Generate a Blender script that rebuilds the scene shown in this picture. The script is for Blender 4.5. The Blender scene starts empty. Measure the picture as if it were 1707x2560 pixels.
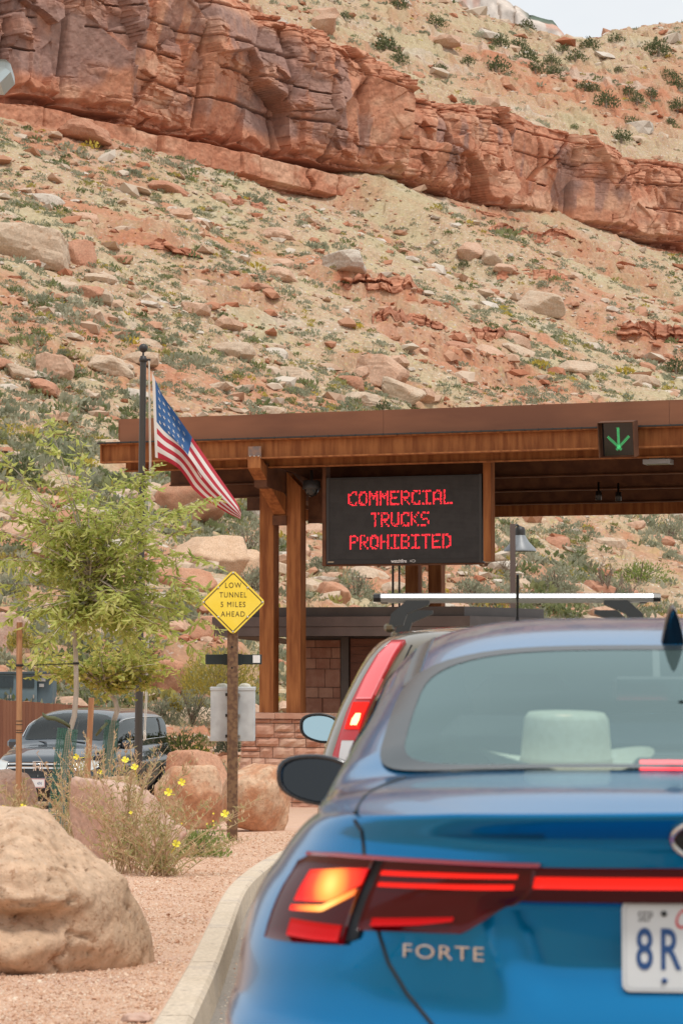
import bpy, math, random
import numpy as np
from mathutils import Vector, Matrix
R = math.radians
random.seed(7); RNG = np.random.default_rng(11)
S = bpy.context.scene; COL = S.collection

# ------------------------------------------------------------ camera, world, sun, exposure
EYE = 1.354; PITCH = math.atan(340/6000.0); FPX = 6000.0
cam = bpy.data.cameras.new('camera'); camo = bpy.data.objects.new('camera', cam); COL.objects.link(camo)
cam.sensor_fit = 'HORIZONTAL'; cam.sensor_width = 24.0; cam.lens = 24.0*FPX/1707
cam.clip_start = .05; cam.clip_end = 6000
camo.location = (0, 0, EYE); camo.rotation_euler = (R(90)+PITCH, 0, 0)
cam.dof.use_dof = True; cam.dof.focus_distance = 34.0; cam.dof.aperture_fstop = 9.5
S.camera = camo

W = bpy.data.worlds.new('World'); S.world = W; W.use_nodes = True
SUN_EL, SUN_AZ = 66, 150          # azimuth from +Y clockwise: high, behind the camera
wn = W.node_tree.nodes; wl = W.node_tree.links; wn.clear()
o_ = wn.new('ShaderNodeOutputWorld'); bg = wn.new('ShaderNodeBackground'); bg.inputs[1].default_value = .1
sky = wn.new('ShaderNodeTexSky'); sky.sky_type = 'NISHITA'; sky.sun_disc = False
sky.sun_elevation = R(SUN_EL); sky.sun_rotation = R(SUN_AZ); sky.dust_density = 2.0
tc = wn.new('ShaderNodeTexCoord'); nz = wn.new('ShaderNodeTexNoise'); nz.inputs['Scale'].default_value = 3.2
nz.inputs['Detail'].default_value = 6; nz.inputs['Roughness'].default_value = .55
mp = wn.new('ShaderNodeMapping'); mp.inputs['Scale'].default_value = (1, 1, 2.2); mp.inputs['Location'].default_value = (.3, .1, .4)
rp = wn.new('ShaderNodeValToRGB'); rp.color_ramp.elements[0].position = .30; rp.color_ramp.elements[1].position = .52
rp.color_ramp.elements[0].color = (.86, .86, .86, 1); rp.color_ramp.elements[1].color = (1, 1, 1, 1)
mx = wn.new('ShaderNodeMix'); mx.data_type = 'RGBA'; mx.inputs[7].default_value = (5.7, 5.85, 5.95, 1)
wl.new(tc.outputs['Generated'], mp.inputs[0]); wl.new(mp.outputs[0], nz.inputs['Vector']); wl.new(nz.outputs[0], rp.inputs[0])
wl.new(rp.outputs[0], mx.inputs[0]); wl.new(sky.outputs[0], mx.inputs[6]); wl.new(mx.outputs[2], bg.inputs[0]); wl.new(bg.outputs[0], o_.inputs[0])

sl = bpy.data.lights.new('sun', 'SUN'); sl.energy = 1.5; sl.angle = R(11); sl.color = (1, .95, .88)
so = bpy.data.objects.new('sun', sl); COL.objects.link(so)
sd = Vector((math.sin(R(SUN_AZ))*math.cos(R(SUN_EL)), math.cos(R(SUN_AZ))*math.cos(R(SUN_EL)), math.sin(R(SUN_EL))))
so.rotation_euler = sd.to_track_quat('Z', 'Y').to_euler(); so.location = sd*50
S.view_settings.view_transform = 'Standard'; S.view_settings.look = 'None'
S.view_settings.exposure = 0.66; S.view_settings.gamma = 1; S.view_settings.use_curve_mapping = False
S.cycles.max_bounces = 8; S.cycles.transparent_max_bounces = 24; S.cycles.caustics_reflective = False; S.cycles.caustics_refractive = False

# ------------------------------------------------------------ helpers
def at(px, py, d):
    """world point seen at photo pixel (px,py) at world depth y=d"""
    u = (px-853.5)/FPX; v = (1280-py)/FPX; c, s = math.cos(PITCH), math.sin(PITCH)
    X, Y, Z = u, c-v*s, s+v*c
    k = d/Y
    return Vector((X*k, d, EYE+Z*k))
def zg(y):
    y = np.asarray(y, float); return -.04*np.clip(y-6, 0, 44)
def zgf(y): return float(zg(y))

def tag(o, label=None, cat=None, group=None, kind=None):
    if label: o['label'] = label
    if cat: o['category'] = cat
    if group: o['group'] = group
    if kind: o['kind'] = kind
    return o
def empty(name, loc=(0, 0, 0), rz=0.0, rx=0.0):
    o = bpy.data.objects.new(name, None); o.location = loc; o.rotation_euler = (rx, 0, rz); o.empty_display_size = .1
    COL.objects.link(o); return o
def link(name, me, parent=None):
    o = bpy.data.objects.new(name, me); COL.objects.link(o)
    if parent is not None: o.parent = parent
    return o
def npmesh(name, V, F, mats, mi=None, smooth=False, attrs=None):
    """V (n,3); F (m,3|4) array; fast mesh"""
    me = bpy.data.meshes.new(name); V = np.asarray(V, np.float32); F = np.asarray(F, np.int32); k = F.shape[1]
    me.vertices.add(len(V)); me.vertices.foreach_set('co', V.ravel())
    me.loops.add(F.size); me.loops.foreach_set('vertex_index', F.ravel())
    me.polygons.add(len(F)); me.polygons.foreach_set('loop_start', np.arange(0, F.size, k, dtype=np.int32))
    me.polygons.foreach_set('loop_total', np.full(len(F), k, np.int32))
    for m in (mats if isinstance(mats, (list, tuple)) else [mats]): me.materials.append(m)
    if mi is not None: me.polygons.foreach_set('material_index', np.asarray(mi, np.int32))
    me.update(calc_edges=True)
    me.polygons.foreach_set('use_smooth', np.full(len(F), bool(smooth)))
    if attrs:
        for an, av in attrs.items():
            a = me.attributes.new(an, 'FLOAT', 'POINT'); a.data.foreach_set('value', np.asarray(av, np.float32).ravel())
    me.validate(); return me
def gridfaces(nr, nc):
    i = np.arange(nr-1)[:, None]*nc+np.arange(nc-1)[None]; i = i.ravel()
    return np.stack([i, i+1, i+nc+1, i+nc], 1)

class MB:
    def __init__(s): s.v = []; s.f = []; s.m = []; s.sm = []
    def add(s, V, F, mi=0, smooth=False, M=None):
        b = len(s.v)
        for p in V:
            p = Vector(p); s.v.append(M @ p if M is not None else p)
        for f in F: s.f.append([b+i for i in f]); s.m.append(mi); s.sm.append(smooth)
        return s
    def box(s, c, d, M=None, mi=0, bev=0.0):
        x, y, z = d[0]/2, d[1]/2, d[2]/2; c = Vector(c)
        if bev <= 0:
            V = [c+Vector((a*x, b*y, e*z)) for a in (-1, 1) for b in (-1, 1) for e in (-1, 1)]
            return s.add(V, [(0, 1, 3, 2), (4, 6, 7, 5), (0, 4, 5, 1), (2, 3, 7, 6), (0, 2, 6, 4), (1, 5, 7, 3)], mi, False, M)
        b = min(bev, x*.9, y*.9, z*.9); V = []; idx = {}
        for a in (-1, 1):
            for e in (-1, 1):
                for g in (-1, 1):
                    for ax in range(3):
                        q = [a*(x-b), e*(y-b), g*(z-b)]; q[ax] = (a*x, e*y, g*z)[ax]
                        idx[a, e, g, ax] = len(V); V.append(c+Vector(q))
        F = []
        for g in (-1, 1):
            F.append([idx[a, e, g, 2] for a, e in ((-1, -1), (1, -1), (1, 1), (-1, 1))])
            F.append([idx[a, g, e, 1] for a, e in ((-1, -1), (1, -1), (1, 1), (-1, 1))])
            F.append([idx[g, a, e, 0] for a, e in ((-1, -1), (1, -1), (1, 1), (-1, 1))])
        for a in (-1, 1):
            for e in (-1, 1):
                F.append([idx[a, e, -1, 0], idx[a, e, 1, 0], idx[a, e, 1, 1], idx[a, e, -1, 1]])
                F.append([idx[a, -1, e, 0], idx[a, 1, e, 0], idx[a, 1, e, 2], idx[a, -1, e, 2]])
                F.append([idx[-1, a, e, 1], idx[1, a, e, 1], idx[1, a, e, 2], idx[-1, a, e, 2]])
                for g in (-1, 1): F.append([idx[a, e, g, 0], idx[a, e, g, 1], idx[a, e, g, 2]])
        return s.add(V, F, mi, False, M)
    def bar(s, p, q, w, h, mi=0, up=(0, 0, 1)):
        p = Vector(p); q = Vector(q); d = q-p; L = d.length; d.normalize(); x = d.cross(Vector(up))
        if x.length < 1e-4: x = Vector((1, 0, 0))
        x.normalize(); z = x.cross(d); M = Matrix((x, d, z)).transposed().to_4x4(); M.translation = (p+q)/2
        return s.box((0, 0, 0), (w, L, h), M, mi)
    def tube(s, P, r, n=8, mi=0, cap=True, smooth=True):
        P = [Vector(p) for p in P]; rr = r if hasattr(r, '__len__') else [r]*len(P); V = []; F = []
        t0 = (P[1]-P[0]).normalized(); a = Vector((0, 0, 1)) if abs(t0.z) < .9 else Vector((1, 0, 0)); x = t0.cross(a).normalized()
        for i, p in enumerate(P):
            t = (P[min(i+1, len(P)-1)]-P[max(i-1, 0)]).normalized(); x = (x-t*x.dot(t)).normalized(); y = t.cross(x)
            for k in range(n): V.append(p+(x*math.cos(k*math.tau/n)+y*math.sin(k*math.tau/n))*rr[i])
        for i in range(len(P)-1):
            for k in range(n): F.append((i*n+k, i*n+(k+1) % n, (i+1)*n+(k+1) % n, (i+1)*n+k))
        s.add(V, F, mi, smooth)
        if cap: s.add(V[:n], [tuple(range(n))[::-1]], mi); s.add(V[-n:], [tuple(range(n))], mi)
        return s
    def lathe(s, prof, c=(0, 0, 0), n=20, mi=0, smooth=True, M=None):
        V = []; F = []; c = Vector(c)
        for r, z in prof:
            for k in range(n): V.append(c+Vector((r*math.cos(k*math.tau/n), r*math.sin(k*math.tau/n), z)))
        for i in range(len(prof)-1):
            for k in range(n): F.append((i*n+k, i*n+(k+1) % n, (i+1)*n+(k+1) % n, (i+1)*n+k))
        return s.add(V, F, mi, smooth, M)
    def prism(s, poly, M, h, mi=0):
        n = len(poly); V = [Vector((p[0], p[1], 0)) for p in poly]+[Vector((p[0], p[1], h)) for p in poly]
        F = [tuple(range(n))[::-1], tuple(range(n, 2*n))]+[(i, (i+1) % n, n+(i+1) % n, n+i) for i in range(n)]
        return s.add(V, F, mi, False, M)
    def build(s, name, mats, parent=None, bevel=0):
        me = bpy.data.meshes.new(name); me.from_pydata([tuple(v) for v in s.v], [], s.f)
        for m in (mats if isinstance(mats, (list, tuple)) else [mats]): me.materials.append(m)
        me.polygons.foreach_set('material_index', s.m); me.polygons.foreach_set('use_smooth', s.sm); me.update()
        o = link(name, me, parent)
        if bevel:
            b = o.modifiers.new('b', 'BEVEL'); b.width = bevel; b.segments = 2; b.limit_method = 'ANGLE'
        return o
def rotm(v_right, v_up):
    """matrix with local x=right, y=up, z=facing normal"""
    x = Vector(v_right).normalized(); y = Vector(v_up); y = (y-x*y.dot(x)).normalized(); z = x.cross(y)
    return Matrix((x, y, z)).transposed().to_4x4()
def pl(M, loc): N = M.copy(); N.translation = Vector(loc); return N
def text_mesh(txt, size, extr=.001, sx=1.0, bold=0.0, shear=0.0, space=1.0, align='CENTER'):
    cu = bpy.data.curves.new('t', 'FONT'); cu.body = txt; cu.size = size; cu.extrude = extr; cu.align_x = align; cu.align_y = 'CENTER'
    cu.offset = bold; cu.shear = shear; cu.space_character = space; cu.resolution_u = 4
    ob = bpy.data.objects.new('t', cu); COL.objects.link(ob); dg = bpy.context.evaluated_depsgraph_get(); dg.update()
    me = bpy.data.meshes.new_from_object(ob.evaluated_get(dg)); bpy.data.objects.remove(ob); bpy.data.curves.remove(cu)
    me.transform(Matrix.Diagonal((sx, 1, 1, 1))); me.materials.clear(); return me
def text(name, txt, size, M, m, parent, **k):
    me = text_mesh(txt, size, **k); me.transform(M); me.materials.append(m); me.name = name; return link(name, me, parent)
def pwl(x, xs, ys): return np.interp(x, xs, ys)
def sstep(a, b, x): t = np.clip((x-a)/(b-a), 0, 1); return t*t*(3-2*t)

# numpy noise
def h3(ix, iy, iz, s=0):
    n = (ix.astype(np.int64)*374761393+iy.astype(np.int64)*668265263+iz.astype(np.int64)*2147483647+s*1274126177) & 0xffffffff
    n = ((n ^ (n >> 13))*1274126177) & 0xffffffff; n = ((n ^ (n >> 16))*2246822519) & 0xffffffff
    return ((n ^ (n >> 15)) & 0xffffff)/float(0xffffff)
def vn(x, y, z=None, s=0):
    x = np.asarray(x, float); y = np.asarray(y, float); z = np.zeros_like(x) if z is None else np.asarray(z, float)
    X, Y, Z = np.floor(x), np.floor(y), np.floor(z); fx, fy, fz = x-X, y-Y, z-Z
    fx, fy, fz = [f*f*f*(f*(f*6-15)+10) for f in (fx, fy, fz)]; r = 0
    for a in (0, 1):
        for b in (0, 1):
            w = (fx if a else 1-fx)*(fy if b else 1-fy)
            if np.any(Z != z):
                for c in (0, 1): r = r+w*(fz if c else 1-fz)*h3(X+a, Y+b, Z+c, s)
            else: r = r+w*h3(X+a, Y+b, Z, s)
    return r*2-1
def fbm(x, y, z=None, o=4, s=0, g=.5):
    r = 0; a = 1; f = 1; t = 0
    for i in range(o): r = r+a*vn(x*f, y*f, None if z is None else z*f, s+i*17); t += a; a *= g; f *= 2.03
    return r/t
def cells1(u, seeds_w, s):
    """irregular 1-D cells: returns id, distance to the nearest joint"""
    q = u/seeds_w; i = np.floor(q); best = None
    def edge(k): return k+.7*(h3(k, k*0+3, k*0, s)-.5)
    e0 = edge(i); idd = np.where(q < e0, i-1, i); idd = np.where(q > edge(idd+1), idd+1, idd)
    a = edge(idd); b = edge(idd+1)
    return idd, np.minimum(q-a, b-q)*seeds_w, (q-a)/(b-a)

def facets(u, v, size, s, jit=.9):
    """2-D Voronoi cells: nearest id pair, offset from its centre, F2-F1"""
    x = u/size; y = v/size; X, Y = np.floor(x), np.floor(y); b1 = np.full(x.shape, 9.); b2 = b1.copy(); ix = X*0; iy = X*0; dx = X*0; dy = X*0
    for a in (-1, 0, 1):
        for b in (-1, 0, 1):
            cx, cy = X+a, Y+b; px = cx+.5+jit*(h3(cx, cy, cx*0, s)-.5); py = cy+.5+jit*(h3(cx, cy, cx*0+1, s)-.5)
            d = np.hypot(x-px, y-py); n = d < b1; b2 = np.where(n, b1, np.minimum(b2, d)); b1 = np.where(n, d, b1)
            ix = np.where(n, cx, ix); iy = np.where(n, cy, iy); dx = np.where(n, x-px, dx); dy = np.where(n, y-py, dy)
    return ix, iy, dx*size, dy*size, (b2-b1)*size
# ------------------------------------------------------------ materials
def nt(m): return m.node_tree.nodes, m.node_tree.links
def mat(name, col, rough=.6, metal=0.0, col2=None, scale=8.0, detail=4.0, bump=0.0, bscale=None, spec=.5, coat=0.0, lo=.4, hi=.6, stretch=None, emit=None, estr=0.0, bdist=.01, coords='Object'):
    m = bpy.data.materials.new(name); m.use_nodes = True; N, L = nt(m); b = N['Principled BSDF']
    b.inputs['Base Color'].default_value = (*col, 1); b.inputs['Roughness'].default_value = rough; b.inputs['Metallic'].default_value = metal
    b.inputs['Specular IOR Level'].default_value = spec; b.inputs['Coat Weight'].default_value = coat; b.inputs['Coat Roughness'].default_value = .03
    if emit: b.inputs['Emission Color'].default_value = (*emit, 1); b.inputs['Emission Strength'].default_value = estr
    if col2 or bump:
        if coords == 'World': t = N.new('ShaderNodeNewGeometry').outputs['Position']
        else: t = N.new('ShaderNodeTexCoord').outputs['Object']
        if stretch:
            mpn = N.new('ShaderNodeMapping'); mpn.inputs['Scale'].default_value = stretch; L.new(t, mpn.inputs[0]); t = mpn.outputs[0]
    if col2:
        n = N.new('ShaderNodeTexNoise'); n.inputs['Scale'].default_value = scale; n.inputs['Detail'].default_value = detail; L.new(t, n.inputs['Vector'])
        r = N.new('ShaderNodeMapRange'); r.inputs[1].default_value = lo; r.inputs[2].default_value = hi; L.new(n.outputs[0], r.inputs[0])
        x = N.new('ShaderNodeMix'); x.data_type = 'RGBA'; x.inputs[6].default_value = (*col, 1); x.inputs[7].default_value = (*col2, 1)
        L.new(r.outputs[0], x.inputs[0]); L.new(x.outputs[2], b.inputs['Base Color'])
    if bump:
        n2 = N.new('ShaderNodeTexNoise'); n2.inputs['Scale'].default_value = bscale or scale*3; n2.inputs['Detail'].default_value = 6; L.new(t, n2.inputs['Vector'])
        bp = N.new('ShaderNodeBump'); bp.inputs['Strength'].default_value = bump; bp.inputs['Distance'].default_value = bdist
        L.new(n2.outputs[0], bp.inputs['Height']); L.new(bp.outputs[0], b.inputs['Normal'])
    return m
def glassmat(name, tint, refl=1.5, rough=0.0, haze=0.0, hcol=(.5, .6, .6), gcol=(.9, .95, .95)):
    m = bpy.data.materials.new(name); m.use_nodes = True; N, L = nt(m); N.clear(); o = N.new('ShaderNodeOutputMaterial')
    t = N.new('ShaderNodeBsdfTransparent'); t.inputs[0].default_value = (*tint, 1); g = N.new('ShaderNodeBsdfGlossy'); g.inputs['Roughness'].default_value = rough
    g.inputs[0].default_value = (*gcol, 1)
    f = N.new('ShaderNodeFresnel'); f.inputs[0].default_value = refl; mx = N.new('ShaderNodeMixShader')
    L.new(f.outputs[0], mx.inputs[0]); L.new(g.outputs[0], mx.inputs[2]); L.new(mx.outputs[0], o.inputs[0])
    if haze > 0:
        d = N.new('ShaderNodeBsdfDiffuse'); d.inputs[0].default_value = (*hcol, 1); m2 = N.new('ShaderNodeMixShader'); m2.inputs[0].default_value = haze
        L.new(t.outputs[0], m2.inputs[1]); L.new(d.outputs[0], m2.inputs[2]); L.new(m2.outputs[0], mx.inputs[1])
    else: L.new(t.outputs[0], mx.inputs[1])
    return m
def attrmix(m, layers, base, base2=None, bscale=.5, lo=.35, hi=.65, rough=.95, bump=.6, bumps=4.0, bdist=.08, speck=None):
    """terrain material: base colour mix + layers [(attr, colour)] driven by point attributes"""
    m = bpy.data.materials.new(m); m.use_nodes = True; N, L = nt(m); b = N['Principled BSDF']; b.inputs['Roughness'].default_value = rough
    b.inputs['Specular IOR Level'].default_value = .15
    g = N.new('ShaderNodeNewGeometry').outputs['Position']
    def noise(sc, det=5, rg=.6):
        n = N.new('ShaderNodeTexNoise'); n.inputs['Scale'].default_value = sc; n.inputs['Detail'].default_value = det; n.inputs['Roughness'].default_value = rg
        L.new(g, n.inputs['Vector']); return n.outputs[0]
    def rng(s, a, c):
        r = N.new('ShaderNodeMapRange'); r.inputs[1].default_value = a; r.inputs[2].default_value = c; L.new(s, r.inputs[0]); return r.outputs[0]
    def mixc(f, A, B):
        x = N.new('ShaderNodeMix'); x.data_type = 'RGBA'
        if hasattr(f, 'links'): L.new(f, x.inputs[0])
        for k, c in ((6, A), (7, B)):
            if hasattr(c, 'links'): L.new(c, x.inputs[k])
            else: x.inputs[k].default_value = (*c, 1)
        return x.outputs[2]
    c = mixc(rng(noise(bscale), lo, hi), base, base2 or base)
    for sp in (speck or []):
        sc, a, e, colr = sp; c = mixc(rng(noise(sc, 3), a, e), c, colr)
    for an, colr in layers:
        a = N.new('ShaderNodeAttribute'); a.attribute_name = an; c = mixc(a.outputs['Fac'], c, colr)
    hs = N.new('ShaderNodeHueSaturation'); L.new(c, hs.inputs['Color']); v = N.new('ShaderNodeMapRange'); v.inputs[3].default_value = .8; v.inputs[4].default_value = 1.2
    L.new(noise(bumps*1.7, 4), v.inputs[0]); v.inputs[1].default_value = .3; v.inputs[2].default_value = .7
    L.new(v.outputs[0], hs.inputs['Value']); L.new(hs.outputs[0], b.inputs['Base Color'])
    bp = N.new('ShaderNodeBump'); bp.inputs['Strength'].default_value = bump; bp.inputs['Distance'].default_value = bdist
    L.new(noise(bumps, 8, .65), bp.inputs['Height']); L.new(bp.outputs[0], b.inputs['Normal'])
    return m
# ------------------------------------------------------------ terrain: valley floor, talus slope, cliff band, upper slope, far mesa
E_U = np.array([.657, .754]); N_W = np.array([.754, -.657]); P0 = np.array([-29.1, 205.0]); LU = 106.1
def uw(x, y):
    dx, dy = x-P0[0], y-P0[1]; return dx*E_U[0]+dy*E_U[1], dx*N_W[0]+dy*N_W[1]
def xy(u, w): return P0[0]+u*E_U[0]+w*N_W[0], P0[1]+u*E_U[1]+w*N_W[1]
def zbase(u):
    return pwl(u/LU, [-.5, 0, .12, .3, .40, .44, .48, .53, .6, .66, .76, .86, .93, 1, 1.5], [47.5, 47.3, 46.6, 45.3, 45.8, 49.0, 49.4, 48.5, 48.2, 48.4, 49.4, 49.3, 47.9, 47.5, 47])
def ztop(u):
    return pwl(u/LU, [-.5, 0, .25, .33, .40, .425, .47, .505, .55, .6, .66, .72, .76, .83, .87, 1, 1.5], [66, 66, 64.6, 63.4, 63.0, 62.6, 61.6, 59.8, 59.4, 59.8, 60.6, 60.8, 60.2, 60.0, 58.9, 59.7, 60])
RED = []      # (u, w, ru, rw, strength) patches of bare red earth, filled below
def talus(x, y):
    u, w = uw(x, y); ww = np.clip(1-np.maximum(w, -4)/118.0, 0, 1.03)
    base = zg(y)
    h = (zbase(u)+1.76)*ww**1.25
    fade = sstep(0.0, .12, ww)
    n = 1.5*fbm(u/24, w/40, o=3, s=3)+.55*fbm(u/6.5, w/9, o=3, s=9)
    gul = 1.6*fbm(u/13+.25*vn(w/20, u*0, s=5), w/90, o=2, s=21)*sstep(0, .35, ww)
    z = base+h+(n+gul)*fade*sstep(-6, 8, w)
    return z
def redmask(x, y):
    u, w = uw(x, y); r = np.zeros_like(u)
    for (a, b, ru, rw, st) in RED:
        d = np.sqrt(((u-a)/ru)**2+((w-b)/rw)**2)+.35*fbm(u/3, w/3, o=3, s=31)
        r = np.maximum(r, st*(1-sstep(.6, 1.05, d)))
    return r
def terrace(z, step, k): q = z/step; f = np.floor(q); t = q-f; return step*(f+sstep(.5-k, .5+k, t))
def hill(x, y):
    z = talus(x, y); r = redmask(x, y); u, w = uw(x, y)
    zt = terrace(z+.35*fbm(u/5, w/5, o=3, s=41), 1.7, .12)
    fl = .22*sstep(-.1, .5, fbm(u/30, z/4, o=2, s=77))*sstep(8, 20, z)
    return z+(zt-z)*np.clip(r*.95+fl, 0, 1)
def upper(x, y):
    u, w = uw(x, y); b = np.maximum(-w-3.5, -3)
    ang = x/np.maximum(y, 1)*FPX+853.5; slope = pwl(ang, [900, 1350, 1500, 1720], [.6, .62, .70, .86])
    z = ztop(u)-1.3+slope*b+1.8*fbm(u/22, w/22, o=4, s=51)*sstep(0, 10, b)
    z = z+(terrace(z, 2.6, .16)-z)*(.35+.3*sstep(-.2, .4, fbm(u/25, w/25, o=2, s=61)))
    sky_py = pwl(ang, [0, 700, 1000, 1130, 1300, 1420, 1470, 1508, 1540, 1600, 1720, 2100], [-420, -190, -50, 14, 78, 104, 110, 106, 88, 80, 64, 34])
    cb = 100.0; lim = EYE+np.tan(PITCH+np.arctan((1280-sky_py)/FPX))*y+.5*fbm(u/5, w/9, o=3, s=62)
    z = np.where(b > 12, np.minimum(z, lim), z)
    return z-.9*np.maximum(0, b-cb)
def ray(px, py, fn=hill, d0=46, d1=420, n=3000):
    d = np.linspace(d0, d1, n); p = at(px, py, 1.0); x = p.x*d; z = EYE+(p.z-EYE)*d
    t = fn(x, d); hit = np.nonzero(t > z)[0]
    if len(hit) == 0: return None
    i = hit[0]; return float(x[i]), float(d[i]), float(t[i])
for (px, py, rx, ry, st) in [(930, 735, 150, 60, 1), (1120, 860, 240, 110, .85), (330, 590, 190, 45, .9), (1620, 850, 110, 50, 1), (1500, 660, 180, 40, .75), (560, 720, 150, 60, .5), (1250, 560, 200, 45, .6), (900, 480, 120, 60, .5), (1000, 980, 120, 60, .5), (470, 1640, 130, 120, .8), (150, 1500, 180, 60, .5)]:
    h = ray(px, py, talus)
    if h:
        u, w = uw(np.array(h[0]), np.array(h[1])); h2 = ray(px, py+ry, talus); dw = abs(float(uw(np.array(h2[0]), np.array(h2[1]))[1])-float(w)) if h2 else 6
        RED.append((float(u), float(w), rx/FPX*h[1]*1.25, max(dw, 2.5), st))

M_HILL = attrmix('hillside earth', [('dry', (.42, .365, .225)), ('red', (.43, .165, .09)), ('pale', (.50, .44, .37))], (.43, .285, .19), (.44, .34, .225), bscale=.35, bump=.55, bumps=2.2, bdist=.12,
                 speck=[(2.2, .56, .66, (.44, .36, .18)), (5.5, .58, .66, (.44, .23, .15)), (9.0, .60, .68, (.30, .28, .19)), (4.0, .60, .66, (.55, .50, .43))])
def fan(fn, d, a0, a1, na, name, m, dispamp=.16):
    ang = (np.linspace(a0, a1, na)-853.5)/FPX; X = ang[None]*d[:, None]; Y = np.repeat(d[:, None], na, 1)
    Z = fn(X, Y); u, w = uw(X, Y)
    # embedded stones and rough ground, as relief
    st = sstep(.25, .62, vn(X*1.1, Y*.8, s=71))*.45+sstep(.35, .6, vn(X*2.3+9, Y*1.7, s=72))*.22
    fadein = sstep(50, 64, Y)
    Z = Z+(dispamp*fbm(X*1.3, Y*1.0, o=4, s=73)+st*dispamp*3)*fadein
    red = redmask(X, Y)*np.clip(.75+.6*fbm(X/2.5, Y/4, o=3, s=81), 0, 1) if fn is hill else np.clip(sstep(-.15, .35, fbm(u/26, w/26, o=4, s=83))*.85, 0, 1)
    if fn is hill: red = np.maximum(red, .7*sstep(.0, .35, fbm(u/9, w/14, o=4, s=84)))
    red = red*np.clip(.72+.9*fbm(X/1.1, Y/1.5, o=3, s=87), .15, 1)
    dry = sstep(-.05, .4, fbm(X/5, Y/7, o=4, s=85))*(1-.75*red)*.65
    pale = sstep(.3, .5, fbm(u/14, Z/2.5, o=3, s=86))*.45*(1-red)*sstep(-.3,.3,fbm(X/1.2,Y/1.6,o=3,s=88))
    V = np.stack([X, Y, Z], -1).reshape(-1, 3)
    me = npmesh(name, V, gridfaces(len(d), na)[:, ::1], m, smooth=False, attrs={'red': red, 'dry': dry, 'pale': pale})
    return tag(link(name, me), kind='structure')
d_ = np.concatenate([np.linspace(46, 75, 140, endpoint=False), np.linspace(75, 150, 200, endpoint=False), np.linspace(150, 305, 240)])
fan(hill, d_, -520, 2250, 430, 'hillside', M_HILL)
# upper slope (above the cliff) – starts just behind the cliff edge
def upper_mesh():
    nu, nb = 420, 300
    u = np.linspace(-12, 190, nu)[None]; b = (np.linspace(0, 1, nb)**1.35*330)[:, None]
    U = np.repeat(u, nb, 0)+b*.35; Wd = -np.repeat(b, nu, 1)-2.5; X, Y = xy(U, Wd); Z = upper(X, Y)
    Z = Z+.3*fbm(X*.9, Y*.7, o=4, s=73)+.8*sstep(.3, .6, vn(X*.7, Y*.5, s=74))
    red = np.clip(sstep(-.2, .3, fbm(U/26, Wd/26, o=4, s=83))*.85, 0, 1)*np.clip(.75+.8*fbm(X/1.5, Y/2, o=3, s=87), .2, 1); dry = sstep(.0, .35, fbm(X/6, Y/9, o=4, s=85))*(1-.7*red)*.55
    pale = sstep(.3, .5, fbm(U/14, Z/2.5, o=3, s=86))*.5
    me = npmesh('upper_slope', np.stack([X, Y, Z], -1).reshape(-1, 3), gridfaces(nb, nu), M_HILL, attrs={'red': red, 'dry': dry, 'pale': pale})
    return tag(link('upper_slope', me), kind='structure')
upper_mesh()

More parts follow.
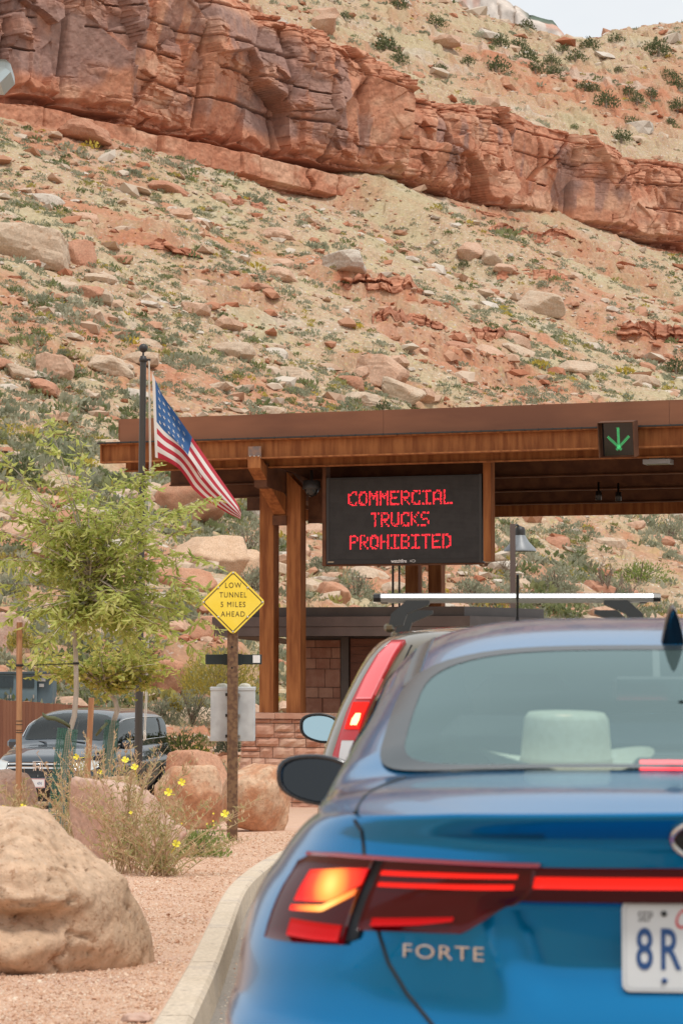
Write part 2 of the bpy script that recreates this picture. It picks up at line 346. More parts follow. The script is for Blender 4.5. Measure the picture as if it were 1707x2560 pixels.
def cliff_mesh():
    nu, nh = 1150, 330
    u1 = np.linspace(-14, 126, nu); U = np.repeat(u1[None], nh, 0)
    t = np.linspace(0, 1, nh)[:, None]; zb = 43.0; ZT = ztop(u1)[None]; Z = zb+(ZT-zb)*t
    seam = 49.6+.35*fbm(U/9, U*0, o=3, s=101)
    warp = .22*fbm(U/4, Z/4, o=3, s=102)
    H = Z-seam
    main = sstep(-.1, .25, H)                       # the massive wall above the seam
    # big buttresses and recesses, split by vertical joints
    i1, e1, f1 = cells1(U+warp*.8+.05*(Z-50)*fbm(U/15, U*0, s=120), 8.5, 5); i2, e2, f2 = cells1(U+warp*.6+.4*vn(Z/2.5, U/6, s=121), 3.1, 6)
    lay, le, lf = cells1(Z+.25*fbm(U/6, Z*0, o=2, s=105)+.06*(U-50)*.1, 3.3, 8)
    lay2, le2, lf2 = cells1(Z+.15*fbm(U/3, Z*0, o=2, s=106), .85, 9)
    r1 = h3(i1, i1*0, i1*0, 11); yaw1 = h3(i1, i1*0+1, i1*0, 12)-.5
    wu, wz = U+.16*fbm(U/2.5, Z/2.5, o=2, s=150), Z+.14*fbm(U/2.5, Z/2.5, o=2, s=151)
    out = 3.0*(r1-.5)+3.8*yaw1*(f1-.5)*2*(.6+.4*vn(Z/5, i1, s=152))
    fx, fy, dx, dy, fe = facets(wu, wz*.75, 6.0, 160); ra = h3(fx, fy, fx*0, 161); gu = h3(fx, fy, fx*0+1, 161)-.5; gz = h3(fx, fy, fx*0+2, 161)-.5
    out = out+1.7*(ra-.5)+.6*gu*dx+.6*gz*dy
    gx, gy, ex_, ey_, ge = facets(wu*1.15, wz*.8, 2.6, 170); rb = h3(gx, gy, gx*0, 171); hu = h3(gx, gy, gx*0+1, 171)-.5; hz = h3(gx, gy, gx*0+2, 171)-.5
    bz = sstep(.15, .4, h3(fx, fy, fx*0+5, 162)); out = out+bz*(.7*(rb-.5)+.6*hu*ex_+.6*hz*ey_)
    r2 = h3(i2, lay, i2*0, 13)
    rough_zone = np.clip(sstep(.1, .55, fbm(U/7, Z/3.5, o=3, s=107)+.4*(1-sstep(0, 2.6, H))+.5*sstep(-3.8, -1.0, Z-ZT)), 0, 1)
    i3, e3, f3 = cells1(U+.3*vn(Z/1.2, U/3, s=122), 1.25, 7); r3 = h3(i3, lay2, i3*0, 15)
    kx, ky, kdx, kdy, ke = facets(wu*.8, wz*1.3, 1.15, 180); rc = h3(kx, ky, kx*0, 181)
    out = out+rough_zone*(.7*(rc-.5)+.5*(h3(kx, ky, kx*0+1, 181)-.5)*kdx+.35*(r3-.5))
    # open joints
    out = out-1.2*np.exp(-(e1/.26)**2)*main-.55*np.exp(-(fe/.13)**2)*main*(ra > .5)-.12*np.exp(-(ge/.07)**2)*bz*(rb > .6)
    out = out-.75*np.exp(-(le/.14)**2)*main*(vn(U/6, lay*3.1, s=123) > .05)-.12*np.exp(-(le2/.07)**2)*rough_zone
    out = out+.13*fbm(U/3.5, Z/3.0, o=5, s=108, g=.6)
    # ragged scalloped bottom of the main wall
    scal = .25+1.5*np.maximum(0, fbm(U/3.2, U*0+.3, o=3, s=109))
    under = main*(1-sstep(scal, scal+.5, H))
    out = out-under*(.9+.5*fbm(U/2, Z/1, o=2, s=110))
    # seam recess, lower ledge, thin-bedded shale
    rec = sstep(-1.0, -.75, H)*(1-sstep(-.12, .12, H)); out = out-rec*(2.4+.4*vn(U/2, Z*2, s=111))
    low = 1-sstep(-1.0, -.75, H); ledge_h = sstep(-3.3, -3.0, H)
    il, el, fl = cells1(U+.4*vn(Z, U/3, s=124), 3.6, 17); ledout = .6+.7*(h3(il, il*0, il*0, 18)-.5)+.5*(h3(il, il*0+2, il*0, 19)-.5)*(fl-.5)*2-.3*np.exp(-(el/.12)**2)+.15*fbm(U/1.5, Z/1.5, o=3, s=125)
    lam, lame, _ = cells1(Z+.08*fbm(U/3, Z*0, s=126), .32, 20); shale = -.6+.9*(h3(lam, np.floor(U/9+lam*.3), lam*0, 21)-.5)+.3*fbm(U/1.2, Z*3, o=3, s=127)
    lowv = ledge_h*ledout+(1-ledge_h)*shale
    shale_all = sstep(.43, .47, u1/LU)[None]*(1-sstep(.49, .53, u1/LU))[None]*0+sstep(.50, .56, u1/LU)[None]
    lowv = lowv*(1-shale_all)+shale*shale_all
    out = out*(1-low)+low*lowv
    # stepped ledges at the rim
    rim = sstep(-3.2, 0, Z-ZT); l3, l3e, _ = cells1(Z+.5*fbm(U/5, Z*0, o=2, s=128), 1.05, 22); lw = np.clip(np.floor((Z-ZT+3.4)/1.05), 0, 4)
    out = out-rim*(1.0*lw+1.2*(h3(np.floor(U/2.2+l3*.37), l3, l3*0, 23)-.3))*.5
    out = out+.07*fbm(U*2.2, Z*2.2, o=3, s=129)
    # rows that roll back over the rim
    nb = 10; top = out[-1]; zt = Z[-1]; b = np.linspace(.15, 1, nb)[:, None]
    U2 = np.vstack([U, np.repeat(u1[None], nb, 0)]); O2 = np.vstack([out, top[None]-b*(top[None]+9)]); Z2 = np.vstack([Z, zt[None]+.05-2.2*b**2+.12*fbm(U[:nb]/1.5, b*4+U[:nb]*0, o=2, s=130)])
    X, Y = xy(U2, O2)
    def ext(a): return np.vstack([a, np.repeat(a[-1:], nb, 0)])
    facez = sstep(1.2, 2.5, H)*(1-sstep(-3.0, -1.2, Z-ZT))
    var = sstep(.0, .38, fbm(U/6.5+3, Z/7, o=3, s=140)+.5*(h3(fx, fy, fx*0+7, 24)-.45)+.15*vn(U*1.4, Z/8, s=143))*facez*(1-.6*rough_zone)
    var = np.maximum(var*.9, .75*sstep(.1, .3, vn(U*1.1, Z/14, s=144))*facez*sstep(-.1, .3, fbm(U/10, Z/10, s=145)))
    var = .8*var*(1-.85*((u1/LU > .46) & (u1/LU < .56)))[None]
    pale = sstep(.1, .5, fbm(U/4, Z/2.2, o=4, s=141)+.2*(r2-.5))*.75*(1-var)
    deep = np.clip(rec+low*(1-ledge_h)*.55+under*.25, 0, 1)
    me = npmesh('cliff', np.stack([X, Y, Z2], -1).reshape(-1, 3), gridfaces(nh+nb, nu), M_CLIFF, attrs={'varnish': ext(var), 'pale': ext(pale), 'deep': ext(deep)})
    return tag(link('cliff', me), kind='structure')
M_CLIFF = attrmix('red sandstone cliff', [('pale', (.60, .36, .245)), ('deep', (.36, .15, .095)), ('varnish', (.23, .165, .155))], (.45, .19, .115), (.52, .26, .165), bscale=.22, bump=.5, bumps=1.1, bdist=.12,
                  speck=[(.9, .58, .68, (.50, .25, .16)), (3.5, .62, .7, (.40, .17, .11))])
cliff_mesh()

# pale mesa far behind the notch in the ridge
def mesa():
    D = 1250.0; nu, nh = 150, 90
    px = np.linspace(1000, 1462, nu); top = pwl(px, [1000, 1100, 1250, 1330, 1370, 1400, 1418, 1436, 1452, 1462], [-150, -120, -60, -6, 8, 14, 34, 60, 76, 100])
    U = (px-853.5)/FPX*D; ztp = EYE+np.tan(PITCH+np.arctan((1280-top)/FPX))*D
    t = np.linspace(0, 1, nh)[:, None]; Z = 255+(ztp[None]-255)*t; UU = np.repeat(U[None], nh, 0)
    i, e, f = cells1(UU+2*vn(Z/15, UU/20, s=201), 13, 31); dep = 9*(h3(i, i*0, i*0, 32)-.5)+5*fbm(UU/14, Z/30, o=4, s=202)-2*np.exp(-(e/1.2)**2)+12*(1-t)
    Y = D-dep-30*sstep(-14, 0, Z-ztp[None])*-1+(UU-U[-1])*-.5*0
    green = sstep(-9, -3, Z-ztp[None]+3*fbm(UU/5, Z/5, o=2, s=203))*sstep(1310, 1350, px)[None]
    red = np.clip(sstep(.0, .3, fbm(UU/9, Z/50, o=3, s=204))*.7*(1-sstep(1200, 1330, px))[None]+sstep(-16, -12, Z-ztp[None])*(px > 1370)[None]*.8, 0, 1)
    V = np.stack([UU, Y, Z], -1).reshape(-1, 3)
    Vb = np.stack([U, np.full(nu, D+160), ztp-2], -1); V = np.vstack([V, Vb]); F = np.vstack([gridfaces(nh, nu), np.stack([np.arange(nu-1)+(nh-1)*nu, np.arange(1, nu)+(nh-1)*nu, np.arange(1, nu)+nh*nu, np.arange(nu-1)+nh*nu], 1)])
    ex = lambda a: np.concatenate([a.ravel(), np.repeat(0., nu)])
    m = attrmix('pale mesa rock', [('red', (.50, .27, .20)), ('green', (.12, .15, .12))], (.56, .48, .42), (.60, .53, .47), bscale=.03, bump=.5, bumps=.12, bdist=1.5)
    tag(link('mesa', npmesh('mesa', V, F, m, attrs={'red': ex(red), 'green': ex(green)})), kind='structure')
mesa()
# ------------------------------------------------------------ rocks and plants on the slopes
def rock_verts(sub, seed, sq=(1, 1, .75), rough=.05, nplanes=9, soft=.10, freq=2.0, strat=0.0):
    import bmesh
    bm = bmesh.new(); bmesh.ops.create_icosphere(bm, subdivisions=sub, radius=1)
    D = np.array([v.co[:] for v in bm.verts]); F = np.array([[v.index for v in f.verts] for f in bm.faces]); bm.free()
    D = D/np.linalg.norm(D, axis=1, keepdims=True); g = np.random.default_rng(seed)
    n = g.normal(size=(nplanes, 3)); n /= np.linalg.norm(n, axis=1, keepdims=True); n = np.vstack([n, [[0, 0, 1], [0, 0, -1]]])
    dd = np.concatenate([g.uniform(.62, .98, nplanes), [.8, .7]]); c = D @ n.T
    r = np.where(c > .05, dd[None]/np.maximum(c, .05), 9.)
    r = -soft*np.log(np.sum(np.exp(-r/soft), 1)); r = np.clip(r, .3, 1.25)
    P = D*r[:, None]
    if rough: P = P*(1+rough*2.2*fbm(P[:, 0]*freq+seed, P[:, 1]*freq, P[:, 2]*freq, o=5, s=seed))[:, None]
    if strat: P[:, :2] *= (1+strat*(h3(np.floor(P[:, 2]*9+.3*P[:, 0]), P[:, 2]*0, P[:, 2]*0, seed)-.5))[:, None]
    return P*np.array(sq), F
M_ROCK = [attrmix('rock %d' % i, [], a, b, bscale=.9, bump=.5, bumps=5.0, bdist=.05, speck=[(3.0, .58, .70, c)]) for i, (a, b, c) in enumerate([
    ((.50, .31, .215), (.54, .37, .27), (.44, .24, .15)), ((.50, .37, .27), (.52, .41, .31), (.46, .30, .2)), ((.43, .21, .135), (.47, .26, .175), (.37, .17, .11)), ((.50, .43, .36), (.54, .48, .41), (.40, .33, .27))])]
ROCKM = []
for i in range(14):
    g = np.random.default_rng(100+i); P, F = rock_verts(2, 300+i, sq=(1, g.uniform(.6, .9), g.uniform(.35, .7)), rough=.03, nplanes=8, soft=.06)
    for k in (0, 1, 2, 3): pass
    ROCKM.append((P, F))
RM = {}
def rockmesh(i, k):
    if (i, k) not in RM: RM[i, k] = npmesh('rock', ROCKM[i][0], ROCKM[i][1], M_ROCK[k])
    return RM[i, k]
def slopefn(x, y):
    u, w = uw(x, y); return np.where(w > 0, hill(x, y), np.where(w < -5, upper(x, y), -99))
def place_rock(name, me, x, y, z, s, rz, tilt, label, group, cat='boulder'):
    o = link(name, me); o.location = (x, y, z); o.scale = (s, s, s) if not hasattr(s, '__len__') else s; o.rotation_euler = (tilt[0], tilt[1], rz)
    return tag(o, label, cat, group)
# boulders that stand out in the photograph
HERO = [(80, 632, 175, 110, 1, 'large tan boulder with a flat face at the left edge of the talus slope'), (198, 640, 60, 80, 2, 'red brown boulder touching the large tan boulder on its right'),
        (225, 738, 58, 42, 2, 'small dark red boulder below the large tan boulder on the slope'), (865, 662, 88, 50, 3, 'grey tilted slab boulder above the red scarp on the slope'),
        (1168, 634, 58, 56, 0, 'rounded tan boulder with a green bush at its foot'), (1224, 648, 52, 40, 1, 'pale boulder beside the rounded tan boulder with the bush'), (1258, 676, 54, 30, 0, 'low tan boulder below the pale pair on the slope'),
        (585, 888, 78, 62, 1, 'pinkish square boulder alone on the slope above the canopy'), (262, 920, 110, 56, 1, 'long pale slab boulder with a dark underside, left of the flagpole top'),
        (125, 930, 80, 70, 0, 'pink boulder in the cluster at the left of the flagpole'), (45, 938, 62, 38, 1, 'pale low boulder at the left end of the cluster by the flagpole'), (110, 975, 85, 50, 2, 'reddish boulder at the foot of the cluster by the flagpole'),
        (742, 945, 78, 46, 1, 'flat pale boulder on the slope above the flag'), (945, 940, 110, 90, 0, 'broad tan boulder behind the dark green bush above the canopy'), (908, 1005, 90, 44, 1, 'cream boulder just above the canopy roof, next to a bush'), (1000, 990, 110, 60, 1, 'cream boulder just above the canopy roof, right of the bushes'),
        (422, 474, 76, 34, 2, 'flat red boulder below the lower cliff ledge'), (1350, 765, 90, 66, 1, 'long pale slab lying down the slope at the right'), (1440, 925, 76, 44, 1, 'pale boulder low on the slope at the right, above the canopy'), (700, 690, 70, 40, 0, 'pink flat boulder in the middle of the slope'),
        (230, 345, 130, 44, 2, 'wide red slab boulder under the left of the cliff'), (1000, 430, 60, 50, 0, 'pink block at the foot of the cliff where the ledge ends'), (880, 965, 60, 40, 2, 'small red boulder beside the dark green bush above the canopy'),
        (700, 590, 70, 36, 0, 'pink tilted boulder above the middle of the slope')]
for (px, py, w, h, k, lb) in HERO:
    q = ray(px, py+h*.25)
    if not q: continue
    x, y, z = q; s = w/FPX*y/2*1.12; P, F = rock_verts(4, 500+px, sq=(1.05, .9, max(.45, h/w*1.15)), rough=.045, nplanes=8, soft=.05, strat=.04 if w > 60 else 0)
    me = npmesh('boulder', P, F, M_ROCK[k]); place_rock('boulder', me, x, y+s*.3, z+s*h/w*.55, s, random.uniform(-.5, .5), (random.uniform(-.2, .1), random.uniform(-.05, .35)), lb, 'boulders on the slope')
# scatter
def scatter(n, seed, px0=-150, px1=1860, py0=10, py1=1600):
    """random places on the slopes, spread over the ground seen from the gate"""
    g = np.random.default_rng(seed); d = np.exp(g.uniform(math.log(52), math.log(292), n)); a = g.uniform(px0, px1, n)
    x = (a-853.5)/FPX*d; u, w = uw(x, d); ok = (w > 1.0) & (d > 52); x, d = x[ok], d[ok]; return x, d, hill(x, d)
def scatter_up(n, seed):
    g = np.random.default_rng(seed); d = g.uniform(215, 470, n); a = g.uniform(500, 1860, n); x = (a-853.5)/FPX*d; u, w = uw(x, d); ok = (w < -4.5) & (w > -115)
    x, d = x[ok], d[ok]; return x, d, upper(x, d)
def merge(meshes, idx, X, Y, Z, SC, RZ, tilt=None, tint=None):
    Vs, Fs, As = [], [], []; off = 0
    for k, (P, F) in enumerate(meshes):
        j = np.nonzero(idx == k)[0]
        if len(j) == 0: continue
        c, s = np.cos(RZ[j])[:, None], np.sin(RZ[j])[:, None]; sc = SC[j][:, None] if SC.ndim == 1 else None
        p = P[None]*(SC[j][:, None, None] if SC.ndim == 1 else SC[j][:, None, :])
        if tilt is not None:
            ca, sa = np.cos(tilt[j])[:, None], np.sin(tilt[j])[:, None]; p = np.stack([p[..., 0]*ca-p[..., 2]*sa, p[..., 1], p[..., 0]*sa+p[..., 2]*ca], -1)
        q = np.stack([p[..., 0]*c-p[..., 1]*s+X[j][:, None], p[..., 0]*s+p[..., 1]*c+Y[j][:, None], p[..., 2]+Z[j][:, None]], -1)
        Vs.append(q.reshape(-1, 3)); Fs.append((F[None]+(np.arange(len(j))*len(P))[:, None, None]+off).reshape(-1, F.shape[1])); off += q.shape[0]*q.shape[1]
        if tint is not None: As.append(np.repeat(tint[j], len(P)))
    return np.vstack(Vs), np.vstack(Fs), (np.concatenate(As) if tint is not None else None)
LOWROCK = [rock_verts(1, 700+i, sq=(1, random.uniform(.6, .9), random.uniform(.35, .7)), rough=.03, nplanes=7, soft=.04) for i in range(10)]
def tintmat(name, cols, rough=.9, bump=.3, transl=0.0):
    """colour ramp driven by the per-piece attribute 'tint'"""
    m = bpy.data.materials.new(name); m.use_nodes = True; N, L = nt(m); b = N['Principled BSDF']; b.inputs['Roughness'].default_value = rough; b.inputs['Specular IOR Level'].default_value = .2
    a = N.new('ShaderNodeAttribute'); a.attribute_name = 'tint'; r = N.new('ShaderNodeValToRGB'); L.new(a.outputs['Fac'], r.inputs[0])
    for i, c in enumerate(cols):
        e = r.color_ramp.elements[i] if i < 2 else r.color_ramp.elements.new(1.0)
        e.position = i/(len(cols)-1); e.color = (*c, 1)
    L.new(r.outputs[0], b.inputs['Base Color'])
    if bump:
        n = N.new('ShaderNodeTexNoise'); n.inputs['Scale'].default_value = 6; n.inputs['Detail'].default_value = 6; L.new(N.new('ShaderNodeNewGeometry').outputs['Position'], n.inputs['Vector'])
        bp = N.new('ShaderNodeBump'); bp.inputs['Strength'].default_value = bump; bp.inputs['Distance'].default_value = .05; L.new(n.outputs[0], bp.inputs['Height']); L.new(bp.outputs[0], b.inputs['Normal'])
    if transl:
        t = N.new('ShaderNodeBsdfTranslucent'); L.new(r.outputs[0], t.inputs[0]); mx = N.new('ShaderNodeMixShader'); mx.inputs[0].default_value = transl
        L.new(b.outputs[0], mx.inputs[1]); L.new(t.outputs[0], mx.inputs[2]); L.new(mx.outputs[0], N['Material Output'].inputs[0])
    return m
M_STONES = tintmat('loose stones', [(.40, .16, .09), (.46, .25, .16), (.50, .35, .25), (.53, .44, .35), (.58, .52, .46)])
# eroded ledges of thin-bedded red rock standing out of the slope
def ledge(px0, py0, px1, py1, hpx, label, seed):
    g = np.random.default_rng(seed); n, m = 150, 34; t = np.linspace(0, 1, n); pts = []
    for i in range(0, n, 6):
        q = ray(px0+(px1-px0)*t[i], py0+(py1-py0)*t[i]+4*math.sin(i*.21+seed)); pts.append(q)
    if any(p is None for p in pts): return
    P = np.array(pts); k = np.linspace(0, 1, len(pts)); X = np.interp(t, k, P[:, 0]); Y = np.interp(t, k, smooth_(P[:, 1])); Zb = hill(X, Y)
    hh = hpx/FPX*Y*np.sqrt(np.clip(np.sin(t*math.pi), 0, 1))*(1+.5*fbm(t*9, t*0+seed, o=3, s=seed))+.05; s = np.linspace(0, 1, m)[:, None]; Zr = -.6+(hh[None]+.6)*s
    lam, le, _ = cells1(Zr+.05*fbm(t[None]*20+s*0, s*2, s=seed+1), .42, seed); L = np.hypot(X[-1]-X[0], Y[-1]-Y[0]); uu = np.repeat(t[None]*L, m, 0); cl, ce, cf = cells1(uu+.5*vn(Zr*2, uu/3, s=seed+2), 1.6, seed+3)
    out = 1.1*(h3(lam, np.floor(uu/5+lam*.3), lam*0, seed)-.4)+.7*(h3(cl, lam*0, cl*0, seed+5)-.5)-.25*np.exp(-(ce/.12)**2)+.35*fbm(uu/1.5, Zr*2, o=3, s=seed+6)-.5*s; out[0] -= .3
    Yf = Y[None]-out; V1 = np.stack([np.repeat(X[None], m, 0), Yf, Zb[None]+Zr], -1); nb = 8; b = np.linspace(.1, 1, nb)[:, None]; Yb = Yf[-1][None]+b*(3.2+hh[None]*1.2); Xb = np.repeat(X[None], nb, 0); Zk = (Zb+hh)[None]*(1-b)+(hill(Xb, Yb)-.25)*b
    V = np.vstack([V1.reshape(-1, 3), np.stack([Xb, Yb, Zk], -1).reshape(-1, 3)]); nn = len(V); me = npmesh('rock_ledge', V, gridfaces(m+nb, n), M_CLIFF, attrs={'varnish': np.zeros(nn), 'pale': np.zeros(nn), 'deep': np.clip(.35+.6*vn(V[:, 0]/3, V[:, 2]*2, s=seed), 0, 1)})
    tag(link('rock_ledge', me), label, 'rock ledge')
def smooth_(a):
    for _ in range(3): a = np.concatenate([a[:1], (a[:-2]+2*a[1:-1]+a[2:])/4, a[-1:]])
    return a
for a in [(180, 585, 520, 650, 30, 'long low red ledge left of centre, half way up the slope', 1), (830, 728, 1085, 738, 42, 'broken red ledge below the grey tilted slab', 2), (1120, 842, 1345, 858, 34, 'crumbling red ledge in the bare red earth above the message board', 3), (1240, 690, 1430, 700, 30, 'red ledge right of the pale boulder pair', 4), (1540, 842, 1760, 862, 46, 'red ledge at the right edge above the lane signal', 5), (1220, 575, 1560, 640, 26, 'pink bedded ledge just under the right part of the cliff', 6), (520, 500, 700, 530, 20, 'low grey pink ledge under the cliff left of centre', 7), (930, 790, 1130, 830, 26, 'second red ledge below the broken one, above the canopy', 8), (980, 225, 1180, 205, 1, 'x', 9)][:8]: ledge(*a)
x, y, z = scatter(40000, 21); x2, y2, z2 = scatter_up(8000, 22); x, y, z = np.r_[x, x2], np.r_[y, y2], np.r_[z, z2]
rs = np.random.default_rng(5); rm = redmask(x, y)
sz = np.clip(.078*(1-rs.uniform(0, 1, len(x)))**-.55, 0, .8)*rs.uniform(.8, 1.25, len(x))*(.75+.65*sstep(60, 200, y))*np.where(uw(x, y)[1] < 0, 1.8, 1)
clump = fbm(x/7, y/10, o=3, s=301); keep = rs.uniform(0, 1, len(x)) < .25+1.9*np.clip(clump+.12, 0, .6); x, y, z, sz, rm = [q[keep] for q in (x, y, z, sz, rm)]
order = np.argsort(-sz/y); big = order[:276]; rest = order[276:]
def zone(x, y, z):
    """where on the slope, told by things one can find"""
    px = 853.5+FPX*x/y; u, w = uw(np.array(x), np.array(y)); w = float(w)
    if w < 0: return 'above the cliff, '+('left of the junipers' if px < 1250 else 'among the junipers')
    v = 'just under the cliff' if w < 28 else 'half way up the slope' if w < 62 else 'low on the slope'
    h = 'left of the flagpole' if px < 345 else 'between flagpole and message board' if px < 815 else 'above the message board' if px < 1240 else 'under or above the lane signal' if w > 62 else 'towards the right end of the cliff'
    return v+', '+h
ROCKW = ['pinkish sandstone', 'pale tan sandstone', 'dark red sandstone', 'cream grey sandstone']
for n, j in enumerate(big):
    k = int(rs.choice(4, p=[.44, .30, .14, .12])); s = float(sz[j])
    where = 'above the cliff' if uw(x[j], y[j])[1] < 0 else 'on the scrubby slope below the cliff'
    place_rock('slope_rock', rockmesh(int(rs.integers(14)), k), x[j], y[j], z[j]+.12*s, (s, s*rs.uniform(.8, 1.1), s*rs.uniform(.7, 1.1)), rs.uniform(0, 6.3), (rs.normal()*.2, rs.normal()*.2), ROCKW[k]+' rock '+zone(x[j], y[j], z[j]), ROCKW[k]+' rocks '+zone(x[j], y[j], z[j]), 'rock')
n = len(rest); V, F, T = merge(LOWROCK, rs.integers(0, 10, n), x[rest], y[rest], z[rest]+.12*sz[rest], sz[rest], rs.uniform(0, 6.3, n), rs.normal(size=n)*.25, np.clip(rs.uniform(0, .95, n)-.35*rm[rest], 0, 1))
tag(link('loose_stones', npmesh('loose_stones', V, F, M_STONES, attrs={'tint': T})), kind='stuff')

def leafball(n, seed, rx=1.0, rz=.8, leaf=.16, fill=.55, elong=1.8, up=.5):
    """dome of small leaf quads with unit radius"""
    g = np.random.default_rng(seed); d = g.normal(size=(n, 3)); d[:, 2] = np.abs(d[:, 2]); d /= np.linalg.norm(d, axis=1, keepdims=True)
    lump = 1+.35*vn(d[:, 0]*2.5+seed, d[:, 1]*2.5, d[:, 2]*2.5, s=seed); r = (fill+(1-fill)*g.uniform(0, 1, n)**.6)*lump; c = d*r[:, None]*np.array([rx, rx, rz])
    a = d*(1-up)+np.array([0, 0, up])+g.normal(size=(n, 3))*.45; a /= np.linalg.norm(a, axis=1, keepdims=True); b = np.cross(a, g.normal(size=(n, 3))); b /= np.linalg.norm(b, axis=1, keepdims=True)
    L = leaf*g.uniform(.6, 1.3, n)[:, None]; w = L/elong; V = np.stack([c-a*L*.5, c+b*w*.5, c+a*L*.5, c-b*w*.5], 1).reshape(-1, 3); return V, np.arange(n*4).reshape(-1, 4)
M_SAGE = tintmat('sagebrush', [(.27, .285, .19), (.35, .36, .25), (.43, .42, .31)], bump=0, transl=.45)
M_GREEN = tintmat('green scrub', [(.15, .18, .075), (.23, .26, .12), (.32, .33, .16)], bump=0, transl=.45)
M_JUN = tintmat('juniper foliage', [(.08, .10, .05), (.13, .15, .07), (.19, .20, .10)], bump=0, transl=.35)
M_YEL = tintmat('rabbitbrush', [(.32, .31, .13), (.46, .39, .11), (.56, .44, .08)], bump=0, transl=.45)
M_DRY = tintmat('dry grass', [(.44, .37, .22), (.52, .45, .27), (.46, .42, .26)], bump=0, transl=.45)
M_TWIG = mat('twigs', (.20, .15, .11), .9, col2=(.28, .22, .17), scale=20)
SB = [leafball(230, 900+i, 1, .75, .2) for i in range(6)]; LB = [leafball(52, 920+i, 1, .75, .42) for i in range(6)]; GB = [leafball(9, 940+i, 1, .9, 1.0, elong=4, up=.8) for i in range(4)]
def bushmesh(i, m, seed=[0]):
    P, F = SB[i]; seed[0] += 1; t = np.repeat(np.random.default_rng(seed[0]).uniform(0, 1, len(F)), 4)
    return npmesh('bush', P, F, m, attrs={'tint': t})
BM = {(i, k): bushmesh(i, m) for i in range(6) for k, m in enumerate((M_SAGE, M_GREEN, M_YEL))}
x, y, z = scatter(30000, 31); x2, y2, z2 = scatter_up(2600, 32); x, y, z = np.r_[x, x2], np.r_[y, y2], np.r_[z, z2]; rm = redmask(x, y)
keep = rs.uniform(0, 1, len(x)) < np.clip(.62+1.2*fbm(x/8, y/12, o=3, s=311)-.6*rm, .05, 1); x, y, z = [q[keep] for q in (x, y, z)]
sz = np.exp(rs.normal(-1.28, .42, len(x)))*np.where(y > 200, 1.25, 1.0)*np.where(uw(x, y)[1] < 0, 1.45, 1)*np.where(y < 110, 1.15, 1); kind = rs.choice(3, len(x), p=[.70, .20, .10])
order = np.argsort(-sz/y); big = order[:240]; rest = order[240:]
SHW = ['grey green sagebrush', 'green scrub bush', 'yellowing rabbitbrush']
for j in big:
    k = int(kind[j]); s = float(sz[j]); o = link('shrub', BM[int(rs.integers(6)), k]); o.location = (x[j], y[j], z[j]-.05*s); o.scale = (s, s*.9, s*rs.uniform(.75, 1.0)); o.rotation_euler = (0, 0, rs.uniform(0, 6.3))
    tag(o, SHW[k]+' growing '+zone(x[j], y[j], z[j]), 'shrub', SHW[k]+' plants '+zone(x[j], y[j], z[j]))
for k, m in enumerate((M_SAGE, M_GREEN, M_YEL)):
    r = rest[kind[rest] == k]; V, F, T = merge(LB, rs.integers(0, 6, len(r)), x[r], y[r], z[r]-.05*sz[r], sz[r], rs.uniform(0, 6.3, len(r)), None, rs.uniform(0, 1, len(r)))
    tag(link(['sagebrush_cover', 'scrub_cover', 'rabbitbrush_cover'][k], npmesh('scrub', V, F, m, attrs={'tint': T})), kind='stuff')
x, y, z = scatter(13000, 41); x2, y2, z2 = scatter_up(2500, 42); x, y, z = np.r_[x, x2], np.r_[y, y2], np.r_[z, z2]; keep = rs.uniform(0, 1, len(x)) < np.clip(.5+.9*fbm(x/6, y/9, o=3, s=321)-.5*redmask(x, y), .05, 1); x, y, z = [q[keep] for q in (x, y, z)]
n = len(x); V, F, T = merge(GB, rs.integers(0, 4, n), x, y, z, rs.uniform(.14, .34, n), rs.uniform(0, 6.3, n), None, rs.uniform(0, 1, n))
tag(link('dry_grass', npmesh('dry_grass', V, F, M_DRY, attrs={'tint': T})), kind='stuff')

# junipers and larger bushes one can pick out
JUN = [(862, 40, 24), (994, 8, 34), (962, 113, 50), (997, 147, 34), (1240, 162, 44), (1251, 104, 32), (1315, 66, 32), (1295, 113, 32), (1318, 142, 40), (1338, 170, 32), (1378, 150, 30), (1474, 110, 34), (1407, 121, 24), (1439, 142, 32), (1540, 97, 26), (1645, 118, 48), (1673, 188, 30), (1696, 211, 38), (1514, 249, 42), (1592, 246, 26), (1627, 234, 26), (1572, 228, 30), (1482, 223, 26), (1462, 214, 26), (1693, 266, 38), (1676, 304, 20), (1575, 307, 30), (1552, 341, 36), (1546, 173, 18), (1089, 52, 32), (1170, 150, 24), (1100, 173, 28), (1384, 179, 30)]
JB = [leafball(420, 960+i, 1, 1.15, .22, fill=.35, elong=2.2) for i in range(4)]; JM = []
for i, (P, F) in enumerate(JB):
    P = P.copy(); P[:, 2] += .1; JM.append(npmesh('crown', P, F, M_JUN, attrs={'tint': np.repeat(np.random.default_rng(i).uniform(0, 1, len(F)), 4)}))
mb = MB(); mb.tube([(0, 0, -.3), (.05, 0, .3), (0, .06, .8)], [.12, .09, .04], 6); TRK = mb.build('trunk', M_TWIG); TRKM = TRK.data; bpy.data.objects.remove(TRK)
def upfn(x, y): u, w = uw(x, y); return np.where(w < -4.5, upper(x, y), -99)
def juniper(x, y, z, s, label, group, name='juniper', cat='juniper', m=None):
    t = empty(name, (x, y, z)); t.scale = (s, s, s); t.rotation_euler = (0, 0, random.uniform(0, 6)); tag(t, label, cat, group)
    link('crown', m or random.choice(JM), t); link('trunk', TRKM, t); return t
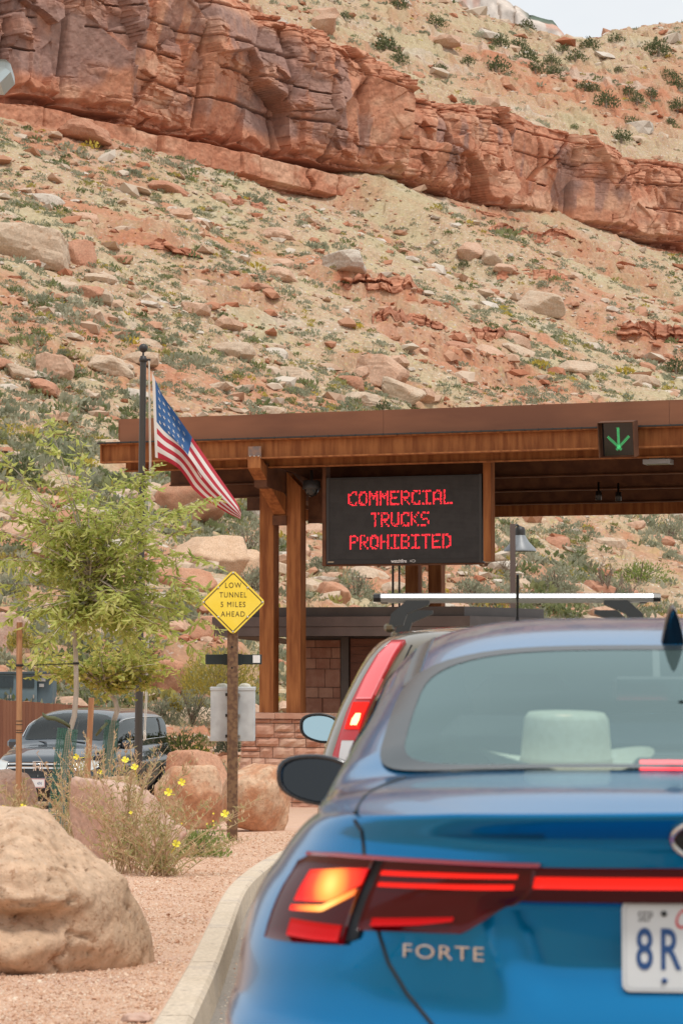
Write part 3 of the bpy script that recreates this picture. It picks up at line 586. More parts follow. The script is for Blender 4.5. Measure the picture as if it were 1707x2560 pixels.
for i, (px, py, s) in enumerate(JUN):
    q = ray(px, py+s*.45, upfn, 205, 520)
    if q: juniper(*q, s/FPX*q[1]/2*1.75, ('tall dark' if s > 36 else 'small dark')+' juniper above the cliff, '+('left of the gully' if px < 1200 else 'near the notch in the skyline' if px < 1500 and py < 190 else 'near the right edge of the slope' if px > 1600 else 'in the middle of the juniper group'), 'junipers above the cliff')
JG = [npmesh('crown', P, F, M_GREEN, attrs={'tint': np.repeat(np.random.default_rng(i+9).uniform(0, 1, len(F)), 4)}) for i, (P, F) in enumerate(JB)]
for (px, py, s, lb, m) in [(1520, 541, 44, 'bright green bush at the foot of the cliff under an overhang', 1), (1158, 656, 38, 'dark green bush at the foot of the rounded tan boulder', 0), (888, 945, 60, 'dark green bush in front of the broad tan boulder above the canopy', 0), (957, 1010, 56, 'olive bush just above the canopy roof between cream boulders', 0), (1690, 905, 72, 'dark green bush at the right edge above the canopy', 0), (15, 668, 42, 'small green bush in front of the large tan boulder, at the left edge', 1), (45, 718, 42, 'small green bush below the large tan boulder', 1), (555, 787, 28, 'little dark bush in the middle of the talus slope', 0), (50, 1165, 120, 'wide dark green bush behind the top of the young leafy tree', 0), (1220, 1322, 62, 'dark green bush beyond the lamp post, under the canopy edge', 1), (1435, 312, 26, 'round green bush on the ledge at the rim of the cliff', 1), (470, 1255, 70, 'green bush behind the tail of the flag', 1)]:
    q = ray(px, py+s*.4) or ray(px, py+s*.4, upfn, 205, 520)
    if q: juniper(*q, s/FPX*q[1]/2, lb, 'single bushes on the slope', 'bush', 'bush', random.choice(JG if m else JM))
# ------------------------------------------------------------ ground, road, kerb, gravel bed
KX = lambda y: pwl(y, [-80, 3, 8.3, 10.7, 13.5, 15.5, 17, 18.5, 20, 22, 24, 27, 30, 36, 44], [-.66, -.66, -.662, -.684, -.735, -.775, -.785, -.75, -.70, -.58, -.40, -.05, .4, 1.4, 2.9])
def ksm(y): return sum(KX(y+k*.45)*w for k, w in ((-2, 1), (-1, 2), (0, 3), (1, 2), (2, 1)))/9
M_EARTH = attrmix('valley earth', [], (.46, .30, .21), (.50, .37, .27), bscale=.3, bump=.5, bumps=3, bdist=.05)
ys = np.array([-700, -300, -100, -30, 0, 3, 6, 10, 15, 20, 25, 30, 36, 42, 47, 50, 58.]); xs = np.linspace(-700, 700, 41)
X, Y = np.meshgrid(xs, ys); me = npmesh('ground', np.stack([X, Y, zg(Y)-.07-.05*(Y < 0)], -1).reshape(-1, 3), gridfaces(len(ys), len(xs)), M_EARTH); tag(link('ground', me), kind='structure')
M_ROAD = attrmix('dusty road concrete', [], (.26, .235, .21), (.33, .29, .25), bscale=1.1, bump=.35, bumps=40, bdist=.004, speck=[(90, .60, .7, (.42, .38, .33)), (6, .6, .75, (.20, .185, .17))])
ys = np.concatenate([np.linspace(-90, 3, 12), np.linspace(3.5, 44, 90)]); t = np.linspace(0, 1, 20)
Y = np.repeat(ys[:, None], 20, 1); X = (ksm(ys)+.10)[:, None]*(1-t[None])+t[None]*14; tag(link('road', npmesh('road', np.stack([X, Y, zg(Y)], -1).reshape(-1, 3), gridfaces(len(ys), 20), M_ROAD, smooth=True)), kind='structure')
M_KERB = attrmix('kerb concrete', [], (.57, .47, .36), (.62, .52, .41), bscale=2.5, bump=.4, bumps=30, bdist=.006, speck=[(18, .6, .7, (.42, .34, .27)), (2.5, .55, .75, (.44, .37, .31))])
KERB = tag(empty('kerb', (-.6, 8, 0)), kind='structure')
edges = [2.0, 4.4, 6.6, 8.75, 10.9, 12.9, 14.9, 16.8, 18.7, 20.6, 22.6, 24.8, 27, 30, 33, 36.5, 40]
for i in range(len(edges)-1):
    mb = MB(); yy = np.linspace(edges[i]+.009, edges[i+1]-.009, 7); b = len(mb.v); V = []; sec = [(0, -.1), (0, .126), (.012, .138), (.118, .138), (.136, .122), (.158, -.1)]
    for y in yy:
        x = float(ksm(y)); nx = float(ksm(y+.1)-ksm(y-.1))/.2; z = zgf(y)
        for (a, h) in sec: V.append((x+a*math.cos(math.atan(nx)), y-a*math.sin(math.atan(nx)), z+h))
    F = [(k*6+j, k*6+j+1, (k+1)*6+j+1, (k+1)*6+j) for k in range(6) for j in range(5)]; F += [tuple(range(6))[::-1], tuple(36+k for k in range(6))]
    mb.add(V, F); o = mb.build('kerb_section', M_KERB, KERB); o.matrix_parent_inverse = Matrix.Translation((.6, -8, 0))
def zbed(x, y): return zg(y)+pwl(y, [0, 28, 36], [.128, .128, .0])+.012*fbm(np.asarray(x)*2.1, np.asarray(y)*1.4, o=3, s=401)
M_GRAV = attrmix('pink gravel bed', [], (.60, .385, .265), (.66, .45, .325), bscale=3, bump=.8, bumps=70, bdist=.012, rough=.95, speck=[(120, .55, .62, (.62, .42, .34)), (95, .6, .66, (.34, .17, .12)), (1.2, .55, .7, (.60, .40, .31))])
ys = np.concatenate([np.linspace(2, 30, 120), np.linspace(31, 52, 22)]); t = np.linspace(0, 1, 44); Y = np.repeat(ys[:, None], 44, 1); X = -16*(1-t[None]**.5)+(ksm(ys)+.004)[:, None]*t[None]**.5
me = npmesh('gravel_bed', np.stack([X, Y, zbed(X, Y)], -1).reshape(-1, 3), gridfaces(len(ys), 44), M_GRAV, smooth=True); tag(link('gravel_bed', me), kind='structure')
# gravel one could not count: real little stones on top
n = 62000; g = np.random.default_rng(77); y = np.exp(g.uniform(math.log(7.4), math.log(27), n)); x = (g.uniform(-80, 780, n)-853.5)/FPX*y; ok = x < ksm(y)-.006; x, y = x[ok], y[ok]; n = len(x)
OCT = np.array([[1, 0, 0], [0, 1, 0], [-1, 0, 0], [0, -1, 0], [0, 0, 1], [0, 0, -1.]]); OF = np.array([[0, 1, 4], [1, 2, 4], [2, 3, 4], [3, 0, 4], [1, 0, 5], [2, 1, 5], [3, 2, 5], [0, 3, 5]])
BASES = [(OCT*(1+.45*np.random.default_rng(k).normal(size=(6, 1)).clip(-.8, .8))*np.array([1, .8, .6]), OF) for k in range(8)]
sz = .0042*np.exp(g.normal(0, .38, n))*(.7+.03*y)*1.15; V, F, T = merge(BASES, g.integers(0, 8, n), x, y, zbed(x, y)+sz*.25, sz, g.uniform(0, 6.3, n), g.normal(size=n)*.5, np.clip(g.beta(2, 2, n), 0, 1))
M_PEB = tintmat('gravel stones', [(.32, .16, .10), (.56, .34, .225), (.66, .43, .30), (.70, .53, .40), (.76, .67, .55)], bump=0)
tag(link('gravel', npmesh('gravel', V, F, M_PEB, attrs={'tint': T})), kind='stuff')
n = 900; y = np.exp(g.uniform(math.log(7.6), math.log(22), n)); x = ksm(y)+.17+np.abs(g.normal(0, .10, n)); sz = .0035*np.exp(g.normal(0, .5, n)); V, F, T = merge(BASES, g.integers(0, 8, n), x, y, zg(y)+sz*.3, sz, g.uniform(0, 6.3, n), None, g.uniform(0, 1, n))
tag(link('road_grit', npmesh('road_grit', V, F, M_PEB, attrs={'tint': T})), kind='stuff')
# canyon side behind the photographer (seen only as reflections)
ys = np.linspace(-90, -420, 40); xs = np.linspace(-420, 420, 60); X, Y = np.meshgrid(xs, ys); Z = .24*np.maximum(0, -Y-95)+7*fbm(X/50, Y/50, o=4, s=411)-.15
o = attrs = None; me = npmesh('far_slope', np.stack([X, Y, Z], -1).reshape(-1, 3), gridfaces(40, 60), M_HILL, smooth=True, attrs={'red': sstep(0, .4, fbm(X/40, Y/40, s=412)), 'dry': X*0+.3, 'pale': X*0}); tag(link('far_slope', me), kind='structure')

# ------------------------------------------------------------ boulders of the planting bed
M_B = {'tan': attrmix('boulder tan', [], (.57, .385, .255), (.62, .44, .31), bscale=2.2, bump=.85, bumps=11, bdist=.03, speck=[(34, .57, .68, (.40, .24, .15)), (9, .60, .72, (.42, .25, .155)), (60, .6, .7, (.60, .45, .34))]),
       'pink': attrmix('boulder pink', [], (.52, .33, .255), (.56, .40, .32), bscale=2.6, bump=.55, bumps=14, bdist=.02, speck=[(30, .6, .7, (.45, .26, .2)), (4, .62, .7, (.46, .23, .16))]),
       'orange': attrmix('boulder orange', [], (.52, .27, .16), (.60, .41, .28), bscale=2.4, bump=.6, bumps=13, bdist=.03, lo=.45, hi=.55, speck=[(26, .6, .7, (.42, .21, .13))]),
       'red': attrmix('boulder red', [], (.48, .24, .15), (.52, .30, .2), bscale=2.0, bump=.6, bumps=13, bdist=.03, speck=[(26, .6, .7, (.38, .17, .1))])}
def boulder(px, pyb, w, h, d, m, label, seed, depth=.85, rz=0.0, sub=5, tilt=(0, 0), planes=10, soft=.035, rough=.05, zoff=0.0):
    k = d/FPX; P, F = rock_verts(sub, seed, sq=(1, depth, 1), rough=max(rough, .05), nplanes=planes+3, soft=min(soft, .035), freq=1.8)
    c, s = math.cos(rz), math.sin(rz); P = P @ np.array([[c, s, 0], [-s, c, 0], [0, 0, 1]]); P = P @ np.array(Matrix.Rotation(tilt[0], 3, 'X').transposed()) @ np.array(Matrix.Rotation(tilt[1], 3, 'Y').transposed())
    P = P-(P.max(0)+P.min(0))/2; P = P/((P.max(0)-P.min(0))/2); P = P*np.array([w*k/2, w*k/2*depth, h*k/2*1.18])
    me = npmesh('boulder', P, F, m, smooth=True); p = at(px, pyb-h/2, d+w*k/2*depth*.55); o = link('boulder', me); o.location = (p.x, p.y, p.z-h*k*.08+zoff)
    return tag(o, label, 'boulder', 'landscape boulders in the gravel bed')
# the big boulder in front: sculpted by hand from planes, hollow and shelf
def big_boulder():
    P, F = rock_verts(6, 4242, sq=(1, 1, 1), rough=.0, nplanes=0, soft=.05)
    D = P/np.linalg.norm(P, axis=1, keepdims=True)
    pl_ = [((-.2, -.5, .84), .66), ((.62, -.25, .74), .70), ((.95, -.25, .15), .86), ((.75, -.55, -.35), .80), ((.15, -.98, .12), .62), ((-.35, -.9, .25), .66), ((.45, -.85, .28), .70), ((-.9, -.2, .4), .85), ((0, 1, .2), .7), ((.5, .7, .5), .75), ((-.5, .7, .4), .75), ((0, -.55, -.83), .62), ((0, 0, -1), .62), ((0, 0, 1), .72), ((-1, 0, 0), .95), ((.3, -.6, .74), .67)]
    n = np.array([np.array(a)/np.linalg.norm(a) for a, b in pl_]); dd = np.array([b for a, b in pl_]); c = D @ n.T; r = np.where(c > .05, dd[None]/np.maximum(c, .05), 9.); r = -.03*np.log(np.exp(-r/.03).sum(1)); P = D*r[:, None]
    x, y, z = P.T
    # overhanging shelf running down to the right with a hollow under it
    line = .30-.42*(x-.05)-.12*np.sin(x*5); t = z-line; front = sstep(.25, -.2, y)
    hol = np.exp(-((t+.09)/.10)**2)*sstep(-.25, .0, x)*(1-sstep(.62, .85, x))*front; lip = np.exp(-((t-.06)/.07)**2)*sstep(-.3, .0, x)*(1-sstep(.6, .8, x))*front
    t2 = z-(-.02+.30*(x+.35)); hol2 = np.exp(-((t2+.05)/.07)**2)*(1-sstep(-.1, .25, x))*front
    disp = -.22*hol+.07*lip-.09*hol2+.09*fbm(x*1.7, y*1.7, z*1.7, o=4, s=431)+.022*fbm(x*7, y*7, z*7, o=4, s=432)-.03*np.exp(-((z+.45+.1*np.sin(x*6))/.04)**2)*front*(vn(x*3, y*3, s=433) > 0)
    ck = np.abs(fbm(x*2.2+4, y*2.2, z*2.2, o=3, s=434)); disp -= .05*np.exp(-(ck/.02)**2)
    P = P+D*disp[:, None]; P = P-(P.max(0)+P.min(0))/2; P /= (P.max(0)-P.min(0))/2
    me = npmesh('boulder', P*np.array([.74, .55, .40]), F, M_B['tan'], smooth=True); o = link('boulder', me); p = at(385, 2300, 10.75); o.location = (p.x-.745, 10.8, zgf(10.6)+.128+.30); o.rotation_euler = (0, R(3), R(-6))
    tag(o, 'big smooth tan boulder in the near left corner of the gravel bed', 'boulder', 'landscape boulders in the gravel bed')
big_boulder()
boulder(322, 2168, 300, 225, 20.6, M_B['pink'], 'pink grey boulder behind the dry stalks, next to the big boulder', 11, .8, .4, planes=6, rough=.035, tilt=(0, .15))
boulder(20, 2075, 160, 150, 26.5, M_B['pink'], 'pink boulder at the left edge behind the wooden stake', 22, .8, .2, planes=6, rough=.035)
boulder(285, 2020, 130, 80, 25.5, M_B['tan'], 'small pale boulder top showing behind the pink grey boulder', 33, .8, 1.0, planes=7, rough=.03)
boulder(472, 2052, 175, 140, 28.3, M_B['orange'], 'orange and cream boulder left of the sign post', 47, .9, .5, planes=7, rough=.035)
boulder(490, 1965, 160, 90, 32.5, M_B['red'], 'reddish rounded boulder behind the orange and cream boulder', 52, .9, .5, planes=6, rough=.03)
boulder(640, 2068, 180, 155, 27.4, M_B['orange'], 'orange boulder with a pale ridge, right of the sign post', 65, .9, 2.2, planes=7, rough=.04, tilt=(0, .12))
boulder(396, 1905, 55, 66, 47.5, M_B['red'], 'small red boulder behind the rear corner of the parked van', 71, .9, .1, planes=7)
boulder(340, 2556, 80, 20, 8.6, M_B['pink'], 'flat pale stone lying against the kerb', 83, .9, .1, sub=4, planes=8)
o = boulder(553, 2526, 20, 16, 8.5, M_B['pink'], 'small pale stone lying on the road by the kerb', 84, .9, .1, sub=3, planes=8); o.location.z = zgf(8.5)+.008; o['group'] = 'loose stones'
# larger rocks on the bank behind the van and the booth
for (px, pb, w, h, d, m, lb, sd) in [(470, 1310, 190, 130, 75, 'red', 'large red brown boulder on the bank behind the tail of the flag', 91), (520, 1432, 210, 96, 70, 'tan', 'long tan boulder with a flat top on the bank behind the yellow sign', 92), (610, 1428, 130, 56, 69, 'tan', 'pale boulder sloping down to the rusty columns on the bank', 93), (835, 1506, 85, 52, 66, 'red', 'layered red rock just above the low building roof, right of the columns', 94), (25, 1640, 100, 110, 60, 'pink', 'grey pink slab boulder at the left edge above the grey cabinet', 95), (470, 1490, 150, 70, 62, 'red', 'red broken rock on the bank left of the yellow sign', 96), (420, 1740, 110, 90, 54, 'red', 'red dusty rock on the bank right of the flagpole', 97), (515, 1600, 90, 60, 58, 'red', 'small red rock on the bank under the yellow sign', 98)]:
    rr = ray(px, pb, hill, 47); d = rr[1] if rr else d
    q = boulder(px, pb, w, h, d, M_B[m], lb, sd, .8, 2.0, sub=5, planes=9, rough=.07, soft=.03); q['group'] = 'rocks on the bank'

# ------------------------------------------------------------ plants of the bed
def quads_leaf(P, A, Wd, L, w, fold=.25):
    """lance leaves: base P, direction A, width dir Wd -> two quads each"""
    n = len(P); U = np.cross(A, Wd); L = L[:, None]; w = w[:, None]
    b = P; t = P+A*L+U*L*-.12; l1 = P+A*L*.3+Wd*w+U*w*fold; l2 = P+A*L*.68+Wd*w*.75+U*(w*fold-L*.03); r1 = P+A*L*.3-Wd*w+U*w*fold; r2 = P+A*L*.68-Wd*w*.75+U*(w*fold-L*.03)
    V = np.stack([b, l1, l2, t, r2, r1], 1).reshape(-1, 3); i = np.arange(n)[:, None]*6; return V, np.vstack([i+np.array([[0, 1, 2, 3]]), i+np.array([[3, 4, 5, 0]])])
def norm(a): return a/np.maximum(np.linalg.norm(a, axis=1, keepdims=True), 1e-9)
M_STALK = tintmat('dry stalks', [(.50, .31, .20), (.60, .44, .27), (.50, .46, .24)], bump=0)
M_OLIVE = tintmat('primrose leaves', [(.38, .38, .16), (.50, .46, .22), (.60, .50, .28)], bump=0, transl=.35)
M_PETAL = mat('yellow petals', (.85, .74, .06), .6); N, L = nt(M_PETAL); N['Principled BSDF'].inputs['Subsurface Weight'].default_value = .0
M_FRESH = tintmat('fresh leaves', [(.16, .24, .06), (.26, .33, .10), (.38, .40, .14)], bump=0, transl=.4)
def primrose(base, n, hmin, hmax, spread, lean, label, seed, leaves=14, lowgreen=1.0):
    g = np.random.default_rng(seed); t = empty('evening_primrose', base); tag(t, label, 'plant', 'dry flowering plants in the gravel bed'); st = MB(); LP, LA = [], []; BP, BA = [], []; tips = []
    for i in range(n):
        a = g.uniform(0, math.tau); s = g.uniform(0, 1)**.7*spread; h = g.uniform(hmin, hmax)*(1-.25*s/spread); b = Vector((g.normal()*.10, g.normal()*.08, -.01)); e = Vector((math.cos(a)*s+lean*h, math.sin(a)*s*.7, h)); m = (b+e)/2+Vector((-math.cos(a)*s*.18, 0, h*.1))
        P = []
        for k in range(7): q = k/6; P.append(b*(1-q)**2+m*2*q*(1-q)+e*q*q)
        st.tube(P, [.0042*(1-.6*k/6) for k in range(7)], 4, 0, False)
        for k in range(leaves):
            q = g.uniform(.1, .96); p = b*(1-q)**2+m*2*q*(1-q)+e*q*q; LP.append(p); LA.append(Vector((g.normal(), g.normal(), .7)))
        for k in range(12):
            q = g.uniform(.72, 1.02); p = b*(1-q)**2+m*2*q*(1-q)+e*q*q; BP.append(p); BA.append(Vector((g.normal()*.7, g.normal()*.7, 1.2)))
        tips.append(e)
    me = bpy.data.meshes.new('stem'); so_ = st.build('stem', M_STALK, t); so_.data.attributes.new('tint', 'FLOAT', 'POINT'); v = np.repeat(g.uniform(0, .7, n), 28); so_.data.attributes['tint'].data.foreach_set('value', v.astype(np.float32)); so_['kind'] = 'stuff'
    P = np.array(LP); A = norm(np.array(LA)); W_ = norm(np.cross(A, g.normal(size=A.shape))); V, F = quads_leaf(P, A, W_, g.uniform(.03, .075, len(P)), g.uniform(.003, .007, len(P)))
    o = link('leaves', npmesh('leaves', V, F, M_OLIVE, attrs={'tint': np.repeat(np.clip(g.uniform(0, 1, len(P)), 0, 1), 6)}), t); o['kind'] = 'stuff'
    P = np.array(BP); A = norm(np.array(BA)); W_ = norm(np.cross(A, g.normal(size=A.shape))); V, F = quads_leaf(P, A, W_, g.uniform(.025, .05, len(P)), g.uniform(.003, .006, len(P)))
    o = link('seed_pods', npmesh('seed_pods', V, F, M_STALK, attrs={'tint': np.repeat(g.uniform(.1, .6, len(P)), 6)}), t); o['kind'] = 'stuff'
    return t
def flower(px, py, d, parent, s=.045, face=(0, -1, .5)):
    p = at(px, py, d); mb = MB(); M = Vector(face).normalized().to_track_quat('Z', 'Y').to_matrix().to_4x4()
    for k in range(4):
        a = k*math.pi/2+.3; V = []
        for r, w, z in ((.05, .05, 0), (.55, .42, .30), (1.0, .55, .52), (1.12, .25, .55), (1.05, 0, .50)):
            for sg in ((-1, 1) if w else (0,)): V.append((math.cos(a)*r-math.sin(a)*w*sg, math.sin(a)*r+math.cos(a)*w*sg, z))
        s2 = s*.5; mb.add([Vector(v)*s2 for v in V], [(0, 1, 3, 2), (2, 3, 5, 4), (4, 5, 7, 6), (6, 7, 8)], 0, True)
    mb.lathe([(.001, 0), (.10, .02), (.10, .35), (.001, .4)], n=6, M=Matrix.Scale(s*.5, 4)); mb.tube([(0, 0, 0), (0, 0, -s*1.2), (0, s*.4, -s*3)], s*.06, 5)
    o = mb.build('flower', M_PETAL, parent); o.matrix_parent_inverse = parent.matrix_world.inverted() if parent else Matrix(); o.matrix_world = Matrix.Translation(p) @ M; return o
bpy.context.view_layer.update()
def bedpt(px, d): p = at(px, 1500, d); return (p.x, d, float(zbed(p.x, d)))
PR = [primrose(bedpt(318, 18.6), 60, .55, 1.15, .62, .05, 'tall dry primrose stalks with yellow flowers in front of the pink grey boulder', 1), primrose(bedpt(405, 18.2), 60, .25, .8, .75, .12, 'low sprawling primrose stalks leaning towards the kerb', 2, leaves=22),
      primrose(bedpt(200, 22.0), 44, .5, 1.15, .42, -.05, 'tall dry stalks around the foot of the green mesh tree guard', 3), primrose(bedpt(60, 23.5), 60, .25, .75, .5, 0, 'low straw coloured stalks with one yellow flower at the left edge', 4), primrose(bedpt(265, 23.5), 60, .6, 1.25, .75, .1, 'dry reddish stalks in front of the parked van door', 5, leaves=8)]
bpy.context.view_layer.update()
for (px, py, d, k, s) in [(192, 1893, 21.6, 2, .05), (250, 1931, 21.8, 2, .04), (313, 1902, 18.4, 0, .05), (337, 1920, 18.4, 0, .05), (57, 2020, 23, 3, .06), (455, 1957, 18, 1, .05), (422, 1982, 18, 1, .055), (563, 2037, 18, 1, .055), (440, 2112, 17.9, 1, .055), (327, 2033, 18.2, 0, .025), (8, 2018, 23.2, 3, .03)]:
    flower(px, py, d, PR[k], s, (random.uniform(-.4, .4), -1, random.uniform(.2, .8)))
def bush(px, pyb, w, h, d, m, label, n, leaf, seed, cat='shrub', name='shrub', elong=2.5, group=None, z=None, up=.5, fill=.45):
    k = d/FPX; p = at(px, pyb, d); t = empty(name, (p.x, p.y, p.z if z is None else z)); tag(t, label, cat, group)
    V, F = leafball(n, seed, w*k/2, h*k/1.15, leaf, fill=fill, elong=elong, up=up); g = np.random.default_rng(seed)
    o = link('foliage', npmesh('foliage', V, F, m, attrs={'tint': np.repeat(g.uniform(0, 1, len(F)), 4)}), t); o['kind'] = 'stuff'
    st = MB()
    for i in range(16): a = g.uniform(0, math.tau); r = g.uniform(.2, .85); st.tube([(0, 0, -.02), (math.cos(a)*r*w*k*.2, math.sin(a)*r*w*k*.2, h*k*.35), (math.cos(a)*r*w*k*.45, math.sin(a)*r*w*k*.45, h*k*.8*(1.1-r*.5))], [.006*d/20, .004*d/20, .002*d/20], 4, 0, False)
    st.build('stems', M_TWIG, t); return t
b_ = bush(500, 2116, 150, 88, 21.2, M_FRESH, 'fresh green bushy plant with tiny yellow flowers beside the sign post', 1500, .035, 61, 'plant', 'flowering_shrub', z=float(zbed(bedpt(500, 21.2)[0], 21.2)))
bpy.context.view_layer.update()
for i in range(9): flower(random.uniform(435, 560), random.uniform(2020, 2065), 21, b_, .016)
BG = 'desert shrubs on the bank'
bush(545, 1735, 230, 120, 52, M_YEL, 'wide pale yellow green rabbitbrush behind the black bar and sign post', 3600, .11, 62, group=BG, elong=4)
bush(435, 1778, 44, 34, 50, M_YEL, 'small bright yellow flowering bush on the bank right of the flagpole', 500, .07, 63, group=BG)
for i, (px, pb, w, h, d, m, lb) in enumerate([(480, 1815, 130, 110, 50, M_SAGE, 'grey green sagebrush left of the metal box'), (400, 1810, 90, 70, 49, M_SAGE, 'grey sagebrush just right of the flagpole and van'), (455, 1880, 150, 60, 46, M_FRESH, 'low green grass bush behind the reddish boulder'), (570, 1880, 80, 70, 46, M_SAGE, 'green sagebrush directly under the metal box'), (300, 1720, 120, 70, 56, M_YEL, 'yellow tinged bush above the end of the wooden fence'), (240, 1725, 90, 75, 58, M_SAGE, 'grey twiggy bush beside the grey cabinet'), (510, 1395, 130, 70, 66, M_SAGE, 'grey sagebrush above the yellow sign'), (620, 1390, 150, 90, 72, M_SAGE, 'wide sagebrush behind the left rusty column'), (640, 1480, 90, 80, 64, M_SAGE, 'sagebrush between the yellow sign and the columns'), (890, 1500, 120, 90, 70, M_SAGE, 'sagebrush above the booth roof below the message board'), (800, 1440, 90, 60, 74, M_SAGE, 'small sagebrush below the left corner of the message board'), (1135, 1400, 60, 40, 90, M_SAGE, 'small sagebrush between the message board and the lamp post'), (1180, 1500, 110, 60, 78, M_SAGE, 'sagebrush left of the lamp post above the roof bars'), (1390, 1480, 130, 70, 80, M_SAGE, 'sagebrush right of the lamp post above the roof bars'), (1600, 1460, 150, 70, 82, M_FRESH, 'green bush behind the right end of the roof bars'), (1680, 1350, 130, 70, 100, M_SAGE, 'sagebrush under the canopy edge at the right'), (25, 1490, 90, 60, 62, M_SAGE, 'grey bush at the left edge behind the stake'), (50, 1620, 70, 60, 58, M_YEL, 'yellow tinged bush at the left edge above the grey cabinet')]):
    q = ray(px, pb, hill, 47); dd = q[1] if q and abs(q[1]-d) < 60 and pb < 1600 else d; bush(px, pb, w, h, dd, m, lb+' on the bank', 900, .10*dd/60, 630+i, group=BG, elong=3)
# leafless dead shrub beyond the roof bars
def dead_shrub(px, pyb, h, label, seed):
    q = ray(px, pyb, hill, 47); x, y, z = q; s = h*y/FPX; g = random.Random(seed); mb = MB()
    def br(p, d, L, r, k):
        P = [p]; 
        for i in range(4): d = (d+Vector((g.uniform(-.25, .25), g.uniform(-.25, .25), .06))).normalized(); P.append(P[-1]+d*L/4)
        mb.tube(P, [r*(1-.15*i) for i in range(5)], 5, 0, False)
        if k:
            for i in range(4): j = g.choice([1, 2, 3, 4]); br(P[j], (d+Vector((g.uniform(-.9, .9), g.uniform(-.6, .6), g.uniform(-.1, .5)))).normalized(), L*.6, r*.6, k-1)
    for i in range(5): br(Vector((0, 0, -.05)), Vector((g.uniform(-.7, .7), g.uniform(-.4, .4), 1)).normalized(), s*g.uniform(.45, .75), .022*s, 2)
    o = mb.build('dead_shrub', M_TWIG); o.location = (x, y, z); tag(o, label, 'dead shrub')
dead_shrub(1520, 1500, 105, 'leafless dark shrub standing beyond the roof bars at the right', 3); dead_shrub(1270, 1440, 60, 'small leafless shrub beside the lamp post on the slope', 4); dead_shrub(1570, 1505, 60, 'low tangle of bare twigs right of the tall leafless shrub', 5)

# ------------------------------------------------------------ the two young trees, stakes, guards
M_BARK = mat('pale bark', (.42, .36, .30), .85, col2=(.52, .47, .42), scale=20, bump=.4, stretch=(1, 1, .2))
M_LEAF = tintmat('willow leaves', [(.34, .42, .10), (.50, .56, .16), (.60, .62, .22), (.70, .68, .32)], rough=.45, bump=0, transl=.55)
M_LEAF2 = tintmat('round leaves', [(.28, .36, .08), (.42, .46, .12), (.56, .53, .15), (.66, .57, .2)], rough=.45, bump=0, transl=.55)
M_SHOOT = mat('red shoots', (.20, .10, .06), .7)
def tree(label, trunk, tips, mleaf, seed, leafL, leafW, per, name, droop, twl, thick):
    g = np.random.default_rng(seed); base = at(*trunk[0]); t = empty(name, base); tag(t, label, 'tree'); O = Vector(base)
    T = [at(*p)-O for p in trunk]; mb = MB(); mb.tube(T, [thick*(1-.45*i/(len(T)-1)) for i in range(len(T))], 8); mb.build('trunk', M_BARK, t)
    top = T[-1]; lim = MB(); tw = MB(); LP, LA = [], []
    for (px, py, dd, st) in tips:
        e = at(px, py, dd)-O; s = T[-1-st]; m = s*.45+e*.55+Vector((0, 0, .10*(e-s).length)); m.x = s.x*.5+e.x*.5; P = [s*(1-q)**2+m*2*q*(1-q)+e*q*q for q in np.linspace(0, 1, 9)]
        lim.tube(P, [max(.0035, thick*.42*(1-.9*q)) for q in np.linspace(0, 1, 9)], 5, 0, False)
        for k in range(per):
            q = g.uniform(.25, 1.0); p = s*(1-q)**2+m*2*q*(1-q)+e*q*q; dr = Vector((g.normal(), g.normal(), g.uniform(-droop, .8))).normalized()
            if k < 2: p = e*.92+m*.08; dr = ((e-m).normalized()+Vector((g.normal()*.3, g.normal()*.3, .1))).normalized()
            Lw = twl*g.uniform(.5, 1.2); Q = [p]
            for i in range(4): dr = (dr+Vector((0, 0, -.14*droop))).normalized(); Q.append(Q[-1]+dr*Lw/4)
            tw.tube(Q, [.003, .0026, .0022, .0018, .0012], 4, 0, False)
            nl = int(Lw/.026)
            for i in range(nl):
                f = (i+.7)/nl*4; j = min(int(f), 3); pp = Q[j].lerp(Q[j+1], f-j); sd = Vector((g.normal(), g.normal(), g.normal()*.5-.35*droop)).normalized(); LP.append(pp); LA.append((dr*.55+sd).normalized())
    lim.build('limb', M_BARK, t); o = tw.build('twigs', M_SHOOT, t); o['kind'] = 'stuff'
    P = np.array(LP); A = norm(np.array(LA)); W_ = norm(np.cross(A, np.array([[0, 0, 1.]])+g.normal(size=A.shape)*.6)); n = len(P)
    Ls = g.uniform(.65, 1.2, n)*leafL; V, F = quads_leaf(P, A, W_, Ls, Ls*leafW); tint = np.clip(g.beta(2, 2, n)+.12*g.normal(size=n), 0, 1)
    o = link('crown', npmesh('crown', V, F, mleaf, smooth=False, attrs={'tint': np.repeat(tint, 6)}), t); o['kind'] = 'stuff'; return n
g = np.random.default_rng(8); tips = [(132, 1085, 25.4, 0), (128, 1130, 25.2, 0), (28, 1165, 25.3, 0), (60, 1210, 25.8, 0), (215, 1180, 25.3, 0), (215, 1240, 26, 0), (365, 1180, 25.6, 0), (350, 1250, 25, 0), (430, 1275, 25.4, 0), (495, 1250, 25.7, 0), (10, 1330, 25.2, 0), (0, 1400, 25.6, 0), (485, 1395, 25.3, 0), (470, 1450, 25.8, 0), (515, 1550, 25.4, 1), (460, 1600, 25.6, 1), (390, 1560, 25, 1), (60, 1530, 25.3, 1), (110, 1590, 25.2, 1), (30, 1460, 25.7, 1), (520, 1500, 25.6, 1), (420, 1520, 25.2, 1)]
for i in range(52):
    a = g.uniform(0, math.tau); r = math.sqrt(g.uniform(.02, 1)); tips.append((240+235*r*math.cos(a), 1410+205*r*math.sin(a), 25.5+g.normal()*.35, int(g.integers(0, 2))))
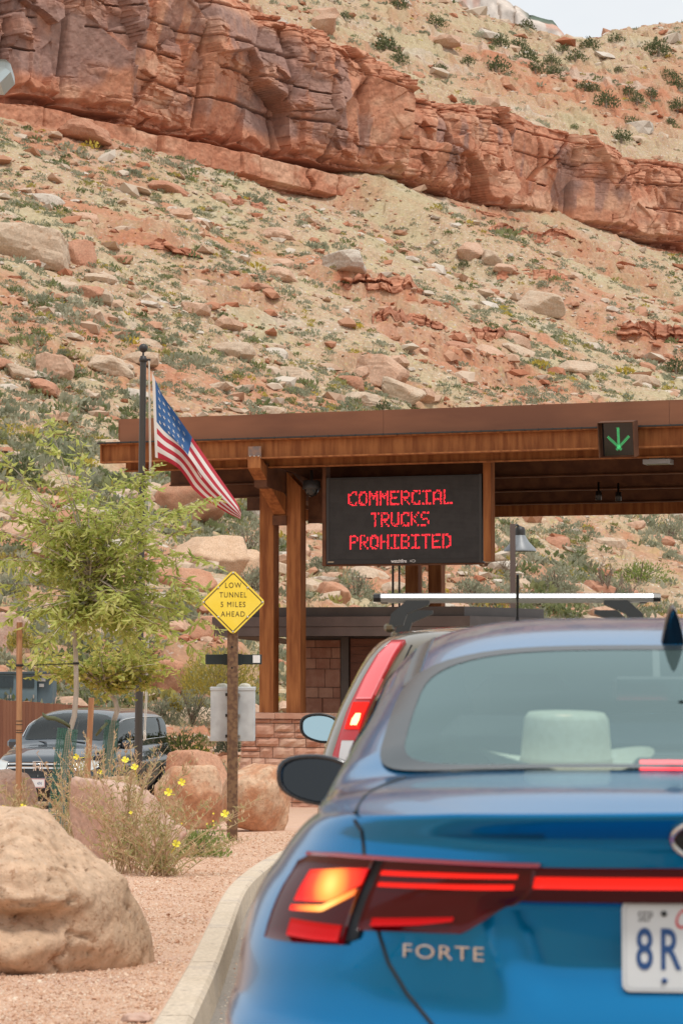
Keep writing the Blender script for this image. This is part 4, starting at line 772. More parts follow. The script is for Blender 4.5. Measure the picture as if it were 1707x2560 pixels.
TN = tree('young tree with drooping narrow green leaves tied to a wooden stake', [(152, 2085, 25.5), (158, 1960, 25.5), (170, 1845, 25.5), (186, 1790, 25.5), (191, 1730, 25.5), (190, 1650, 25.5), (186, 1590, 25.5), (200, 1545, 25.5), (222, 1500, 25.5), (228, 1440, 25.5)], tips, M_LEAF, 5, .112, .15, 10, 'young_tree', 1.0, .34, .034)
tips = [(275+135*math.sqrt(g.uniform(.05, 1))*math.cos(a), 1672+62*math.sqrt(g.uniform(.05, 1))*math.sin(a), 29.3+g.normal()*.3, int(g.integers(0, 2))) for a in g.uniform(0, math.tau, 26)]+[(75, 1660, 29.2, 0), (95, 1690, 29.3, 0), (120, 1640, 29.3, 0), (150, 1660, 29, 0), (370, 1650, 29.2, 0), (360, 1710, 29.2, 0)]
tree('smaller leaning tree with round yellowish leaves behind the young tree', [(268, 1985, 29.3), (272, 1900, 29.3), (281, 1815, 29.3), (294, 1775, 29.3), (288, 1752, 29.3), (268, 1728, 29.3), (250, 1705, 29.3)], tips, M_LEAF2, 6, .075, .32, 10, 'small_tree', .5, .28, .04)
M_STAKE = mat('stake wood', (.36, .17, .085), .85, col2=(.46, .25, .13), scale=9, bump=.5, stretch=(3, 3, .25))
def stake(p0, p1, r, label, m=M_STAKE):
    mb = MB(); a, b = at(*p0), at(*p1); mb.tube([a, a.lerp(b, .5), b], [r, r*.98, r*.96], 10, 0); o = mb.build('tree_stake', m); tag(o, label, 'stake', 'wooden tree stakes'); return o
stake((46, 2105, 25.3), (49, 1556, 25.3), .033, 'tall wooden stake left of the young tree with wire wound round it'); stake((216, 1990, 28.6), (229, 1745, 28.6), .036, 'shorter reddish stake between the two trees')
M_TIE = mat('black tie', (.02, .02, .02), .6); mb = MB(); a, b = at(42, 1665, 25.26), at(196, 1659, 25.45)
for i in range(40):
    p, q = a.lerp(b, i/40), a.lerp(b, (i+.8)/40); mb.bar(p, q, .006, .016 if i % 2 else .011)
mb.lathe([(.042, -.012), (.045, 0), (.042, .012)], at(49, 1664, 25.3), 12); mb.lathe([(.034, -.012), (.036, 0), (.034, .012)], at(190, 1659, 25.5), 12)
tag(mb.build('tree_tie', M_TIE), 'black chain tie from the tall stake to the young tree trunk', 'tree tie')
mb = MB()
for zz in (1803, 1812, 1826, 1832): mb.lathe([(.036, -.004), (.038, 0), (.036, .004)], at(48.2, zz, 25.3), 10)
tag(mb.build('stake_wire', M_TIE), 'dark wire wound round the tall wooden stake', 'wire')
M_STRAP = mat('olive strap', (.10, .115, .055), .7); mb = MB(); P = [at(*p) for p in ((106, 1786, 25.2), (118, 1795, 25.1), (138, 1797, 25.1), (158, 1806, 25.2), (176, 1818, 25.4))]
V = [];
for p in P: V += [p+Vector((0, 0, .022)), p-Vector((0, 0, .022)), p+Vector((0, .006, -.022)), p+Vector((0, .006, .022))]
mb.add(V, [(i*4+k, i*4+(k+1) % 4, i*4+4+(k+1) % 4, i*4+4+k) for i in range(4) for k in range(4)], 0, True); tag(mb.build('tree_strap', M_STRAP), 'olive webbing strap sticking out above the near mesh tree guard', 'strap')
mb = MB(); P = [at(*p) for p in ((241, 1838, 29.2), (254, 1822, 29.1), (268, 1808, 29.15))]; mb.tube(P, [.02, .022, .02], 4, smooth=False); tag(mb.build('tree_strap', M_STRAP), 'olive webbing strap beside the far mesh tree guard', 'strap')
M_MESH = mat('green mesh', (.035, .14, .10), .5, col2=(.05, .18, .13), scale=30)
def guard(p0, p1, r, label):
    a, b = at(*p0), at(*p1); ax = (b-a); H = ax.length; ax.normalize(); x = ax.cross(Vector((0, 1, 0))).normalized(); y = ax.cross(x); mb = MB(); n = 26; rows = int(H/.018)
    pt = lambda k, h, rr=r: a+ax*h+(x*math.cos(k*math.tau/n)+y*math.sin(k*math.tau/n))*rr*(1+.12*math.sin(3*k*math.tau/n))
    for k in range(n): 
        p = [pt(k-.14, 0), pt(k+.14, 0), pt(k+.14, H), pt(k-.14, H)]; mb.add(p, [(0, 1, 2, 3)])
    for j in range(rows+1):
        h = min(j*.018, H-.004)
        for k in range(n): mb.add([pt(k, h), pt(k+1, h), pt(k+1, h+.004), pt(k, h+.004)], [(0, 1, 2, 3)])
    o = mb.build('tree_guard', M_MESH); tag(o, label, 'tree guard', 'green mesh tree guards')
guard((142, 2075, 25.5), (170, 1822, 25.5), .105, 'green mesh guard round the foot of the young tree'); guard((264, 1985, 29.3), (281, 1800, 29.3), .085, 'green mesh guard round the leaning trunk of the smaller tree')
# ------------------------------------------------------------ entrance canopy of weathering steel
CO = Vector((-4.3, 43.0, 0)); EA = Vector((.942, -.335, 0)); EB = Vector((.335, .942, 0)); ZU = Vector((0, 0, 1))
def cp(a, b, z): return CO+EA*a+EB*b+ZU*z
CM = rotm(EA, EB)       # local x along the canopy, y into depth, z up
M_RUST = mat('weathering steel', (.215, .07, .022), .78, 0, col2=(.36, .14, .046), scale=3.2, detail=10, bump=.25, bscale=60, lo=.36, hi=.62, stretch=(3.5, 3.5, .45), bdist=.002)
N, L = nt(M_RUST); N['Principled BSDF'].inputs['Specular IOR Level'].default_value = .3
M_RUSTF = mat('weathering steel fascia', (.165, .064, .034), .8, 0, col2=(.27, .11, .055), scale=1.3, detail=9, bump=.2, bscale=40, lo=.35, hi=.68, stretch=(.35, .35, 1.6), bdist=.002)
M_RUSTD = mat('weathering steel dark shaded', (.085, .03, .012), .8, 0, col2=(.13, .05, .02), scale=4, detail=8, bump=.2, bscale=50, bdist=.002)  # dark steel; shade of the canopy underside is put into this colour
M_DARK = mat('dark metal', (.03, .028, .027), .5); M_BLK = mat('black plastic', (.012, .012, .013), .35)
CAN = tag(empty('entrance_canopy', cp(3, 0, zgf(43))), 'long rusty steel canopy on paired columns over the entrance lanes', 'canopy')
bpy.context.view_layer.update(); CINV = CAN.matrix_world.inverted()
def cpart(mb, name, m, bevel=0): o = mb.build(name, m, CAN, bevel); o.matrix_parent_inverse = CINV; return o
def cbox(mb, a0, a1, b0, b1, z0, z1, mi=0, zs=-.065):
    """box in canopy axes; the whole roof falls gently to the back"""
    V = [cp(a, b, z+zs*b) for a in (a0, a1) for b in (b0, b1) for z in (z0, z1)]
    return mb.add(V, [(0, 1, 3, 2), (4, 6, 7, 5), (0, 4, 5, 1), (2, 3, 7, 6), (0, 2, 6, 4), (1, 5, 7, 3)], mi)
AMAX = 15.0
mb = MB(); cbox(mb, 0, AMAX, 0, .025, 4.66, 5.0); cbox(mb, 0, AMAX, -.09, 0, 4.66, 4.685); cbox(mb, 0, AMAX, -.09, .0, 4.985, 5.005); cbox(mb, 0, .02, -.085, .0, 4.685, 4.985); cpart(mb, 'front_beam', M_RUST)
mb = MB(); cbox(mb, -.05, AMAX, -.11, .10, 5.006, 5.03)
for i in range(60): cbox(mb, i*.25+.1, i*.25+.115, -.118, -.09, 5.0, 5.034)
cpart(mb, 'drip_edge', M_DARK)
for i in range(3): mb = MB(); cbox(mb, .30+i*5.0, .30+(i+1)*5.0-.006, .10, .13, 5.031, 5.47); cpart(mb, 'fascia_panel', M_RUSTF)
mb = MB(); cbox(mb, .26, .30, .13, 7.3, 5.10, 5.46); cpart(mb, 'side_fascia', M_RUSTF)
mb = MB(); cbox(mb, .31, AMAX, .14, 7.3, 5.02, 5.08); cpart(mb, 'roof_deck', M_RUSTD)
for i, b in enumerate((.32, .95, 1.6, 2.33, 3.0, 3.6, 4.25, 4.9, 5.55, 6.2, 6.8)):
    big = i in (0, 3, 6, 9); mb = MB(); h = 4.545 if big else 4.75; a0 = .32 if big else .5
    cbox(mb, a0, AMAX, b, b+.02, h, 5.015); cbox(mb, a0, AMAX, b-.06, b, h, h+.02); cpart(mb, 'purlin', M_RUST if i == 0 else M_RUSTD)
mb = MB(); cbox(mb, .3, AMAX, 7.25, 7.3, 4.45, 5.02); cpart(mb, 'rear_beam', M_RUST)
def hcol(a, b, z0, z1, cut=False, w=.27):
    """H-section column; cut = slanted top"""
    mb = MB(); f = .02
    def piece(a0, a1, b0, b1):
        t0 = z1; t1 = z1-(.28 if cut else 0)
        q = lambda aa: t0+(t1-t0)*(aa-(a-w/2))/w
        V = [cp(aa, bb, zz if zz == z0 else q(aa)) for aa in (a0, a1) for bb in (b0, b1) for zz in (z0, None)]
        mb.add(V, [(0, 1, 3, 2), (4, 6, 7, 5), (0, 4, 5, 1), (2, 3, 7, 6), (0, 2, 6, 4), (1, 5, 7, 3)])
    piece(a-w/2, a+w/2, b-.14, b-.14+f); piece(a-w/2, a+w/2, b+.14-f, b+.14); piece(a-w/2+.0, a-w/2+f, b-.14+f, b+.14-f); piece(a+w/2-f, a+w/2, b-.14+f, b+.14-f)
    return cpart(mb, 'column', M_RUST, .004)
hcol(2.72, 1.3, .19, 4.6); hcol(3.24, 1.3, .19, 4.52, True); hcol(12.2, 1.3, -1.5, 4.6); hcol(12.72, 1.3, -1.5, 4.6)
hcol(3.78, 6.5, -1.6, 4.3); hcol(4.26, 6.5, -1.6, 4.3); hcol(12.2, 6.5, -1.7, 4.3); hcol(12.72, 6.5, -1.7, 4.3)
def strut(a, w, p0, p1, h):
    mb = MB(); (b0, z0), (b1, z1) = p0, p1
    V = [cp(aa, bb, zz) for aa in (a-w/2, a+w/2) for bb, zz in ((b0, z0), (b0, z0+h), (b1, z1), (b1, z1+h*1.6))]
    mb.add(V, [(0, 1, 3, 2), (4, 6, 7, 5), (0, 4, 5, 1), (2, 3, 7, 6), (0, 2, 6, 4), (1, 5, 7, 3)]); return cpart(mb, 'girder', M_RUST, .004)
for a in (2.98, 12.46):
    strut(a, .235, (-.12, 4.50), (1.17, 3.74), .21); mb = MB(); cbox(mb, a-.13, a+.13, 1.12, 1.34, 3.56, 3.73, 0, 0); cpart(mb, 'tie_plate', M_RUSTD)
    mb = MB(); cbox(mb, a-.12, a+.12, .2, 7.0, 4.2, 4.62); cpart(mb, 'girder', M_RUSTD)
    mb = MB(); cbox(mb, a-.11, a+.13, -.115, -.092, 4.67, 4.88, 0, 0); cpart(mb, 'splice_plate', mat('mill scale', (.16, .12, .11), .5, col2=(.26, .15, .1), scale=9))
    mb = MB()
    for k in (-.07, .01, .09): mb.lathe([(.001, .02), (.012, .018), (.014, 0)], (0, 0, 0), 8, M=pl(rotm(EA, ZU), cp(a+k, -.116, 4.705)))
    cpart(mb, 'bolts', mat('zinc bolts %g' % a, (.5, .42, .36), .4, .6))
mb = MB(); cbox(mb, 3.4, 3.95, 1.5, 1.53, 3.6, 4.4, 0, 0); cbox(mb, 3.4, 3.95, 1.47, 1.5, 3.6, 3.68, 0, 0); cpart(mb, 'gusset_plate', M_RUSTD)
# message board
SGN = tag(empty('message_board', cp(5.41, .9, 2.83)), 'black electronic message board with red lettering hanging from the canopy', 'message board'); bpy.context.view_layer.update(); SINV = SGN.matrix_world.inverted()
def spart(o): o.parent = SGN; o.matrix_parent_inverse = SINV; return o
def sbox(a0, a1, b0, b1, z0, z1, name, m, bevel=0): mb = MB(); cbox(mb, a0, a1, b0, b1, z0, z1, 0, 0); return spart(mb.build(name, m, None, bevel))
A0, A1, Z0, Z1 = 3.98, 6.84, 2.83, 4.37
M_LEDB = mat('matt black louvres', (.018, .017, .017), .75, col2=(.03, .028, .028), scale=6)
sbox(A0, A1, .86, 1.06, Z0, Z1, 'cabinet', M_BLK, .01)
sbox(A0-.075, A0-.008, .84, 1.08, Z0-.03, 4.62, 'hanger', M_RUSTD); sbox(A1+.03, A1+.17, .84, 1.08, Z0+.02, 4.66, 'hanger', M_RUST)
sbox(A0-.06, A1+.04, .87, 1.05, Z0-.03, Z0-.004, 'lower_rail', M_RUSTD)
sbox(A0, A0+.05, .845, .859, Z0, Z1, 'side_trim', M_DARK); sbox(A1-.05, A1, .845, .859, Z0, Z1, 'side_trim', M_DARK); sbox(A0+.05, A1-.05, .846, .859, Z0, Z0+.085, 'lower_trim', M_BLK)
sbox(A0+.05, A1-.05, .852, .859, Z0+.086, Z1-.02, 'screen', M_LEDB)
SM = rotm(EA, ZU)
NX, NZ = 128, 64; mb = MB(); sx = (A1-A0-.12)/NX; sz_ = (Z1-Z0-.13)/NZ        # unlit diodes
for i in range(0, NX): mb.add([cp(A0+.06+sx*i+sx*.34, .8515, Z0+.095), cp(A0+.06+sx*i+sx*.5, .8515, Z0+.095), cp(A0+.06+sx*i+sx*.5, .8515, Z1-.03), cp(A0+.06+sx*i+sx*.34, .8515, Z1-.03)], [(0, 1, 2, 3)])
for j in range(0, NZ): mb.add([cp(A0+.06, .8505, Z0+.095+sz_*j), cp(A1-.06, .8505, Z0+.095+sz_*j), cp(A1-.06, .8505, Z0+.095+sz_*(j+.2)), cp(A0+.06, .8505, Z0+.095+sz_*(j+.2))], [(0, 1, 2, 3)])
o = spart(mb.build('louvres', mat('louvre plastic', (.045, .043, .042), .6))); o['kind'] = 'stuff'
FONT = {'C': ['.####', '##..#', '#....', '#....', '#....', '##..#', '.####'], 'O': ['.###.', '##.##', '#...#', '#...#', '#...#', '##.##', '.###.'], 'M': ['#...#', '##.##', '#####', '#.#.#', '#...#', '#...#', '#...#'], 'E': ['#####', '#....', '#....', '####.', '#....', '#....', '#####'], 'R': ['####.', '#...#', '#...#', '####.', '#.#..', '#..#.', '#...#'], 'I': ['#####', '..#..', '..#..', '..#..', '..#..', '..#..', '#####'], 'A': ['.###.', '##.##', '#...#', '#...#', '#####', '#...#', '#...#'], 'L': ['#....', '#....', '#....', '#....', '#....', '#....', '#####'], 'T': ['#####', '..#..', '..#..', '..#..', '..#..', '..#..', '..#..'], 'U': ['#...#', '#...#', '#...#', '#...#', '#...#', '##.##', '.###.'], 'K': ['#...#', '#..#.', '#.#..', '##...', '#.#..', '#..#.', '#...#'], 'S': ['.####', '#....', '#....', '.###.', '....#', '....#', '####.'], 'P': ['####.', '#...#', '#...#', '####.', '#....', '#....', '#....'], 'H': ['#...#', '#...#', '#...#', '#####', '#...#', '#...#', '#...#'], 'B': ['####.', '#...#', '#...#', '####.', '#...#', '#...#', '####.'], 'D': ['####.', '#..##', '#...#', '#...#', '#...#', '#..##', '####.']}
M_LED = mat('red diodes', (.3, .01, .02), .4, emit=(1, .018, .035), estr=1.2)
ac = (A0+A1)/2-.06; rng_ = random.Random(4)
for word, zc, wd in (('COMMERCIAL', 3.985, 1.96), ('TRUCKS', 3.605, 1.10), ('PROHIBITED', 3.215, 1.90)):
    mb = MB(); n = len(word); pitch = wd/n
    for i, chn in enumerate(word):
        for r_, row in enumerate(FONT[chn]):
            for c_, q in enumerate(row):
                if q != '#': continue
                for sx_ in (0, 1):
                    for sz2 in (0, 1):
                        if rng_.random() < (.45 if c_ in (1, 3) else .12): continue
                        x = ac-wd/2+pitch*(i+.08)+pitch*.84*(c_*2+sx_+.5)/10; z = zc+.128-.256*(r_*2+sz2+.5)/14; d = .0068; a0, a1 = x-d, x+d
                        mb.add([cp(a0, .8495, z-d), cp(a1, .8495, z-d), cp(a1, .8495, z+d), cp(a0, .8495, z+d)], [(0, 1, 2, 3)])
    spart(mb.build('lettering', M_LED))['kind'] = 'stuff'
M_WHT = mat('white print', (.8, .8, .8), .5)
o = text('maker_name', 'watchfire', .085, pl(SM, cp(5.33, .8445, Z0+.042)), M_WHT, None, sx=.9, bold=.0015, extr=.0006); spart(o)
mb = MB(); mb.tube([cp(5.52+.06+.055*math.cos(t)*(1 if math.cos(t) > -.5 else 1), .844, Z0+.042+.022*math.sin(t)*(1 if math.cos(t) > 0 else .6)) for t in np.linspace(-2.6, 2.6, 18)], .004, 4); spart(mb.build('maker_mark', M_WHT))
o = sbox(A0+.03, A0+.14, .842, .8445, Z0+.03, Z0+.05, 'small_label', mat('label cream', (.4, .33, .22), .6)); 
# lane arrow signal
M_GLED = mat('green diodes', (.02, .3, .08), .4, emit=(.10, .95, .30), estr=.65)
LA_ = tag(empty('lane_signal', cp(9.55, -.2, 4.5)), 'black lane signal box with a green down arrow on the canopy beam', 'lane signal'); bpy.context.view_layer.update(); LI = LA_.matrix_world.inverted()
tiltm = Matrix.Rotation(R(-14), 4, 'X'); LM = pl(SM, cp(9.53, -.30, 4.80)) @ Matrix.Rotation(R(10), 4, 'X')
def lpart(mb, name, m): o = mb.build(name, m, None); o.parent = LA_; o.matrix_parent_inverse = LI; return o
mb = MB(); s = .29
mb.box((0, 0, -.10), (2*s, 2*s, .2), LM); lpart(mb, 'housing', M_RUSTD)
mb = MB(); mb.add([LM @ Vector((x, y, .002)) for x, y in ((-s+.02, -s+.02), (s-.02, -s+.02), (s-.02, s-.02), (-s+.02, s-.02))], [(0, 1, 2, 3)]); lpart(mb, 'face', mat('signal glass', (.01, .012, .014), .08, spec=.6))
mb = MB(); V = [(-s, s, 0), (s, s, 0), (s, s, .16), (-s, s, .16), (-s, -s, 0), (-s, -s, .03), (s, -s, 0), (s, -s, .03)]
mb.box((0, s+.005, .05), (2*s+.02, .01, .3), LM); mb.box((-s-.005, 0, .05), (.01, 2*s, .3), LM); mb.box((s+.005, 0, .05), (.01, 2*s, .3), LM); mb.box((0, -s-.005, -.02), (2*s, .01, .12), LM); lpart(mb, 'visor', M_RUSTD)
mb = MB()
def dot(x, y, r=.0058): mb.add([LM @ Vector((x+r*math.cos(k*math.pi/3), y+r*math.sin(k*math.pi/3), .006)) for k in range(6)], [tuple(range(6))])
for j in range(17):
    for i in (-1, 0, 1): dot(.0+i*.0155+(0 if j % 2 == 0 else .0078)-.004, .185-j*.0205)
for j in range(13):
    for k in range(3):
        q = j*.0175; dot(-.185+q+k*.011, .03-q+k*.011+.0); dot(.185-q-k*.011, .03-q+k*.011)
lpart(mb, 'arrow', M_GLED)
# fixtures under the roof
M_GREYF = mat('grey fixture', (.30, .32, .34), .45)
def fixture(a, b, z, w, d, h, label, name='canopy_light', m=M_GREYF):
    mb = MB(); cbox(mb, a-w/2, a+w/2, b, b+d, z, z+h, 0, 0); cbox(mb, a-w*.3, a+w*.3, b+d*.25, b+d*.75, z+h, z+h+.35, 0, 0); o = mb.build(name, m); mb2 = MB(); cbox(mb2, a-w*.4, a+w*.4, b+.04, b+d-.04, z-.004, z-.002, 0, 0)
    l = mb2.build('lens', mat('lens', (.05, .05, .05), .2), o); return tag(o, label, 'light')
fixture(10.02, .35, 4.43, .46, .3, .075, 'flat grey light fixture under the canopy beside the lane signal'); fixture(10.85, 3.4, 4.03, .6, .12, .03, 'thin strip light under the canopy at the right edge', m=mat('strip light', (.5, .46, .38), .4))
for a, b, lb in ((8.35, 3.2, 'left of the two small tubular lights under the canopy'), (8.62, 3.6, 'right of the two small tubular lights under the canopy')):
    mb = MB(); mb.lathe([(.001, .33), (.02, .33), (.02, .16), (.055, .16), (.055, 0), (.048, 0), (.046, .03), (.001, .03)], cp(a, b, 4.02), 14); tag(mb.build('canopy_light', M_BLK), lb, 'light', 'small tubular canopy lights')
mb = MB(); c = cp(3.68, .9, 4.17); mb.lathe([(.001, .34), (.03, .34), (.03, .16), (.15, .16), (.165, .02), (.16, 0), (.001, 0)], c, 20); o = mb.build('camera_housing', M_DARK); mb = MB(); mb.lathe([(.13, .0)]+[(.13*math.cos(t), -.13*math.sin(t)) for t in np.linspace(.2, 1.55, 7)], c, 20); mb.build('dome', mat('smoked dome', (.02, .02, .02), .05), o)
tag(o, 'dark dome camera hanging under the canopy by the columns', 'camera')
# ------------------------------------------------------------ stone wall under the columns
M_STONE = [mat('wall stone %d' % i, c, .9, col2=c2, scale=5, bump=.7, bscale=16, bdist=.02) for i, (c, c2) in enumerate([((.46, .24, .165), (.52, .30, .21)), ((.50, .29, .21), (.56, .36, .26)), ((.42, .20, .135), (.47, .26, .18))])]
M_MORT = mat('mortar', (.30, .17, .12), .95, col2=(.36, .22, .16), scale=9)
def stone_wall(a0, a1, b, z0, z1, label, seed, cap=True, back=.5):
    g = random.Random(seed); t = tag(empty('stone_wall', cp(a0, b, z0)), label, 'wall'); bpy.context.view_layer.update(); inv = t.matrix_world.inverted()
    def put(mb, name, m): o = mb.build(name, m, t); o.matrix_parent_inverse = inv; return o
    mb = MB(); cbox(mb, a0+.02, a1-.02, b+.03, b+back, z0, z1-.03, 0, 0); put(mb, 'core', M_MORT)
    z = z0; top = z1-(.10 if cap else 0); sh = {}
    def stone(x0, x1, y0, y1, proud):
        mb = MB(); e = .006; nx, nz = max(2, int((x1-x0)/.09)+1), max(2, int((y1-y0)/.07)+1); V = []; bump = [[g.uniform(-.012, .02) for _ in range(nz+1)] for _ in range(nx+1)]
        for i in range(nx+1):
            for j in range(nz+1):
                ed = i in (0, nx) or j in (0, nz); V.append(cp(x0+e+(x1-x0-2*e)*i/nx, b-(0 if ed else proud+bump[i][j])-.01, y0+e+(y1-y0-2*e)*j/nz))
        F = [(i*(nz+1)+j, (i+1)*(nz+1)+j, (i+1)*(nz+1)+j+1, i*(nz+1)+j+1) for i in range(nx) for j in range(nz)]; mb.add(V, F)
        ring = [(i, 0) for i in range(nx+1)]+[(nx, j) for j in range(1, nz+1)]+[(i, nz) for i in range(nx-1, -1, -1)]+[(0, j) for j in range(nz-1, 0, -1)]; rv = [V[i*(nz+1)+j] for i, j in ring]; k = len(rv)
        mb.add(rv+[v+EB*.1 for v in rv], [(i, (i+1) % k, k+(i+1) % k, k+i)[::-1] for i in range(k)]); put(mb, 'stone', g.choice(M_STONE))
    while z < top-.05:
        h = min(g.choice((.16, .2, .26)), top-z); h = top-z if top-z-h < .07 else h; x = a0+g.uniform(-.02, .03)
        while x < a1-.05:
            w = g.uniform(.22, .6); w = a1-x if a1-x-w < .15 else w
            if g.random() < .25 and h > .18: m_ = h*g.uniform(.4, .6); stone(x, x+w, z, z+m_, .02); stone(x, x+w, z+m_, z+h, .03)
            else: stone(x, x+w, z, z+h, g.uniform(.015, .045))
            x += w
        z += h
    if cap:
        x = a0
        while x < a1-.05:
            w = g.uniform(.5, .9); w = a1-x if a1-x-w < .2 else w; mb = MB(); cbox(mb, x+.004, x+w-.004, b-.07, b+back+.03, z1-.095, z1, 0, 0); put(mb, 'cap_stone', g.choice(M_STONE)); x += w
stone_wall(2.30, 4.05, .95, -1.55, .19, 'red rough cut stone wall carrying the pair of rusty columns', 3)
mb = MB(); cbox(mb, 2.12, 2.22, .9, 1.0, -1.6, -.2, 0, 0); tag(mb.build('steel_post', mat('brown post', (.10, .04, .03), .8)), 'short dark brown post at the left end of the stone wall', 'post')
# ------------------------------------------------------------ fee booth behind the columns
M_FASC = mat('brown sheet metal', (.115, .085, .075), .5, col2=(.15, .11, .10), scale=2); M_FASC2 = mat('brown sheet metal dark', (.07, .055, .048), .5, col2=(.09, .07, .06), scale=2)
M_WOOD = mat('booth boards', (.115, .042, .024), .7, col2=(.16, .06, .034), scale=7, stretch=(.3, .3, 3), bump=.3)
BO = tag(empty('fee_booth', cp(3.6, 3.5, zgf(45))), 'low dark brown fee booth with a layered flat roof behind the columns', 'booth'); bpy.context.view_layer.update(); BI = BO.matrix_world.inverted()
def bpart(mb, name, m, bevel=0): o = mb.build(name, m, BO, bevel); o.matrix_parent_inverse = BI; return o
def bbox(a0, a1, b0, b1, z0, z1, name, m): mb = MB(); cbox(mb, a0, a1, b0, b1, z0, z1, 0, 0); return bpart(mb, name, m)
def brect(z0, z1, off, name, m, a0=1.27, a1=6.2, b0=2.2, b1=6.0):
    mb = MB(); V = [cp(a, b, z) for z in (z0, z1) for a, b in ((a0-off, b0-off), (a1+off, b0-off), (a1+off+.5, b1), (a0-off, b1))]
    mb.add(V, [(3, 2, 1, 0), (4, 5, 6, 7), (0, 1, 5, 4), (1, 2, 6, 5), (2, 3, 7, 6), (3, 0, 4, 7)]); return bpart(mb, name, m)
brect(1.57, 1.74, 0, 'fascia_board', M_FASC); brect(1.745, 1.925, .03, 'fascia_board', M_FASC); brect(1.93, 2.10, -.12, 'parapet', M_FASC2)
bbox(2.45, 6.3, 3.2, 5.8, -1.7, 1.565, 'core_wall', M_FASC2)
mb = MB(); V = [cp(1.3, 2.25, 1.565), cp(2.45, 2.25, 1.565), cp(2.45, 5.9, 1.3), cp(1.3, 5.9, 1.5)]; mb.add(V, [(0, 1, 2, 3)]); bpart(mb, 'soffit', mat('soffit boards', (.16, .09, .065), .7))
for i in range(9): bbox(3.62, 4.36, 3.14, 3.19, .18+i*.15, .18+i*.15+.143, 'siding_board', M_WOOD)
for i in range(5): bbox(3.62, 4.36, 3.14, 3.19, -.58+i*.15, -.58+i*.15+.143, 'siding_board', M_WOOD)
bbox(3.45, 3.6, 3.1, 3.2, -1.6, 1.56, 'door_frame', M_FASC2); bbox(4.38, 4.6, 3.08, 3.2, -1.6, 1.56, 'window_post', M_DARK)
bbox(4.62, 6.2, 3.16, 3.195, .25, 1.35, 'window', mat('booth glass', (.012, .014, .016), .06, spec=.6)); bbox(4.62, 6.2, 3.12, 3.19, 1.36, 1.56, 'window_head', M_WOOD)
M_PIER_SHADE = [mat('shaded pier stone a', (.25, .11, .07), .9, col2=(.30, .15, .10), scale=6, bump=.5), mat('shaded pier stone b', (.30, .15, .10), .9, col2=(.34, .18, .12), scale=6, bump=.5)]  # stone colours darkened to hold the deep shade below the booth roof
g = random.Random(8); z = -1.5
while z < 1.45:
    h = g.choice((.2, .28, .34)); x = 2.45
    while x < 3.44: w = min(g.uniform(.25, .5), 3.44-x); w = 3.44-x if 3.44-x-w < .12 else w; bbox(x+.006, x+w-.006, 3.12-g.uniform(0, .03), 3.199, z+.006, min(z+h, 1.5)-.006, 'pier_stone', M_PIER_SHADE[g.random() < .4]); x += w
    z += h
x = 4.1
while x < 5.2: w = g.uniform(.3, .5); bbox(x, x+w-.008, 2.9, 3.07, .12, .27, 'sill_stone', M_STONE[0]); bbox(x, x+w-.008, 2.94, 3.07, -.2, .11, 'sill_stone', M_STONE[2]); x += w
# rain chain, thin pole, lamp post
mb = MB(); p = at(998, 1460, 48.5); 
for i in range(60): mb.lathe([(.008, 0), (.022, .02), (.022, .05), (.008, .065)], (p.x, p.y, 1.9+i*.065*.66), 6)
tag(mb.build('rain_chain', M_DARK), 'thin dark rain chain hanging beside the rear columns', 'rain chain'); p = at(982, 1460, 48.2); mb = MB(); mb.tube([(p.x, p.y, 1.5), (p.x, p.y, 4.6)], .024, 8); tag(mb.build('thin_pole', M_DARK), 'thin dark pole left of the rain chain above the booth roof', 'pole')
M_POST = mat('brown lamp post', (.13, .095, .085), .5); LP_ = tag(empty('lamp_post', at(1281, 1700, 54)), 'brown lamp post with a grey bell shade beyond the booth', 'lamp post'); bpy.context.view_layer.update(); LPI = LP_.matrix_world.inverted()
def lpp(mb, n, m): o = mb.build(n, m, LP_); o.matrix_parent_inverse = LPI
p = at(1281, 1310, 54); k = 54/FPX; mb = MB(); mb.box((p.x, 54, (p.z-1.8)/2), (13*k, 13*k, p.z+1.8)); lpp(mb, 'pole', M_POST)
q = at(1300, 1378, 54.3); M_SHD = mat('lamp shade grey', (.22, .24, .26), .4); mb = MB(); mb.lathe([(41*k, 0), (40*k, 5*k), (22*k, 24*k), (14*k, 38*k), (13*k, 40*k)], q, 24); lpp(mb, 'shade', M_SHD)
mb = MB(); mb.lathe([(13*k, 40*k), (13*k, 52*k), (11*k, 60*k), (.001, 64*k)], q, 16); mb.tube([q+Vector((0, 0, 60*k)), q+Vector((-8*k, 0, 66*k)), q+Vector((-19*k, -.25, 60*k))], .03, 8); lpp(mb, 'lamp_cap', M_DARK)
# ------------------------------------------------------------ flagpole and flag
M_POLE = mat('dark bronze pole', (.06, .055, .05), .42, .3); d = 32.0; k = d/FPX; top = at(358, 905, d); bot = at(344, 2000, d); bot.z = zgf(d)
FP = tag(empty('flagpole', bot), 'dark bronze flagpole with a round ball finial behind the young tree', 'flagpole'); bpy.context.view_layer.update(); FI = FP.matrix_world.inverted()
def fpp(mb, n, m): o = mb.build(n, m, FP); o.matrix_parent_inverse = FI; return o
mb = MB(); mb.tube([bot.lerp(top, t) for t in np.linspace(0, 1, 8)], [.056-.014*t for t in np.linspace(0, 1, 8)], 16); fpp(mb, 'pole', M_POLE)
ax = (top-bot).normalized(); mb = MB(); mb.lathe([(.036, 0), (.052, .004), (.052, .05), (.04, .06), (.04, .08), (.014, .09), (.012, .14)], top, 16); mb.box(tuple(top+Vector((.06, -.01, .03))), (.08, .03, .03)); fpp(mb, 'truck', M_DARK)
